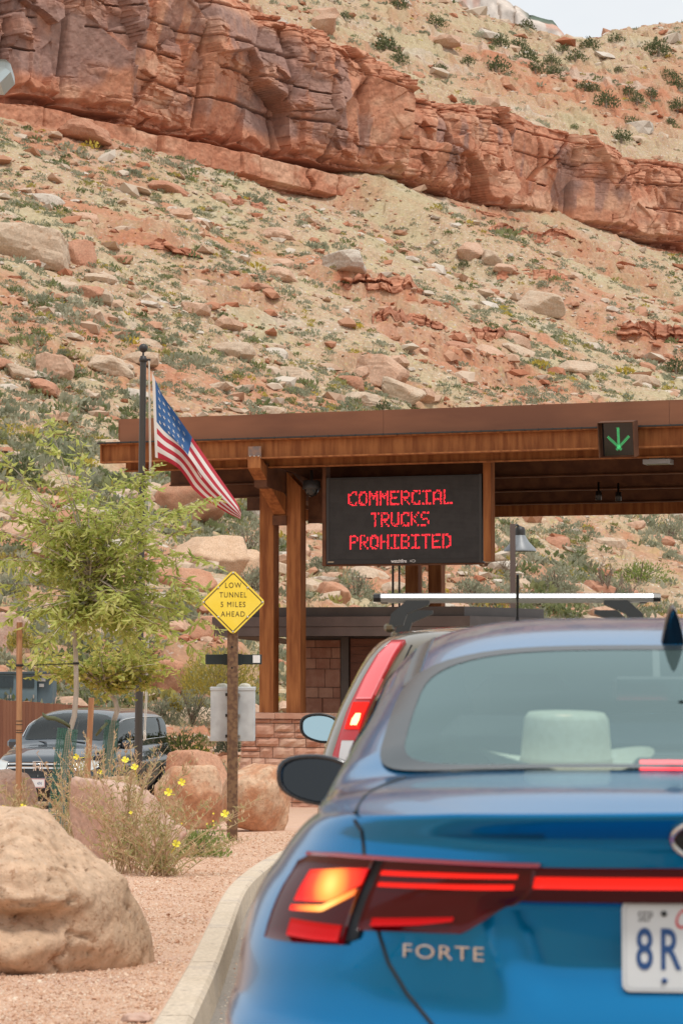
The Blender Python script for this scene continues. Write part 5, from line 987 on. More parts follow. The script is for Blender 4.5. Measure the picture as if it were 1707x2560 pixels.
mb = MB(); c = top+Vector((0, 0, .19)); mb.lathe([(.001, -.06)]+[(.06*math.cos(t), .06*math.sin(t)) for t in np.linspace(-1.5, 1.5, 14)]+[(.001, .06)], c, 20); fpp(mb, 'ball', M_DARK)
M_ROPE = mat('rope', (.62, .58, .52), .8); h0 = at(379, 935, d-.05); h1 = at(384, 1146, d-.05)
for o_ in (.0, .018): mb = MB(); mb.tube([top+Vector((.075+o_*.5, -.02, .02)), at(374, 1150, d-.06)+Vector((o_, 0, 0)), at(366, 1700, d-.08)+Vector((o_, 0, 0)), at(360, 1830, d-.1)+Vector((o_, 0, 0))], .006, 5); fpp(mb, 'halyard', M_ROPE)
mb = MB(); p = at(362, 1835, d-.12)
for i in range(5): mb.tube([p+Vector((.014*math.cos(t+i), -.01*i*.3, .045*math.sin(t)-.012*i)) for t in np.linspace(0, 6.28, 12)], .006, 5)
fpp(mb, 'rope_coil', M_ROPE)
TC = [(380, 930), (404, 985), (432, 1024), (460, 1064), (492, 1110), (525, 1158), (556, 1203), (582, 1240), (597, 1264), (603, 1283)]; BC = [(388, 1143), (408, 1149), (430, 1160), (448, 1172), (466, 1196), (482, 1222), (505, 1243), (535, 1262), (570, 1284), (601, 1298)]
def curve(C, s): x = np.linspace(0, 1, len(C)); c = np.array(C, float); return np.interp(s, x, c[:, 0]), np.interp(s, x, c[:, 1])
ns, nv = 110, 105; Sg = np.linspace(0, 1, ns)[:, None]+np.zeros((1, nv)); Vg = np.linspace(0, 1, nv)[None]+np.zeros((ns, 1))
def smooth1(a, n=3):
    for _ in range(n): a = np.concatenate([a[:1], (a[:-2]+a[1:-1]*2+a[2:])/4, a[-1:]])
    return a
tx, ty = [smooth1(a, 12)[:, None] for a in curve(TC, np.linspace(0, 1, ns))]; bx, by = [smooth1(a, 12)[:, None] for a in curve(BC, np.linspace(0, 1, ns))]
fq = sstep(.12, .45, Sg); fold = np.interp(Vg, [0, .36, .60, 1], [0, .55, .46, 1]); ww = Vg*(1-fq)+fq*fold; px_ = tx*(1-ww)+bx*ww; py_ = ty*(1-ww)+by*ww
dep = .16*np.sin(Sg*4.2+Vg*5.2)*np.clip(Sg*2.2, 0, 1)+.055*np.sin(Sg*9-Vg*11+1)*np.clip(Sg*3, 0, 1)+.35*Sg+.07*fq*sstep(.36, .60, Vg)
def flagpt(s, v, off=0.0):
    i = np.clip(s*(ns-1), 0, ns-1.001); j = np.clip(v*(nv-1), 0, nv-1.001); a, b = int(i), int(j); fa, fb = i-a, j-b
    q = lambda A: (A[a, b]*(1-fa)*(1-fb)+A[a+1, b]*fa*(1-fb)+A[a, b+1]*(1-fa)*fb+A[a+1, b+1]*fa*fb); p = at(q(px_), q(py_), d-.05); p.y += q(dep)-off; p.x = (p.x/(d-.05))*(p.y+off); p.z = EYE+(p.z-EYE)/(d-.05)*(p.y+off); return p
FLG = tag(empty('flag', h0), 'US flag with stars and stripes drooping in the wind from the flagpole', 'flag'); bpy.context.view_layer.update(); GI = FLG.matrix_world.inverted()
Vf = [flagpt(Sg[i, j], Vg[i, j]) for i in range(ns) for j in range(nv)]; Ff = gridfaces(ns, nv); si = Ff[:, 0]//nv; vi = Ff[:, 0] % nv; stripe = np.minimum((vi/8).astype(int), 12); mi = np.where((si/(ns-1) < .40) & (stripe < 7), 2, np.where(stripe % 2 == 0, 0, 1)); mi = np.where(si/(ns-1) < .03, 1, mi)
def cloth(n, c): m = mat(n, c, .8); N, L = nt(m); t = N.new('ShaderNodeBsdfTranslucent'); t.inputs[0].default_value = (*c, 1); x = N.new('ShaderNodeMixShader'); x.inputs[0].default_value = .3; L.new(N['Principled BSDF'].outputs[0], x.inputs[1]); L.new(t.outputs[0], x.inputs[2]); L.new(x.outputs[0], N['Material Output'].inputs[0]); return m
CL = [cloth('flag red', (.48, .035, .055)), cloth('flag white', (.74, .70, .66)), cloth('flag blue', (.045, .13, .32))]
o = link('cloth', npmesh('cloth', [tuple(v) for v in Vf], Ff, CL, mi, smooth=True), FLG); o.matrix_parent_inverse = GI
mb = MB()
for r_ in range(9):
    for c_ in range(6 if r_ % 2 == 0 else 5):
        s0 = .03+.62*((c_*2+1+(r_ % 2))/12); v0 = 7/13*(r_+1)/10; V = []
        if s0 > .375: continue
        for k_ in range(10): rr = (.026 if k_ % 2 == 0 else .0105); a = k_*math.pi/5; V.append(flagpt(s0+rr*.7*math.sin(a), v0-rr*1.1*math.cos(a), .008))
        mb.add([flagpt(s0, v0, .008)]+V, [(0, 1+i, 1+(i+1) % 10) for i in range(10)])
o = mb.build('stars', CL[1], FLG); o.matrix_parent_inverse = GI
# ------------------------------------------------------------ low tunnel sign on its rusty post
d = 24.6; k = d/FPX; M_SPOST = mat('rusty sign post', (.115, .06, .035), .85, col2=(.20, .115, .06), scale=26, detail=9, bump=.4, bscale=60, lo=.42, hi=.58, bdist=.002)
pb = at(580, 2090, d); mb = MB(); pt_ = at(580.5, 1500, d); mb.box((pb.x, d+.06, (pt_.z-.9)/2), (26*k, 26*k, pt_.z+.9), None, 0, .006); PST = mb.build('sign_post', M_SPOST); tag(PST, 'square rusty steel post carrying the yellow diamond sign', 'sign post')
mb = MB()
for py_h in (1618, 1670): p = at(580, py_h, d+.06-13*k-.001); mb.lathe([(.001, .001), (.011, .001)], (0, 0, 0), 10, M=pl(rotm((1, 0, 0), (0, 0, 1)), p))
mb.build('bolt_holes', M_BLK, PST)
SC = at(582.5, 1506, d-.01); M_YS = mat('sign yellow', (.95, .70, .06), .45, col2=(.97, .74, .09), scale=5); M_SB = mat('sign black', (.09, .055, .02), .6); SF = rotm((1, 0, .0), (0, 0, 1))
DS = tag(empty('diamond_sign', SC), 'yellow diamond sign reading low tunnel 5 miles ahead', 'road sign'); DS.matrix_world = pl(SF, SC)
def rdiamond(hd, rad, n=6):
    P = []; s = hd*math.sqrt(.5)-rad
    for q in range(4):
        cx, cy = [(s, s), (-s, s), (-s, -s), (s, -s)][q]
        for i in range(n+1): a = q*math.pi/2+i/n*math.pi/2; P.append((cx+rad*math.cos(a), cy+rad*math.sin(a)))
    c = math.cos(math.pi/4); return [(x*c-y*c, x*c+y*c) for x, y in P]
hd = 82*k; mb = MB(); mb.prism(rdiamond(hd, .045), Matrix.Translation((0, 0, -.004)), .006); mb.build('plate', M_YS, DS)
outer, inner = rdiamond(hd-.026, .03), rdiamond(hd-.041, .018); n = len(outer); mb = MB(); mb.add([(x, y, .0028) for x, y in outer]+[(x, y, .0028) for x, y in inner], [(i, (i+1) % n, n+(i+1) % n, n+i) for i in range(n)]); mb.build('border', M_SB, DS)
for w_, y_, s_ in (('LOW', 42, 1.0), ('TUNNEL', 18, .96), ('5 MILES', -6, 1.0), ('AHEAD', -30, 1.0)): text('lettering', w_, 19*k, Matrix.Translation((0, y_*k, .0035)), M_SB, DS, sx=.86*s_, extr=.0005, space=1.2)
M_BOLT = mat('steel bolts', (.55, .52, .48), .35, .7)
for x_, y_ in ((0, hd-.035), (0, -hd+.035), (hd-.035, 0), (-hd+.035, 0), (.5*hd-.018, .5*hd-.018), (-.5*hd+.018, .5*hd-.018), (.5*hd-.018, -.5*hd+.018), (-.5*hd+.018, -.5*hd+.018)):
    mb = MB(); mb.lathe([(.011, .003), (.012, .007), (.006, .011), (.001, .012)], (x_, y_, 0), 8); mb.build('bolt', M_BOLT, DS)
# black bar and metal box behind the post
BARM = mat('black green bar', (.012, .022, .022), .5); p = at(584, 1649, d+.16); mb = MB(); mb.box((p.x, p.y, p.z), (141*k, .06, 25*k), Matrix.Identity(4), 0, .004); o = mb.build('bar', BARM); tag(o, 'black horizontal bar with a white sticker behind the rusty sign post', 'bar')
mb = MB(); p = at(582, 1649, d+.135); mb.box(tuple(p), (46*k, .06, 28*k)); mb.build('clamp', BARM, o); mb = MB(); p = at(641, 1648, d+.127); mb.box(tuple(p), (18*k, .002, 19*k)); mb.build('sticker', M_WHT, o)
M_GALV = mat('galvanised sheet', (.50, .53, .55), .38, .35, col2=(.62, .66, .68), scale=6, detail=7); c = at(582.5, 1786, d+.30); mb = MB(); w, h = 111*k, 135*k; mb.box((c.x, c.y, c.z), (w, .2, h), None, 0, .006); BX = mb.build('metal_box', M_GALV); tag(BX, 'galvanised metal box bolted behind the rusty sign post', 'metal box')
mb = MB(); mb.box((c.x, c.y, c.z+h/2-.012), (w+.012, .215, .035), None, 0, .004); mb.build('lid', M_GALV, BX)
for px in (556, 612):
    q = at(px, 1718, d+.38); mb = MB(); mb.lathe([(.066, -.02), (.066, 0), (.058, .02), (.035, .036), (.001, .04)], tuple(q), 18); mb.build('dome', mat('cream dome', (.62, .58, .48), .5), BX)
for px in (566.5, 598):
    for py in (1737, 1789, 1841): q = at(px, py, d+.17); mb = MB(); mb.box(tuple(q), (6*k, .06, 7*k)); mb.lathe([(.008, -.01), (.008, .012)], (0, 0, 0), 8, M=pl(SF, q+Vector((0, -.035, 0)))); mb.build('bolt', M_DARK if px < 570 else M_BOLT, BX)
# ------------------------------------------------------------ fence, cabinet, roadside lamp
M_PLK = [mat('fence board %d' % i, c, .8, col2=c2, scale=6, stretch=(2, 2, .2), bump=.3) for i, (c, c2) in enumerate([((.24, .085, .045), (.29, .115, .06)), ((.21, .075, .04), (.26, .10, .055)), ((.27, .10, .055), (.31, .13, .07))])]
FA, FB = at(-130, 1750, 50), at(268, 1770, 57); FB.z = FA.z = 0; u = (FB-FA); LF = u.length; u.normalize(); FE = tag(empty('wooden_fence', FA), 'red brown board fence behind the parked van', 'fence')
bpy.context.view_layer.update(); FEI = FE.matrix_world.inverted(); n = int(LF/.145); mb = MB(); mb.box((0, 0, 0), (.138, .022, 1.9)); 
pm = []
for m in M_PLK: o = mb.build('board', m); pm.append(o.data); bpy.data.objects.remove(o)
for i in range(n):
    p = FA+u*(i+.5)*LF/n; zt = at(0, pwl(i/n, [0, 1], [1742, 1770]), p.y).z; o = link('board', random.choice(pm), FE); o.matrix_parent_inverse = FEI; o.matrix_world = pl(rotm(u, Vector((-u.y, u.x, 0))), (p.x, p.y, zt-.95+random.uniform(-.012, .012)))
mb = MB()
for dz in (.3, 1.0, 1.6): mb.bar(FA+Vector((0, .04, at(0, 1742, 50).z-dz)), FB+Vector((0, .04, at(0, 1770, 57).z-dz)), .04, .09)
o = mb.build('rails', M_PLK[1], FE); o.matrix_parent_inverse = FEI
M_TEAL = mat('cabinet blue grey', (.135, .20, .235), .5, col2=(.16, .225, .26), scale=3); M_TEALD = mat('cabinet louvre', (.06, .085, .10), .6); c0 = at(-60, 1672, 60); c1 = at(92, 1685, 60); zb_ = -2.0; k = 60/FPX
CB = tag(empty('utility_cabinet', (c0.x, 60, zb_)), 'blue grey utility cabinet behind the wooden fence', 'cabinet'); bpy.context.view_layer.update(); CI = CB.matrix_world.inverted()
def cbp(mb, n, m): o = mb.build(n, m, CB); o.matrix_parent_inverse = CI; return o
mb = MB(); ztp = c1.z; mb.box(((c0.x+c1.x)/2, 60.5, (ztp+zb_)/2), (c1.x-c0.x, 1.0, ztp-zb_), None, 0, .01); cbp(mb, 'body', M_TEAL); mb = MB(); mb.box(((c0.x+c1.x)/2+.18, 60.5, ztp+.02), (c1.x-c0.x+.42, 1.1, .05)); cbp(mb, 'lid', M_TEALD)
mb = MB(); mb.box((c1.x+.19, 60.6, (ztp+zb_)/2-.06), (.37, .9, ztp-zb_-.12)); cbp(mb, 'side_section', mat('cabinet side', (.115, .17, .205), .5))
for px0, px1 in ((-10, 34), (55, 86)):
    mb = MB(); a, b = at(px0, 1691, 59.99), at(px1, 1720, 59.99)
    for i in range(14): x = a.x+(b.x-a.x)*(i+.5)/14; mb.box((x, 59.99, (a.z+b.z)/2), ((b.x-a.x)/24, .03, a.z-b.z))
    cbp(mb, 'louvre', M_TEALD)
for px in (20, 27, 84): mb = MB(); q = at(px, 1742, 59.97); mb.box(tuple(q), (.03, .05, .09)); cbp(mb, 'handle', M_BOLT)
for (px, py, w, h) in ((104, 1700, 20, 8), (104, 1714, 12, 8)): mb = MB(); q = at(px, py, 60.12); mb.box(tuple(q), (w*k, .012, h*k)); cbp(mb, 'sticker', M_WHT)
# end of a roadside lamp reaching in from the left
d = 22; k = d/FPX; LM_ = mat('lamp head grey blue', (.42, .50, .52), .4, .3); LD = tag(empty('street_lamp', (at(-220, 1700, d).x, d, zgf(d))), 'grey box head of a roadside lamp, cut by the top left edge', 'street lamp'); bpy.context.view_layer.update(); LDI = LD.matrix_world.inverted()
poly = [(-95, -10), (-95, 58), (-40, 58), (12, 8), (13, -2), (10, -48+40), (0, -18)]
sec = [(-13, 0), (-13, 45), (-2, 57), (0, 57)]
P0_ = [(26, 158), (27, 178), (0, 205), (-60, 205), (-60, 147), (14, 147)]; mb = MB(); n = len(P0_); V0 = [at(*p, d) for p in P0_]; V1 = [v+Vector((-.03, .5, 0)) for v in V0]; cen = Vector((0, 0, 0)); Vi = [at(13 if p[0] > 13 else p[0], min(max(p[1], 150), 182 if p[0] > -50 and p[0] < 20 else 182), d-.0) for p in P0_]
Vi = [at(13, 152, d+.03), at(13, 168, d+.03), at(-2, 183, d+.03), at(-58, 183, d+.03), at(-58, 150, d+.03), at(13, 150, d+.03)]
mb.add(V0+V1, [(i, (i+1) % n, n+(i+1) % n, n+i) for i in range(n)]+[tuple(range(n, 2*n))]); mb.add(V0+Vi, [(i, (i+1) % n, n+(i+1) % n, n+i) for i in range(n)]+[tuple(n+i for i in range(n))]); o = mb.build('lamp_head', LM_, LD); o.matrix_parent_inverse = LDI
mb = MB(); xx = at(-220, 1700, d).x; zt = at(0, 175, d).z; mb.tube([(xx, d, zgf(d)), (xx, d, zt-.3), (xx+.1, d, zt), (at(-50, 175, d).x, d+.2, zt+.02)], .06, 10); o = mb.build('pole', LM_, LD); o.matrix_parent_inverse = LDI
# ------------------------------------------------------------ cars
def pchip(x, xs, ys):
    xs = np.asarray(xs, float); ys = np.asarray(ys, float); h = np.diff(xs); dl = np.diff(ys)/h; m = np.zeros(len(xs)); m[0], m[-1] = dl[0], dl[-1]
    for i in range(1, len(xs)-1):
        if dl[i-1]*dl[i] > 0: w1, w2 = 2*h[i]+h[i-1], h[i]+2*h[i-1]; m[i] = (w1+w2)/(w1/dl[i-1]+w2/dl[i])
    x = np.clip(x, xs[0], xs[-1]); k = np.clip(np.searchsorted(xs, x)-1, 0, len(xs)-2); t = (x-xs[k])/h[k]
    return ys[k]*(1+2*t)*(1-t)**2+h[k]*m[k]*t*(1-t)**2+ys[k+1]*t*t*(3-2*t)+h[k]*m[k+1]*t*t*(t-1)
class Car:
    """body = side shell of stacked waterlines (t: 0 rear centre, 1-2 flank, 3 front centre) + upper shell (p: 0 spine, 1 belt; y station)"""
    def __init__(s, levels, hw, yr, yf, Lr, Lf, n, drop, spine, nu, tc=.6, recess=None):
        s.zs = levels; s.hw = hw; s.yr = yr; s.yf = yf; s.Lr = Lr; s.Lf = Lf; s.n = n; s.drop = drop; s.sp = spine; s.nu = nu; s.tc = tc; s.recess = recess
    def LS(s, t, z):
        t = np.asarray(t, float); z = np.asarray(z, float); t, z = np.broadcast_arrays(t, z); hw = pchip(z, s.zs, s.hw); yr = pchip(z, s.zs, s.yr); yf = pchip(z, s.zs, s.yf)
        def corner(a, n): r = 1/(np.abs(np.sin(a))**n+np.abs(np.cos(a))**n)**(1/n); return r*np.sin(a), 1-r*np.cos(a)
        xr, dr = corner(np.clip(t, 0, 1)*math.pi/2, s.n[0]); xf, df = corner(np.clip(3-t, 0, 1)*math.pi/2, s.n[1])
        y0, y1 = yr+s.Lr, yf-s.Lf; f = np.clip(t-1, 0, 1)
        x = np.where(t < 1, xr, np.where(t > 2, xf, 1.0)); bul = 1.0-.02*np.sin(f*math.pi)*0
        y = np.where(t < 1, yr+s.Lr*dr, np.where(t > 2, yf-s.Lf*df, y0+(y1-y0)*f)); X = -hw*x*bul
        if s.recess is not None: y = y+np.where(t < 1, s.recess(X, z), 0)
        zt = s.zs[-1]; Z = z-s.drop(t)*np.clip((z-.7*zt)/(.3*zt), 0, 1)**2
        return np.stack([X, y, Z], -1)
    def B(s, t): return s.LS(t, np.full(np.shape(t), s.zs[-1]))
    def US(s, p, v):
        """p in [-1,1], v in [0,1]"""
        p = np.asarray(p, float); v = np.asarray(v, float); p, v = np.broadcast_arrays(p, v); a = np.abs(p)
        o = s.B(s.tc+(3-2*s.tc)*v); xo, yo, zo = o[..., 0], o[..., 1], o[..., 2]; ys = pchip(v, s.sp[0], s.sp[1]); zs = pchip(v, s.sp[0], s.sp[2]); n = pchip(v, s.sp[0], s.sp[3])
        ang = a*math.pi/2; r = 1/(np.abs(np.sin(ang))**n+np.abs(np.cos(ang))**n)**(1/n); fx = r*np.sin(ang); fz = r*np.cos(ang); fx = np.where(a >= 1, 1, fx)
        X = xo*fx; Z = zo+(zs-zo)*fz; q = fx**2; Y = ys+(yo-ys)*q
        def fix(vv, tt, wv):
            e = s.B(tt); ev = np.full(np.shape(v), vv); oo = s.B(s.tc+(3-2*s.tc)*ev); zz = pchip(ev, s.sp[0], s.sp[2]); yy = pchip(ev, s.sp[0], s.sp[1]); nn = pchip(ev, s.sp[0], s.sp[3]); r = 1/(np.abs(np.sin(ang))**nn+np.abs(np.cos(ang))**nn)**(1/nn); gx = np.where(a >= 1, 1, r*np.sin(ang)); gz = r*np.cos(ang)
            return (wv*(e[..., 0]-oo[..., 0]*gx), wv*(e[..., 1]-(yy+(oo[..., 1]-yy)*gx**2)), wv*(e[..., 2]-(oo[..., 2]+(zz-oo[..., 2])*gz)))
        for vv, tt, wv in ((0.0, s.tc*a, (1-sstep(0, .06, v))), (1.0, 3-s.tc*a, sstep(.92, 1, v))):
            d = fix(vv, tt, wv); X, Y, Z = X+d[0], Y+d[1], Z+d[2]
        return np.stack([np.where(p < 0, -X, X), Y, Z], -1)
    def body(s, holes, nt_=190, nz=90, nv=220, npz=56):
        p = np.sin(np.linspace(-1, 1, 2*npz+1)*math.pi/2)*.35+np.linspace(-1, 1, 2*npz+1)*.65; v = np.linspace(0, 1, nv); ph = p[npz:]; t = np.concatenate([s.tc*ph, (s.tc+(3-2*s.tc)*v)[1:-1], (3-s.tc*ph)[::-1]]); z = np.linspace(s.zs[0], s.zs[-1], nz); T, Z = np.meshgrid(t, z); P = s.LS(T, Z)
        a = P.reshape(-1, 3); F = gridfaces(nz, len(t)); m = a.copy(); m[:, 0] *= -1
        p = np.sin(np.linspace(-1, 1, 2*npz+1)*math.pi/2)*.35+np.linspace(-1, 1, 2*npz+1)*.65; v = np.linspace(0, 1, nv); PP, VV = np.meshgrid(p, v); Q = s.US(PP, VV).reshape(-1, 3); G = gridfaces(nv, len(p))
        pc = PP.reshape(-1)[G].mean(1); vc = VV.reshape(-1)[G].mean(1); keep = np.ones(len(G), bool)
        for h in holes: keep &= ~h(pc, vc)
        G = G[keep]; n1 = len(a); V = np.vstack([a, m, Q]); FF = np.vstack([F, F[:, ::-1]+n1, G[:, ::-1]+2*n1]); return V, FF
    def normal(s, f, a, b, e=1e-3):
        d1 = f(a+e, b)-f(a-e, b); d2 = f(a, b+e)-f(a, b-e); n = np.cross(d1, d2); return n/np.maximum(np.linalg.norm(n, axis=-1, keepdims=True), 1e-9)
def carmesh(name, V, F, m, parent):
    import bmesh
    me = npmesh(name, V, F, m, smooth=True); bm = bmesh.new(); bm.from_mesh(me); bmesh.ops.remove_doubles(bm, verts=bm.verts, dist=.0008); bmesh.ops.recalc_face_normals(bm, faces=bm.faces)
    bm.to_mesh(me); bm.free(); me.polygons.foreach_set('use_smooth', np.ones(len(me.polygons), bool)); return link(name, me, parent)
def spatch(name, fn, A, B_, off, m, parent, sgn=1, skirt=.012, mirror=False):
    """patch of surface fn over arrays A,B (grid), raised by off along the outward normal, with a skirt sunk into the body"""
    A, B_ = np.broadcast_arrays(np.asarray(A, float), np.asarray(B_, float)); P = fn(A, B_); e = 2e-3; d1 = fn(A+e, B_)-fn(A-e, B_); d2 = fn(A, B_+e)-fn(A, B_-e); n = np.cross(d1, d2); n = n/np.maximum(np.linalg.norm(n, axis=-1, keepdims=True), 1e-9)*sgn
    Q = P+n*off; nr, nc = A.shape; V = Q.reshape(-1, 3); F = gridfaces(nr, nc); ring = [(0, j) for j in range(nc)]+[(i, nc-1) for i in range(1, nr)]+[(nr-1, j) for j in range(nc-2, -1, -1)]+[(i, 0) for i in range(nr-2, 0, -1)]
    ri = np.array([i*nc+j for i, j in ring]); low = (P-n*skirt).reshape(-1, 3)[ri]; k = len(ri); b = len(V); V = np.vstack([V, low]); S_ = np.stack([ri, np.roll(ri, -1), b+(np.arange(k)+1) % k, b+np.arange(k)], 1); F = np.vstack([F, S_])
    c0 = (nr//2-1)*(nc-1)+nc//2 if nr > 2 else nc//2; f0 = V[F[min(c0, len(F)-1)]]
    if np.dot(np.cross(f0[1]-f0[0], f0[3]-f0[0]), n.reshape(-1, 3)[F[min(c0, len(F)-1)][0] % (nr*nc)]) < 0: F = F[:, ::-1]
    sm = np.r_[np.ones((nr-1)*(nc-1), bool), np.zeros(k, bool)].tolist()
    if mirror == 'join': W_ = V.copy(); W_[:, 0] *= -1; F = np.vstack([F, F[:, ::-1]+len(V)]); V = np.vstack([V, W_]); sm = sm*2
    me = npmesh(name, V, F, m, smooth=False); me.polygons.foreach_set('use_smooth', sm); o = link(name, me, parent)
    if mirror is True:
        W_ = V.copy(); W_[:, 0] *= -1; me = npmesh(name, W_, F[:, ::-1], m, smooth=False); me.polygons.foreach_set('use_smooth', sm); MIR[o.name] = link(name, me, MIR.get(parent.name, parent))
    return o
def both(fn, name, m, parent):
    """build fn(mb, side) once per side of the car, each its own mesh"""
    for s_ in (1, -1): mb = MB(); fn(mb, s_); mb.build(name, m, parent)
MIR = {}
def ringpatch(name, fn, outline, scales, off, m, parent, sgn=1, close=True):
    """star-shaped patch: outline (n,2) in parameter space shrunk to its middle in rings"""
    o = np.array(outline, float); c = (o.max(0)+o.min(0))/2; V = []; n = len(o)
    for sc in scales: q = c+(o-c)*sc; V.append((q[:, 0], q[:, 1]))
    A = np.stack([v[0] for v in V]); Bq = np.stack([v[1] for v in V]); P = fn(A, Bq); e = 2e-3; nn = np.cross(fn(A+e, Bq)-fn(A-e, Bq), fn(A, Bq+e)-fn(A, Bq-e)); nn = nn/np.maximum(np.linalg.norm(nn, axis=-1, keepdims=True), 1e-9)*sgn
    Q = (P+nn*off).reshape(-1, 3); F = []
    for r in range(len(scales)-1):
        for i in range(n): F.append((r*n+i, r*n+(i+1) % n, (r+1)*n+(i+1) % n, (r+1)*n+i))
    F = np.array(F); f0 = Q[F[0]]; 
    if np.dot(np.cross(f0[1]-f0[0], f0[3]-f0[0]), nn.reshape(-1, 3)[0]) < 0: F = F[:, ::-1]
    return link(name, npmesh(name, Q, F, m, smooth=True), parent)
def rrect(p0, p1, v0, v1, pt0=None, pt1=None, n=4.5, k=120):
    """rounded trapezoid in (p,v): bottom edge p0..p1 at v0, top edge pt0..pt1 at v1"""
    pt0 = p0 if pt0 is None else pt0; pt1 = p1 if pt1 is None else pt1; R_ = []
    for a in np.linspace(0, math.tau, k, endpoint=False):
        r = 1/(abs(math.cos(a))**n+abs(math.sin(a))**n)**(1/n); x, y = r*math.cos(a), r*math.sin(a); f = (y+1)/2; lo = p0+(pt0-p0)*f; hi = p1+(pt1-p1)*f; R_.append(((lo+hi)/2+(hi-lo)/2*x, v0+(v1-v0)*f))
    return R_
def inpoly(o):
    o = np.array(o); c = (o.max(0)+o.min(0))/2; q = c+(o-c)*.955; ang = np.arctan2((q[:, 1]-c[1])/np.ptp(q[:, 1]), (q[:, 0]-c[0])/np.ptp(q[:, 0])); rad = np.hypot((q[:, 1]-c[1])/np.ptp(q[:, 1]), (q[:, 0]-c[0])/np.ptp(q[:, 0])); i = np.argsort(ang); ang, rad = ang[i], rad[i]
    def f(p, v): a = np.arctan2((v-c[1])/np.ptp(q[:, 1]), (p-c[0])/np.ptp(q[:, 0])); return np.hypot((v-c[1])/np.ptp(q[:, 1]), (p-c[0])/np.ptp(q[:, 0])) < np.interp(a, ang, rad, period=math.tau)
    return f
M_TYRE = mat('tyre rubber', (.02, .02, .02), .8); M_RIM = mat('wheel rim', (.45, .46, .48), .3, .9); M_CHR = mat('chrome', (.75, .75, .74), .12, 1.0)
def wheel(parent, x, y, r=.32, w=.2, name='wheel'):
    s = 1 if x > 0 else -1; M = Matrix.Translation((x, y, r)) @ Matrix.Rotation(R(90)*s, 4, 'Y'); mb = MB(); mb.lathe([(r*.64, -w/2), (r*.92, -w/2), (r, -w*.32), (r, w*.32), (r*.92, w/2), (r*.64, w/2), (r*.62, w*.3)], n=28, M=M); o = mb.build('wheel', M_TYRE, parent)
    mb = MB(); mb.lathe([(r*.64, w*.42), (r*.6, w*.30), (r*.56, w*.25)], n=28, M=M)
    for k in range(5):
        a = k*math.tau/5; mb.add([M @ Vector((math.cos(a+d)*rr, math.sin(a+d)*rr, zz)) for rr, d, zz in ((r*.1, -.7, w*.4), (r*.1, .7, w*.4), (r*.6, .13, w*.34), (r*.6, -.13, w*.34))], [(0, 1, 2, 3)])
    mb.lathe([(r*.14, w*.3), (r*.14, w*.42), (.001, w*.44)], n=14, M=M); mb.lathe([(r*.57, w*.1), (.001, w*.1)], n=20, mi=1, M=M); mb.build('rim', [M_RIM, M_BLK], o); return o
def carplace(name, x, y, yaw, label, pitch=0.0):
    t = empty(name, (x, y, zgf(y)), yaw, pitch); return tag(t, label, 'car')
def spmat(name, col, **k): return mat(name, col, **k)

# -------- the blue sedan
M_BLUE = mat('blue paint', (.0005, .18, .42), .20, .72, coat=.5, spec=.1); M_LINE = mat('shut line', (.002, .004, .008), .6)
def blue_recess(x, z):
    a = np.abs(x); e = sstep(.40, .33, a-(.93-z)*.18) if False else 1-sstep(.31, .42, a-(.93-z)*-.30); return .035*e*sstep(.71, .82, z)*(1-sstep(.915, .945, z))
SED = Car([.18, .35, .50, .60, .655, .675, .70, .78, .86, .92, .955, .985, 1.02, 1.045, 1.064, 1.078],
          [.82, .88, .91, .915, .912, .91, .905, .893, .872, .845, .822, .806, .786, .768, .752, .735],
          [.13, .03, -.015, -.03, -.025, .0, .045, .055, .055, .048, .045, .046, .048, .030, .012, .0],
          [4.5, 4.62, 4.64, 4.6, 4.58, 4.57, 4.56, 4.53, 4.48, 4.40, 4.36, 4.32, 4.28, 4.25, 4.22, 4.2], .92, .9, (3.0, 2.6),
          lambda t: np.interp(t, [0, .35, .6, .8, 1.0, 1.6, 2.2, 3], [0, .008, .026, .045, .055, .075, .13, .30]),
          ([0, .04, .09, .15, .21, .30, .40, .47, .55, .62, .70, .77, .84, .92, 1.0], [0, .17, .38, .62, .85, 1.2, 1.6, 1.9, 2.3, 2.65, 3.05, 3.45, 3.65, 3.95, 4.2], [1.078, 1.104, 1.113, 1.118, 1.165, 1.258, 1.352, 1.402, 1.432, 1.436, 1.36, 1.12, 1.03, .95, .80], [2.6, 2.6, 2.7, 2.9, 3.2, 3.6, 3.9, 4.1, 4.2, 4.1, 3.7, 3.0, 2.8, 2.6, 2.6]), 0, .6, blue_recess)
SX, SY, SYAW = .618, 4.0, R(-5.6)
CAR = carplace('blue_sedan', SX, SY, SYAW, 'shiny blue sedan with lit red tail lights, rear facing us, right foreground'); US, LS = SED.US, SED.LS
vw = lambda y: float(np.interp(y, SED.sp[1], SED.sp[0]))
rg = rrect(-.555, .555, vw(.625), vw(1.62), -.505, .505, 5.5); wg = rrect(-.46, .46, vw(2.72), vw(3.40), -.50, .50, 5)
sg = [rrect(.60*sg_, .86*sg_, .30, .71, .60*sg_, .86*sg_, 5) for sg_ in (1, -1)]
V, F = SED.body([inpoly(rg), inpoly(wg)]+[inpoly(o) for o in sg]); carmesh('body', V, F, M_BLUE, CAR)
G_REAR = glassmat('rear glass', (.74, .87, .86), 1.5, haze=.11, hcol=(.50, .74, .74), gcol=(.62, .82, .84)); G_CLEAR = glassmat('clear glass', (.86, .93, .92), 1.4); M_FRIT = mat('frit band', (.03, .042, .05), .22, coat=0, spec=.25)
UP = -1 if SED.normal(US, np.array(.2), np.array(.6))[2] < 0 else 1
wr = ringpatch('rear_window', US, rg, [.90, .7, .45, .2, .02], .004, G_REAR, CAR, UP); ringpatch('frit', US, rg, [1.0, .97, .93, .895], .005, M_FRIT, wr, UP)
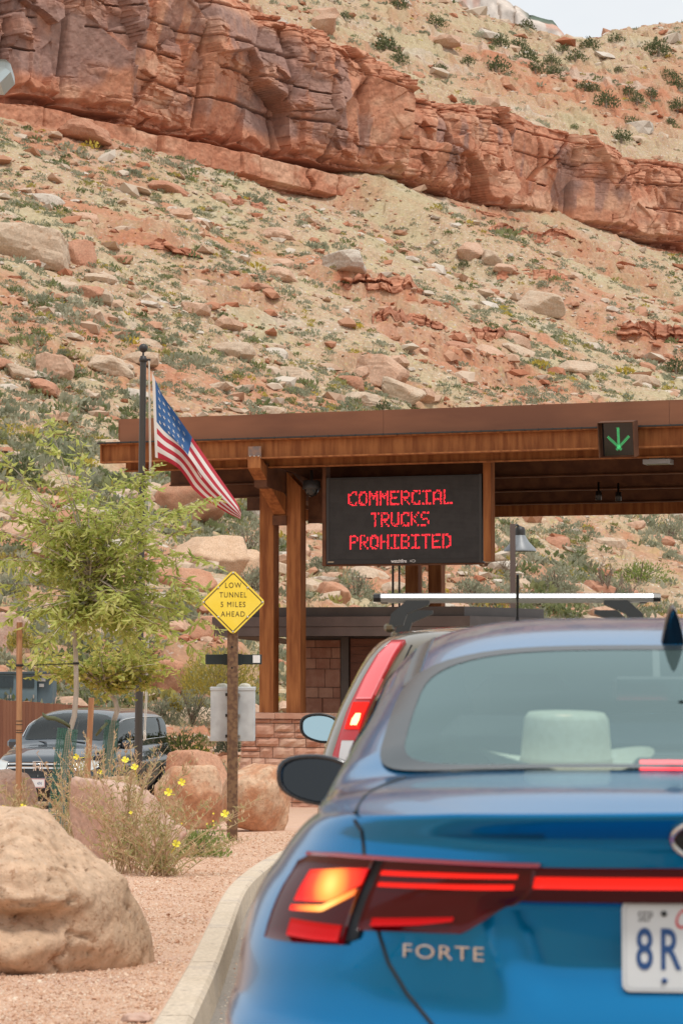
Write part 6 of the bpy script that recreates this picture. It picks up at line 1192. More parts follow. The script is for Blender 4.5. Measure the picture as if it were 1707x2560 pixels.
ws = ringpatch('windshield', US, wg, [.94, .6, .3, .02], .004, G_CLEAR, CAR, UP); ringpatch('frit', US, wg, [1.0, .96, .935], .005, M_FRIT, ws, UP)
for o in sg: w_ = ringpatch('side_window', US, o, [.98, .6, .02], .003, G_CLEAR, CAR, UP)
# roof ditch strips
for s_ in (1, -1):
    v = np.linspace(vw(1.45), vw(2.75), 30)[None]; p = (np.interp(v, [vw(1.45), vw(1.9), vw(2.75)], [.497, .49, .50]) + np.array([[-.018], [.018]]))*s_
    spatch('roof_strip', US, p, np.repeat(v, 2, 0), .003, mat('roof strip', (.055, .06, .065), .35), CAR, UP)
# trunk shut line, fuel etc.
def lsx(x, z):
    """t for a wanted lateral x at height z (rear corner)"""
    tt = np.linspace(0, .75, 600); X = LS(tt, np.full(600, z))[:, 0]; return float(np.interp(-x, -X, tt))
cut = [(-.62, 1.066), (-.606, 1.045), (-.602, 1.01), (-.596, .97), (-.588, .93), (-.574, .87), (-.553, .81), (-.52, .76), (-.485, .722), (-.455, .69), (-.42, .672), (-.3, .662), (0, .662)]
def lineLS(name, pts, r, m, parent, off=.0):
    P = []
    for i in range(len(pts)-1):
        for q in np.linspace(0, 1, 8, endpoint=(i == len(pts)-2)):
            x, z = pts[i][0]*(1-q)+pts[i+1][0]*q, pts[i][1]*(1-q)+pts[i+1][1]*q; P.append(Vector(LS(lsx(x, z), z)))
    mb = MB(); mb.tube(P+[Vector((-p.x, p.y, p.z)) for p in P[::-1]][1:], r, 6); return mb.build(name, m, parent)
lineLS('trunk_shut_line', cut, .0038, M_LINE, CAR)
def usx(x, v, pp=np.linspace(0, 1, 400)): X = -US(pp, np.full(400, v))[:, 0]; return float(np.interp(x, X, pp))
P = [Vector(US(usx(x, vw(y)), vw(y))) for x, y in ((.622, .12), (.617, .2), (.608, .3), (.594, .42), (.578, .52), (.562, .6))]+[]
P = [Vector((-.620, LS(lsx(-.62, 1.062), 1.062)[1], 1.060))]+P
both(lambda mb, s_: mb.tube([Vector((s_*-p.x, p.y, p.z)) for p in P], .003, 6), 'deck_shut_line', M_LINE, CAR)
# tail lights
M_LENS = mat('dark red lens', (.065, .001, .003), .10, coat=.25, spec=.2); M_HOUS = mat('lamp housing black', (.012, .004, .006), .12, coat=1)
M_LIT = mat('lit red', (.3, .004, .004), .5, emit=(1, .022, .012), estr=.62, spec=.1); M_LITD = mat('dim lit red', (.35, .008, .01), .25, emit=(1, .008, .01), estr=.20, spec=.1)
def glowmat(name, c, rad, cols, est):
    """lamp cover lit by a bulb behind it: glow falls off from the bulb"""
    m = mat(name, (.3, .01, .01), .4, spec=.15); N, L = nt(m); t = N.new('ShaderNodeTexCoord'); ab = N.new('ShaderNodeVectorMath'); ab.operation = 'ABSOLUTE'; L.new(t.outputs['Object'], ab.inputs[0]); d = N.new('ShaderNodeVectorMath'); d.operation = 'DISTANCE'; L.new(ab.outputs[0], d.inputs[0]); d.inputs[1].default_value = c
    r = N.new('ShaderNodeMapRange'); r.inputs[2].default_value = rad; L.new(d.outputs['Value'], r.inputs[0]); cr = N.new('ShaderNodeValToRGB'); L.new(r.outputs[0], cr.inputs[0])
    for i, (q, cc) in enumerate(cols):
        e = cr.color_ramp.elements[i] if i < 2 else cr.color_ramp.elements.new(q)
        e.position = q; e.color = (*cc, 1)
    b = N['Principled BSDF']; L.new(cr.outputs[0], b.inputs['Emission Color']); b.inputs['Emission Strength'].default_value = est; return m
HC = LS(lsx(-.655, .93), .93); HC = (abs(float(HC[0])), float(HC[1]), .932)
M_HOT = glowmat('bright lamp', HC, .085, [(0, (1, .62, .16)), (1, (.42, .004, .004)), (.30, (1, .30, .05)), (.62, (.95, .05, .015))], 1.25); M_BULB = glowmat('bulb glow', (HC[0], HC[1], .90), .10, [(0, (1, .62, .20)), (1, (.7, .02, .01)), (.4, (1, .34, .06))], 1.3)
OUT = 1 if SED.normal(LS, np.array(.3), np.array(.9))[1] < 0 else -1
def strip(name, xs, zt, zb, m, parent, off=.006, nz=7, skirt=.03, n=28):
    xx = np.linspace(xs[0], xs[-1], n); T = np.array([lsx(x, .93) for x in xx]); a = np.interp(-xx, -np.array(xs), zt); b = np.interp(-xx, -np.array(xs), zb); f = np.linspace(0, 1, nz)[:, None]; return spatch(name, LS, np.repeat(T[None], nz, 0), b[None]*(1-f)+a[None]*f, off, m, parent, OUT, skirt, mirror=False)
def lamp_side(mir):
    k = []
    outer = strip('tail_light', [-.600, -.66, -.70, -.735, -.752], [.990, .990, .989, .985, .972], [.834, .829, .825, .823, .823], M_LENS, CAR, .010); k.append(outer)
    inner = strip('tail_light', [-.305, -.36, -.405, -.50, -.582], [.985, .985, .987, .989, .990], [.948, .905, .868, .866, .862], M_LENS, CAR, .010); k.append(inner)
    k.append(strip('chrome_edge', [-.30, -.45, -.60, -.67, -.735], [.992, .993, .995, .995, .990], [.985, .986, .988, .988, .984], mat('glossy lamp edge', (.30, .02, .04), .05, coat=1), inner, .016, 3))
    k.append(strip('brake_lamp', [-.603, -.65, -.712], [.972, .968, .958], [.943, .908, .900], M_HOT, outer, .013, 8)); k.append(strip('brake_bar', [-.607, -.655, -.712], [.934, .900, .892], [.924, .888, .882], M_BULB, outer, .0145, 4))
    k.append(strip('lower_lamp', [-.61, -.65, -.705], [.868, .868, .868], [.838, .836, .836], M_LITD, outer, .013, 4))
    k.append(strip('light_line', [-.335, -.45, -.575], [.972, .971, .970], [.965, .963, .962], M_LIT, inner, .013, 3)); k.append(strip('light_line', [-.338, -.45, -.572], [.955, .952, .949], [.947, .944, .942], M_LIT, inner, .013, 3))
    k.append(strip('lamp_gap', [-.580, -.592, -.603], [.990]*3, [.848, .842, .838], M_LINE, outer, .006, 4))
    0 and k.append(strip('glow', [-.40, -.45, -.50], [.954, .953, .952], [.946, .944, .943], mat('line glow', (.4, .05, .02), .4, emit=(1, .10, .03), estr=.9), inner, .0145, 3))
    k.append(strip('lower_lamp', [-.425, -.48, -.56], [.897, .893, .887], [.890, .880, .872], M_LITD, inner, .013, 4))
    return k
for o in lamp_side(False):
    if o.parent is CAR:
        c = o.copy(); c.data = o.data.copy(); c.data.transform(Matrix.Scale(-1, 4, (1, 0, 0))); c.data.flip_normals(); COL.objects.link(c)
        for ch in list(o.children): d = ch.copy(); d.data = ch.data.copy(); d.data.transform(Matrix.Scale(-1, 4, (1, 0, 0))); d.data.flip_normals(); COL.objects.link(d); d.parent = c
def LSs(t, z): q = LS(np.abs(t), z); q[..., 0] *= np.where(t < 0, -1, 1); return q
def cstrip(name, hwid, zt, zb, m, parent, off, nz=5):
    xx = np.linspace(-hwid, hwid, 31); T = np.array([math.copysign(lsx(-abs(x), .95), -x) if abs(x) > 1e-6 else 0. for x in xx]); f = np.linspace(0, 1, nz)[:, None]; return spatch(name, LSs, np.repeat(T[None], nz, 0), zb*(1-f)+zt*f+0*T[None], off, m, parent, OUT, .03)
lb_ = cstrip('light_bar', .318, .985, .932, M_LENS, CAR, .008); cstrip('light_strip', .300, .969, .950, M_LIT, lb_, .011, 3)
# badges, plate
RY = lambda x, z: float(LS(lsx(-abs(x), z), z)[1])
def onrear(x, z, out=.004): return Vector((x, RY(x, z)-out, z))
tx_ = text_mesh('FORTE', .034, .002, sx=1.32, bold=-.0002, space=1.12); tx_.transform(Matrix.Rotation(R(90), 4, 'X'))
for v in tx_.vertices: x = v.co.x-.457; z = v.co.z+.832; v.co = onrear(x, z, .003-v.co.y)
tx_.materials.append(mat('badge chrome', (.80, .76, .74), .18, 1.0)); tx_.name = 'model_badge'; link('model_badge', tx_, CAR)
mb = MB(); P = [onrear(.069*math.cos(a), 1.034+.036*math.sin(a), .006) for a in np.linspace(0, math.tau, 33)]; mb.tube(P, .0055, 8, cap=False); o = mb.build('maker_badge', M_CHR, CAR); mb = MB(); mb.add([onrear(.065*math.cos(a), 1.034+.033*math.sin(a), .006) for a in np.linspace(0, math.tau, 32, endpoint=False)], [tuple(range(32))]); mb.build('badge_face', M_BLK, o)
PLM = Matrix.Translation((0, RY(0, .85)-.018, .851)) @ Matrix.Rotation(R(90), 4, 'X'); M_PLW = mat('plate white', (.72, .75, .77), .4); M_PLB = mat('plate blue', (.02, .08, .24), .5); M_PLR = mat('plate red', (.62, .03, .05), .5)
def rr(w, h, r, n=6):
    P = []
    for q in range(4):
        cx, cy = [(w/2-r, h/2-r), (-w/2+r, h/2-r), (-w/2+r, -h/2+r), (w/2-r, -h/2+r)][q]
        for i in range(n+1): a = q*math.pi/2+i/n*math.pi/2; P.append((cx+r*math.cos(a), cy+r*math.sin(a)))
    return P
pe = empty('number_plate'); pe.parent = CAR; pe.matrix_local = PLM
mb = MB(); mb.prism(rr(.305, .152, .014), Matrix.Translation((0, 0, -.001)), .004); mb.build('plate', M_PLW, pe); mb = MB(); o1, o2 = rr(.297, .144, .011), rr(.290, .137, .009); n = len(o1); mb.add([(x, y, .0036) for x, y in o1]+[(x, y, .0036) for x, y in o2], [(i, (i+1) % n, n+(i+1) % n, n+i) for i in range(n)]); mb.build('rim', mat('plate rim', (.60, .63, .66), .4), pe)
text('number', '8R7', .098, Matrix.Translation((-.130, -.008, .0035)), M_PLB, pe, sx=.62, bold=.0012, extr=.0008, space=1.28, align='LEFT'); text('month', 'SEP', .024, Matrix.Translation((-.113, .049, .0035)), mat('plate grey', (.10, .10, .11), .5), pe, sx=.72, extr=.0004)
text('state', 'California', .048, Matrix.Translation((.0, .045, .0035)), M_PLR, pe, sx=.72, shear=.35, extr=.0004); text('web', 'dmv.ca.gov', .021, Matrix.Translation((0, -.062, .0035)), M_PLR, pe, sx=.9, extr=.0004)
for x, y, m in ((-.082, .055, M_DARK), (.082, .055, M_DARK), (-.082, -.057, M_PLB), (.082, -.057, M_PLB)): mb = MB(); mb.lathe([(.005, .0032), (.005, .006), (.001, .0065)], (x, y, 0), 8); mb.build('screw', m, pe)
# bumper seam, door seams, lower trim
xx = np.linspace(-.60, 0, 20); spatch('bumper_gap', LS, np.repeat(np.array([[lsx(x, .655) for x in xx]]), 3, 0), np.array([[.647], [.651], [.655]])+.006*(xx[None]/.6)**2, .001, M_LINE, CAR, OUT, .02, mirror=True)
for tt in (1.18, 1.50, 1.86):
    both(lambda mb, s_: mb.tube([Vector((s_*-q[0], q[1], q[2])) for q in [LS(tt-.06*(1-abs((z-.6)/.4))*(tt < 1.3), z) for z in np.linspace(.32, 1.05, 14)]], .004, 5), 'door_shut_line', M_LINE, CAR)
spatch('lower_valance', LS, np.linspace(0, .9, 40)[None]+np.zeros((5, 1)), np.linspace(.2, .34, 5)[:, None]+np.zeros((1, 40)), .004, M_BLK, CAR, OUT, .01, mirror=True)
for x, y in ((-.80, .98), (.80, .98), (-.80, 3.68), (.80, 3.68)):
    mb = MB(); s_ = 1 if x > 0 else -1; mb.lathe([(.35, 0), (.345, .012), (.001, .012)], n=26, M=Matrix.Translation((x+s_*.078, y, .335)) @ Matrix.Rotation(R(90)*s_, 4, 'Y')); mb.build('wheel_arch', M_BLK, CAR); wheel(CAR, x+s_*.0, y, .325, .21)
# antenna fin
mb = MB(); n = 9; V = []
for i in range(n):
    q = i/(n-1); y = 1.66+.20*q; h = .085*math.sin(min(1, (1-q)*1.25+.12)*math.pi/2)*(1 if q < .82 else (1-q)/.18)+.004; w = .030*(1-.25*q)*(.9 if q < .1 else 1)*math.sqrt(max(.04, 1-q**3))
    zb = float(US(0, vw(y))[2])-.006
    for u_ in np.linspace(-1, 1, 9): V.append((u_*w, y+ (1-abs(u_))*-.035*(1-q), zb+h*(1-abs(u_)**1.7)))
mb.add(V, [(i*9+j, i*9+j+1, (i+1)*9+j+1, (i+1)*9+j) for i in range(n-1) for j in range(8)]+[tuple(range(9))], 0, True); mb.build('antenna_fin', mat('fin gloss black', (.008, .008, .009), .3), CAR)
# door mirrors
def side_mirror(parent, x, y, z, w, h, m_h, s_=-1, yaw=.12):
    V = []; F = []; n = 28; rings = [(0, .02, .0), (.35, .03, .0), (.72, .055, .0), (.93, .085, .0), (1.0, .0, 0), (.97, -.02, 0), (.87, -.022, 0), (.82, -.012, 0)]; ys = [.115, .11, .088, .05, 0, -.012, -.014, -.008]
    M = Matrix.Translation((x, y, z)) @ Matrix.Rotation(yaw*s_, 4, 'Z')
    for (r, _, _), yy in zip(rings, ys):
        for k in range(n):
            a = k*math.tau/n; e = 2.9; rr_ = 1/(abs(math.cos(a))**e+abs(math.sin(a))**e)**(1/e); ux, uz = math.cos(a)*rr_, math.sin(a)*rr_; tp = 1+.12*ux*-s_ if True else 1
            V.append(M @ Vector((ux*w/2*r, yy, uz*h/2*r*(1-.16*max(0, ux*s_)) + .012*ux*s_*r)))
    for i in range(len(rings)-1):
        for k in range(n): F.append((i*n+k, i*n+(k+1) % n, (i+1)*n+(k+1) % n, (i+1)*n+k))
    mb = MB(); mb.add(V, F, 0, True); mb.bar((x-s_*w*.3, y+.03, z-.02), (x-s_*(w*.5+.12), y+.05, z-.05), .05, .045); o = mb.build('side_mirror', m_h, parent)
    mb = MB(); mb.add([Vector(v)+Vector((0, -.004+.13*(v.z-z), 0)) for v in V[-n:]], [tuple(range(n))[::-1]]); return o, mb
BM_ = mat('mirror shell', (.010, .014, .022), .25, coat=.6)
o, mb = side_mirror(CAR, -.985, 2.98, .968, .245, .150, BM_); mb.build('mirror_glass', mat('dark mirror', (.05, .055, .06), .05, 1.0), o); o, mb = side_mirror(CAR, .985, 2.98, .985, .235, .150, BM_, 1); mb.build('mirror_glass', mat('mirror', (.55, .6, .62), .03, 1.0), o)
# interior
M_INT = mat('interior grey', (.05, .055, .06), .8); M_SEAT = mat('seat cloth', (.018, .02, .022), .9)
mb = MB(); V = [(x, y, z) for y, z in ((.66, 1.085), (1.45, 1.085)) for x in (-.60, .60)]; mb.add(V, [(0, 1, 3, 2)]); mb.box((0, 2.2, .55), (1.5, 3.0, .06)); mb.build('rear_shelf', M_INT, CAR)
def seat(x, y, z0, z1, w, lean, nm='seat'):
    mb = MB(); mb.box((0, 0, (z0+z1)/2), (w, .14, z1-z0), Matrix.Translation((x, y, 0)) @ Matrix.Rotation(lean, 4, 'X'), 0, .05); mb.box((0, .25, z0+.08), (w, .55, .14), Matrix.Translation((x, y, 0)), 0, .05); o = mb.build(nm, M_SEAT, CAR); return o
def headrest(o, x, y, z, w=.25, h=.19):
    mb = MB(); mb.box((x, y, z), (w, .11, h), None, 0, .045); [mb.tube([(x+d, y, z-h/2+.01), (x+d, y, z-h/2-.1)], .007, 6) for d in (-.06, .06)]; mb.build('headrest', M_SEAT, o)
o = seat(-.36, 1.50, .5, 1.08, .5, .12); o2 = seat(.36, 1.50, .5, 1.08, .5, .12)
for x, oo in ((-.42, o), (.42, o2)): headrest(oo, x, 1.46, 1.135, .24, .13)
for x in (-.37, .37): o = seat(x, 2.42, .4, 1.06, .48, .16); headrest(o, x, 2.36, 1.19, .26, .19)
mb = MB(); mb.box((0, 3.30, .93), (1.36, .5, .22), None, 0, .08); mb.box((-.37, 3.12, 1.03), (.34, .22, .08), None, 0, .03); mb.build('dashboard', M_INT, CAR); mb = MB(); mb.tube([(-.37+.185*math.cos(a), 2.98+.05*math.sin(a), .99+.175*math.sin(a)) for a in np.linspace(0, math.tau, 25)], .014, 8, cap=False); mb.build('steering_wheel', M_BLK, CAR)
mb = MB(); mb.box((.0, 2.86, 1.235), (.25, .03, .075), None, 0, .014); mb.bar((0, 2.88, 1.26), (0, 2.95, 1.35), .02, .02); o = mb.build('rear_view_mirror', M_BLK, CAR); mb = MB(); mb.box((.0, 2.842, 1.235), (.23, .004, .06)); mb.build('mirror_glass', mat('inner mirror', (.25, .30, .32), .05, 1.0), o)
mb = MB(); mb.box((0, .80, 1.118), (.23, .05, .034), None, 0, .01); o = mb.build('high_brake_light', M_BLK, CAR); mb = MB(); mb.box((0, .772, 1.118), (.205, .004, .027)); mb.build('lamp', mat('brake strip', (.5, .02, .02), .4, emit=(1, .06, .07), estr=2.2), o)
# straw hat on the shelf
bpy.context.view_layer.update(); HP = CAR.matrix_world @ Vector((-.25, 1.12, 1.088)); M_HAT = mat('straw', (.74, .68, .54), .8, col2=(.80, .75, .62), scale=60, bump=.3, bscale=120, bdist=.002); mb = MB(); n = 44; V = []; prof = [(.185, .018), (.178, .012), (.15, .006), (.118, .006), (.100, .012), (.096, .03), (.092, .08), (.089, .115), (.080, .128), (.05, .1285), (.02, .1285), (.001, .1285)]
for i, (r, z) in enumerate(prof):
    for k in range(n):
        a = k*math.tau/n; curl = .035*max(0, (r-.12)/.065)**1.5*math.cos(a)**2; cr = 0.0; V.append((r*math.cos(a)*(1.0), r*math.sin(a)*1.12, z+curl+cr))
mb.add(V, [(i*n+k, i*n+(k+1) % n, (i+1)*n+(k+1) % n, (i+1)*n+k) for i in range(len(prof)-1) for k in range(n)], 0, True); o = mb.build('straw_hat', M_HAT); o.location = HP; o.rotation_euler = (R(2), 0, R(10)); tag(o, 'cream straw hat lying behind the rear window of the blue sedan', 'hat'); mb = MB(); mb.lathe([(.0985, .010), (.0985, .030), (.097, .032)], n=40); o2 = mb.build('hat_band', mat('hat band', (.50, .42, .30), .8), o); o2.scale = (1, 1.12, 1)
# -------- the tan crossover ahead of it
M_TAN = mat('tan metallic paint', (.13, .105, .06), .32, .45, coat=1.0)
CRV = Car([.28, .45, .62, .80, .95, 1.05, 1.125, 1.25, 1.385, 1.47, 1.54, 1.585, 1.615], [.86, .895, .905, .90, .893, .882, .862, .818, .757, .715, .672, .628, .575], [.08, .0, -.03, -.01, .03, .05, .07, .12, .19, .25, .32, .40, .48],
          [4.4, 4.5, 4.52, 4.48, 4.42, 4.36, 4.1, 3.75, 3.4, 3.2, 3.05, 2.95, 2.85], .55, .7, (3.4, 2.6), lambda t: t*0.0, ([0, .1, .3, .6, .85, 1], [.48, .62, 1.0, 1.8, 2.5, 2.85], [1.615, 1.64, 1.665, 1.675, 1.655, 1.615], [2.4]*6), 0, .6)
XO = carplace('tan_crossover', .765, 10.25, R(-3.2), 'tan crossover with silver roof bars and tall red tail lights ahead of the blue sedan', R(-2.0)); XL, XU = CRV.LS, CRV.US
rgx = lambda: None
V, F = CRV.body([]); 
# open the glass house: rear window, side windows and windshield are cut out of the side shell
def xl_hole(V, F):
    c = V[F].mean(1); z = c[:, 2]; y = c[:, 1]; x = np.abs(c[:, 0]); rear = (z > 1.10) & (z < 1.50) & (y < .42) & (x < .56-(z-1.1)*.2); side = (z > 1.12) & (z < 1.50) & (x > .6) & (y > .62) & (y < 2.9); front = (z > 1.10) & (z < 1.55) & (y > 2.9+(1.6-z)*1.2) & (x < .66)
    return ~(rear | side | front)
F = F[xl_hole(V, F)]; carmesh('body', V, F, M_TAN, XO)
XOUT = 1 if CRV.normal(XL, np.array(.3), np.array(.9))[1] < 0 else -1
def xt(x, z, tt=np.linspace(0, .98, 500)): X = XL(tt, np.full(500, z))[:, 0]; return float(np.interp(-x, -X, tt))
def xpatch(name, rows, m, parent, off, n=14, mirror=True, skirt=.02):
    """rows: (z, x_inner, x_outer)"""
    zz = np.linspace(rows[0][0], rows[-1][0], 30); xi = np.interp(zz, [r[0] for r in rows], [r[1] for r in rows]); xo = np.interp(zz, [r[0] for r in rows], [r[2] for r in rows]); f = np.linspace(0, 1, n)
    T = np.array([[xt(a*(1-q)+b*q, z) for q in f] for z, a, b in zip(zz, xi, xo)]); return spatch(name, XL, T, np.repeat(zz[:, None], n, 1), off, m, parent, XOUT, skirt, mirror=mirror)
M_XL = mat('crossover lens', (.34, .015, .02), .10, coat=.6, spec=.4, emit=(1, .03, .04), estr=.06); M_XR = mat('crossover lens reflex', (.55, .05, .06), .2, coat=1, emit=(1, .10, .10), estr=.22)
tl = xpatch('tail_light', [(.98, -.73, -.80), (1.05, -.725, -.812), (1.25, -.665, -.752), (1.38, -.607, -.692), (1.50, -.545, -.628), (1.565, -.505, -.565)], M_XL, XO, .014)
xpatch('upper_lens', [(1.30, -.643, -.71), (1.40, -.597, -.668), (1.50, -.550, -.612), (1.55, -.520, -.563)], mat('pale red lens', (.62, .10, .11), .06, coat=1, emit=(1, .08, .09), estr=.16), tl, .020); xpatch('brake_lamp', [(1.17, -.695, -.755), (1.22, -.68, -.74), (1.285, -.652, -.72)], M_LIT, tl, .021); xpatch('brake_glow', [(1.185, -.702, -.728), (1.21, -.69, -.722), (1.235, -.685, -.705)], mat('hot bulb', (.8, .5, .2), .3, emit=(1, .45, .16), estr=2.2), tl, .024, mirror=True)
xpatch('reverse_lamp', [(.99, -.735, -.775), (1.06, -.728, -.775), (1.12, -.715, -.765)], mat('clear lens', (.55, .55, .56), .1, coat=1), tl, .021); 
gw = xpatch('rear_window', [(1.09, -.03, -.60), (1.30, -.02, -.545), (1.50, -.01, -.475), (1.53, -.01, -.46)], G_REAR, XO, .006, 20); 
xpatch('hatch_seam', [(.5, -.70, -.706), (.95, -.69, -.696), (1.3, -.585, -.591), (1.55, -.475, -.481)], M_LINE, XO, .003, 3)
T = np.linspace(1.02, 1.93, 40)[None]; zz = np.linspace(1.11, 1.51, 12)[:, None]; spatch('side_window', XL, T+0*zz, zz+0*T, .004, glassmat('dark side glass', (.25, .28, .28), 1.6), XO, XOUT, .01, mirror=True)
T = np.linspace(2.35, 3.0, 30)[None]; zz = np.linspace(1.10, 1.56, 12)[:, None]; spatch('windshield', XL, T+0*zz, zz+0*T, .004, G_CLEAR, XO, XOUT, .01, mirror=True)
both(lambda mb, s_: mb.tube([Vector((s_*-q[0], q[1], q[2])) for q in [XL(t, 1.105) for t in np.linspace(.85, 1.95, 30)]], .008, 6), 'belt_trim', M_CHR, XO)
both(lambda mb, s_: mb.tube([Vector((s_*-q[0], q[1], q[2])) for q in [XL(t, .55) for t in np.linspace(.7, 2.3, 40)]], .035, 6), 'side_cladding', M_BLK, XO); spatch('bumper', XL, np.linspace(0, .8, 40)[None]+np.zeros((6, 1)), np.linspace(.32, .60, 6)[:, None]+np.zeros((1, 40)), .02, M_BLK, XO, XOUT, .03, mirror=True)
mb = MB(); mb.box((0, .30, 1.565), (.40, .05, .03), None, 0, .01); o = mb.build('high_brake_light', M_LENS, XO); mb = MB(); mb.box((0, .272, 1.565), (.36, .004, .016)); mb.build('lamp', M_LIT, o)
for x, y in ((-.78, .95), (.78, .95), (-.78, 3.57), (.78, 3.57)):
    s_ = 1 if x > 0 else -1; mb = MB(); mb.lathe([(.38, 0), (.375, .012), (.001, .012)], n=26, M=Matrix.Translation((x+s_*.118, y, .36)) @ Matrix.Rotation(R(90)*s_, 4, 'Y')); mb.build('wheel_arch', M_BLK, XO); wheel(XO, x+s_*.03, y, .35, .22)
# mirrors, seats, roof bars, aerial
o, mb = side_mirror(XO, -1.045, 2.86, 1.185, .23, .165, M_BLK, -1, .1); mb.build('mirror_glass', mat('sky tinted mirror', (.42, .58, .64), .04, 1.0), o); o, mb = side_mirror(XO, 1.045, 2.86, 1.185, .23, .165, M_BLK, 1, .1); mb.build('mirror_glass', mat('sky tinted mirror b', (.42, .58, .64), .04, 1.0), o)  # glass tint paints in the blue sky reflection
for x in (-.38, .38):
    for y, z in ((1.35, 1.18), (2.3, 1.2)): mb = MB(); mb.box((x, y, z-.33), (.48, .14, .55), None, 0, .05); mb.box((x, y, z+.07), (.25, .11, .18), None, 0, .045); mb.build('seat', M_SEAT, XO)
mb = MB(); mb.box((0, 3.3, .98), (1.4, .5, .2), None, 0, .06); mb.build('dashboard', M_INT, XO); mb = MB(); mb.box((0, 2.85, 1.42), (.25, .03, .07), None, 0, .012); mb.build('rear_view_mirror', M_BLK, XO)
M_ALU = mat('roof bar aluminium', (.52, .54, .56), .36, .8)
for yb, nm in ((1.02, 0), (1.92, 1)):
    zo_ = .04*nm
    mb = MB(); prof = [(-.04, 0), (-.03, .018), (.01, .024), (.04, .009), (.042, -.005), (.03, -.018), (-.03, -.018)]; V = []
    for x in (-.64, .64): V += [(x, yb+a, 1.795+.045*nm+b) for a, b in prof]
    mb.add(V, [(i, (i+1) % 7, 7+(i+1) % 7, 7+i) for i in range(7)]); mb.add([(x, yb+a, 1.7966+zo_+b) for x in (-.636, .636) for a, b in ((-.012, .0195), (.004, .0222))], [(0, 1, 3, 2)], 1)
    o = mb.build('roof_bar', [M_ALU, M_DARK], XO)
    for s_ in (-1, 1):
        mb = MB(); mb.add([(s_*(.64+d), yb+a*q, 1.795+zo_+b*q) for d, q in ((0, 1.03), (.035, .9)) for a, b in prof], [(i, (i+1) % 7, 7+(i+1) % 7, 7+i) for i in range(7)]+[tuple(range(7, 14))]); mb.build('end_cap', M_BLK, o)
        mb = MB(); x0, x1 = s_*.50, s_*.585; P = [(x0-s_*.09, 1.782), (x0+s_*.02, 1.782), (x1+s_*.005, 1.72), (x1+s_*.02, 1.655), (x1-s_*.05, 1.665), (x1-s_*.07, 1.72), (x0-s_*.09, 1.765)]; n = len(P); mb.add([(x, yb+d, z) for d in (-.035, .035) for x, z in P], [(i, (i+1) % n, n+(i+1) % n, n+i) for i in range(n)]+[tuple(range(n))[::-1], tuple(range(n, 2*n))]); mb.build('foot', mat('grey black plastic', (.035, .04, .042), .4), o)
        mb = MB(); x = s_*.60; mb.box((x, yb, 1.655), (.05, .08, .04), None, 0, .012); mb.build('clamp', M_TAN, o)
mb = MB(); mb.tube([(.0, .80, 1.655), (.0, .78, 1.70)], [.016, .007], 8); mb.tube([(0, .78, 1.70), (0, .70, 1.885)], .0055, 6); mb.tube([(0, .745, 1.78), (0, .70, 1.887)], .0085, 6); mb.build('aerial', M_BLK, XO)

# -------- the dark minivan parked on the left
M_VAN = mat('grey blue van paint', (.035, .052, .07), .25, .4, coat=1.0)
VAN = Car([.2, .38, .55, .72, .86, .95, 1.02, 1.06], [.88, .955, .985, .985, .97, .95, .925, .90], [.15, .02, -.02, .0, .04, .08, .12, .16], [5.0, 5.13, 5.15, 5.12, 5.05, 4.98, 4.9, 4.82], .6, .85, (3.2, 2.7), lambda t: np.interp(t, [0, 1, 2, 2.3, 3], [0, .0, .03, .06, .06]),
          ([0, .05, .12, .25, .45, .58, .68, .78, .84, .92, 1], [.16, .25, .40, .9, 1.9, 2.6, 3.05, 3.70, 3.95, 4.4, 4.82], [1.06, 1.35, 1.62, 1.72, 1.745, 1.735, 1.62, 1.22, 1.14, 1.09, 1.0], [3, 3.6, 4, 4, 4, 4, 3.9, 3.2, 2.8, 2.6, 2.4]), 0, .6)
nose = at(97, 1700, 41.6); fw = Vector((-.23, -.973, 0)).normalized(); vp = Vector((nose.x, nose.y, 0))-fw*5.1; yawv = math.atan2(-fw.x, fw.y)
VN = tag(empty('minivan', (vp.x, vp.y, -1.50), yawv), 'dark grey blue minivan parked at the left, front towards us', 'car'); VL, VU = VAN.LS, VAN.US; vv_ = lambda y: float(np.interp(y, VAN.sp[1], VAN.sp[0]))
vwg = rrect(-.545, .545, vv_(3.68), vv_(2.92), -.47, .47, 5); vsg = [rrect(.575*s, .875*s, .13, .70, .575*s, .90*s, 7) for s in (1, -1)]
V, F = VAN.body([inpoly(vwg)]+[inpoly(o) for o in vsg], 150, 50, 150, 40); carmesh('body', V, F, M_VAN, VN); VUP = -1 if VAN.normal(VU, np.array(.2), np.array(.5))[2] < 0 else 1
G_VAN = glassmat('van glass', (.5, .6, .62), 1.6); G_VAND = glassmat('van side glass', (.25, .3, .31), 1.6)
w_ = ringpatch('windshield', VU, vwg, [1.0, .6, .3, .02], .006, G_VAN, VN, VUP)
for o_ in vsg: ringpatch('side_window', VU, o_, [1, .6, .3, .02], .006, G_VAND, VN, VUP)
for s_ in (1, -1):
    for va in (.27, .50): spatch('window_pillar', VU, np.linspace(.59, .88, 10)[:, None]*s_+np.zeros((1, 3)), np.array([[va-.006, va, va+.006]])+np.zeros((10, 1)), .012, M_BLK, VN, VUP, .02)
    mb = MB(); mb.tube([Vector(VU(.565*s_, v))+Vector((0, 0, .008)) for v in np.linspace(.12, .745, 30)], .012, 6); mb.build('window_trim', M_CHR, VN); mb = MB(); mb.tube([Vector(VU(.895*s_, v)) for v in np.linspace(.12, .69, 24)], .010, 6); mb.build('window_trim', M_CHR, VN)
def vt(x, z, tt=np.linspace(2, 3, 500)): X = VL(tt, np.full(500, z))[:, 0]; return float(np.interp(x, X, tt))
VOUT = 1 if VAN.normal(VL, np.array(2.8), np.array(.7))[1] > 0 else -1
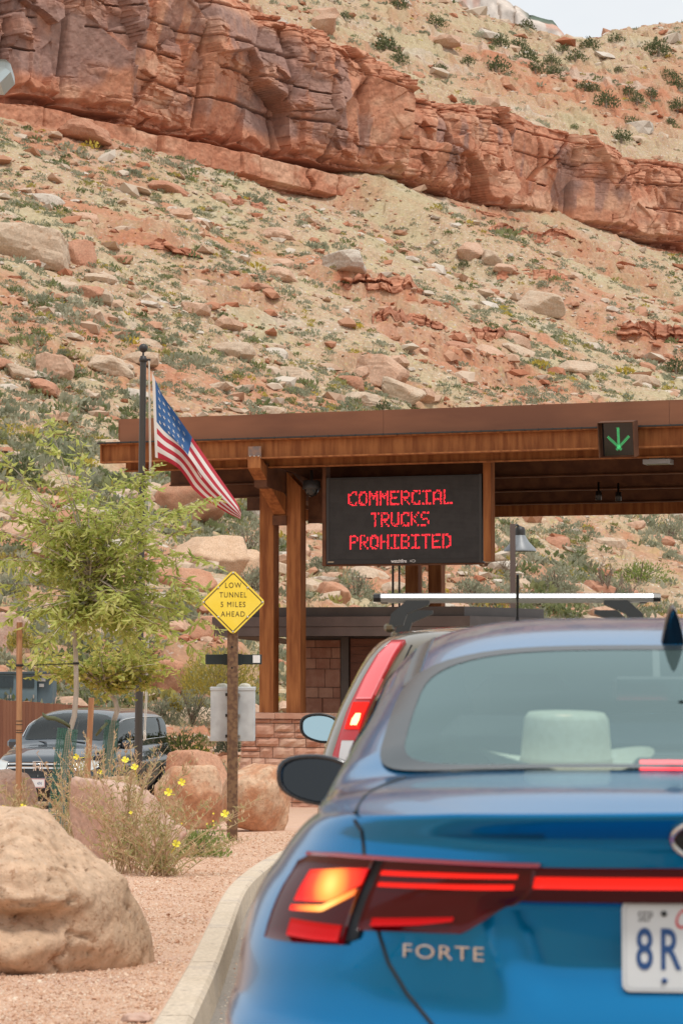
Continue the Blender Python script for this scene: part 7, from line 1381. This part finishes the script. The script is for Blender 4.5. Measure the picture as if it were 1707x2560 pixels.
def vpatch(name, xs, zt, zb, m, parent, off, nz=5, n=24, mirror=True):
    xx = np.linspace(xs[0], xs[-1], n); T = np.array([vt(x, .75) for x in xx]); a = np.interp(xx, xs, zt); b = np.interp(xx, xs, zb); f = np.linspace(0, 1, nz)[:, None]; return spatch(name, VL, np.repeat(T[None], nz, 0), b[None]*(1-f)+a[None]*f, off, m, parent, VOUT, .02, mirror=mirror)
gr = vpatch('grille', [-.60, -.45, 0], [.87, .885, .89], [.74, .66, .62], M_BLK, VN, .008)
for zt, zb in ((.855, .825), (.785, .755)): vpatch('grille_bar', [-.585, -.45, 0], [zt, zt+.008, zt+.01], [zb, zb+.004, zb+.006], M_CHR, gr, .02, 3)
vpatch('lower_grille', [-.66, -.4, 0], [.40, .42, .42], [.30, .26, .26], M_BLK, VN, .008)
vpatch('headlight', [-.93, -.85, -.62], [.90, .92, .885], [.78, .73, .74], mat('headlamp', (.62, .68, .68), .12, coat=1), VN, .012); vpatch('fog_lamp', [-.80, -.66], [.40, .40], [.32, .32], M_DARK, VN, .012)
bp_ = Vector(VL(3.0, .80))+Vector((0, .03, .01)); mb = MB(); w, h = .085, .085
fr = [(-w, h), (w, h), (w*.92, -h), (-w*.92, -h)]; mb.tube([bp_+Vector((x, 0, z)) for x, z in fr+fr[:1]], .010, 6)
for s_ in (1, -1): mb.bar(bp_+Vector((s_*.05, 0, .07)), bp_+Vector((s_*.04, 0, -.07)), .026, .014, up=(0, 1, 0))
mb.bar(bp_+Vector((-.045, 0, .0)), bp_+Vector((.045, 0, .0)), .022, .014, up=(0, 1, 0)); mb.build('maker_badge', M_CHR, VN)
pe = empty('number_plate'); pe.parent = VN; pe.matrix_local = Matrix.Translation(Vector(VL(3.0, .53))+Vector((0, .02, -.005))) @ Matrix(((-1, 0, 0, 0), (0, 0, 1, 0), (0, 1, 0, 0), (0, 0, 0, 1)))
mb = MB(); mb.prism(rr(.31, .16, .012), Matrix.Identity(4), .005); mb.build('plate', mat('plate pink frame', (.55, .35, .36), .5), pe); mb = MB(); mb.prism(rr(.275, .125, .008), Matrix.Translation((0, 0, 0)), .007); mb.build('face', M_PLW, pe); text('number', '474', .075, Matrix.Translation((.055, -.008, .0085)), M_PLB, pe, sx=.75, extr=.0005)
for x, y in ((-.86, 1.0), (.86, 1.0), (-.86, 4.0), (.86, 4.0)):
    s_ = 1 if x > 0 else -1; mb = MB(); mb.lathe([(.38, 0), (.375, .012), (.001, .012)], n=26, M=Matrix.Translation((x+s_*.118, y, .36)) @ Matrix.Rotation(R(90)*s_, 4, 'Y')); mb.build('wheel_arch', M_BLK, VN); wheel(VN, x+s_*.03, y, .34, .22)
for s_ in (-1, 1):
    mb = MB(); mb.box((s_*1.07, 3.50, 1.13), (.22, .13, .16), None, 0, .045); mb.bar((s_*.97, 3.52, 1.08), (s_*.90, 3.5, 1.06), .05, .04); o = mb.build('side_mirror', M_VAN, VN)
    [(lambda mb: (mb.tube([Vector((s_*-q[0], q[1], q[2])) for q in [VL(t_, z) for z in np.linspace(.35, 1.05, 8)]], .006, 5), mb.build('door_shut_line', M_LINE, VN)))(MB()) for t_ in (1.42, 1.95)]
    for t_ in (1.48, 1.78): mb = MB(); q = VL(t_, .88); mb.box((s_*-q[0]*1.01, q[1], q[2]), (.02, .16, .03), None, 0, .008); mb.build('door_handle', M_CHR, VN)
for x in (-.42, .3): mb = MB(); mb.bar((x, 3.88, 1.175), (x+.5, 3.70, 1.215), .012, .012); mb.build('wiper', M_BLK, VN)
mb = MB(); mb.box((0, 3.45, 1.0), (1.6, .6, .22), None, 0, .06); mb.build('dashboard', M_INT, VN)
for x in (-.4, .4):
    for y in (1.6, 2.65): mb = MB(); mb.box((x, y, .95), (.5, .14, .6), None, 0, .05); mb.box((x, y, 1.34), (.26, .11, .18), None, 0, .045); mb.build('seat', M_SEAT, VN)

# added minivan, unseen behind the camera, to put dark reflections into the sedan
w2 = VN.copy(); COL.objects.link(w2); w2.location = (.75, -.55-5.15, 0); w2.rotation_euler = (0, 0, R(-2)); w2['label'] = 'black minivan added unseen behind the camera for dark reflections'; M_VAN2 = mat('black van paint', (.012, .013, .015), .2, .1, coat=1)
def dup_children(src, dst):
    for ch in list(src.children):
        if any(k in ch.name for k in ('plate', 'badge', 'number', 'seat', 'dashboard')): continue
        c = ch.copy(); COL.objects.link(c); c.parent = dst
        if ch.name.startswith('body') or ch.name.startswith('side_mirror'):
            c.data = ch.data.copy(); c.data.materials[0] = M_VAN2
        dup_children(ch, c)
dup_children(VN, w2)
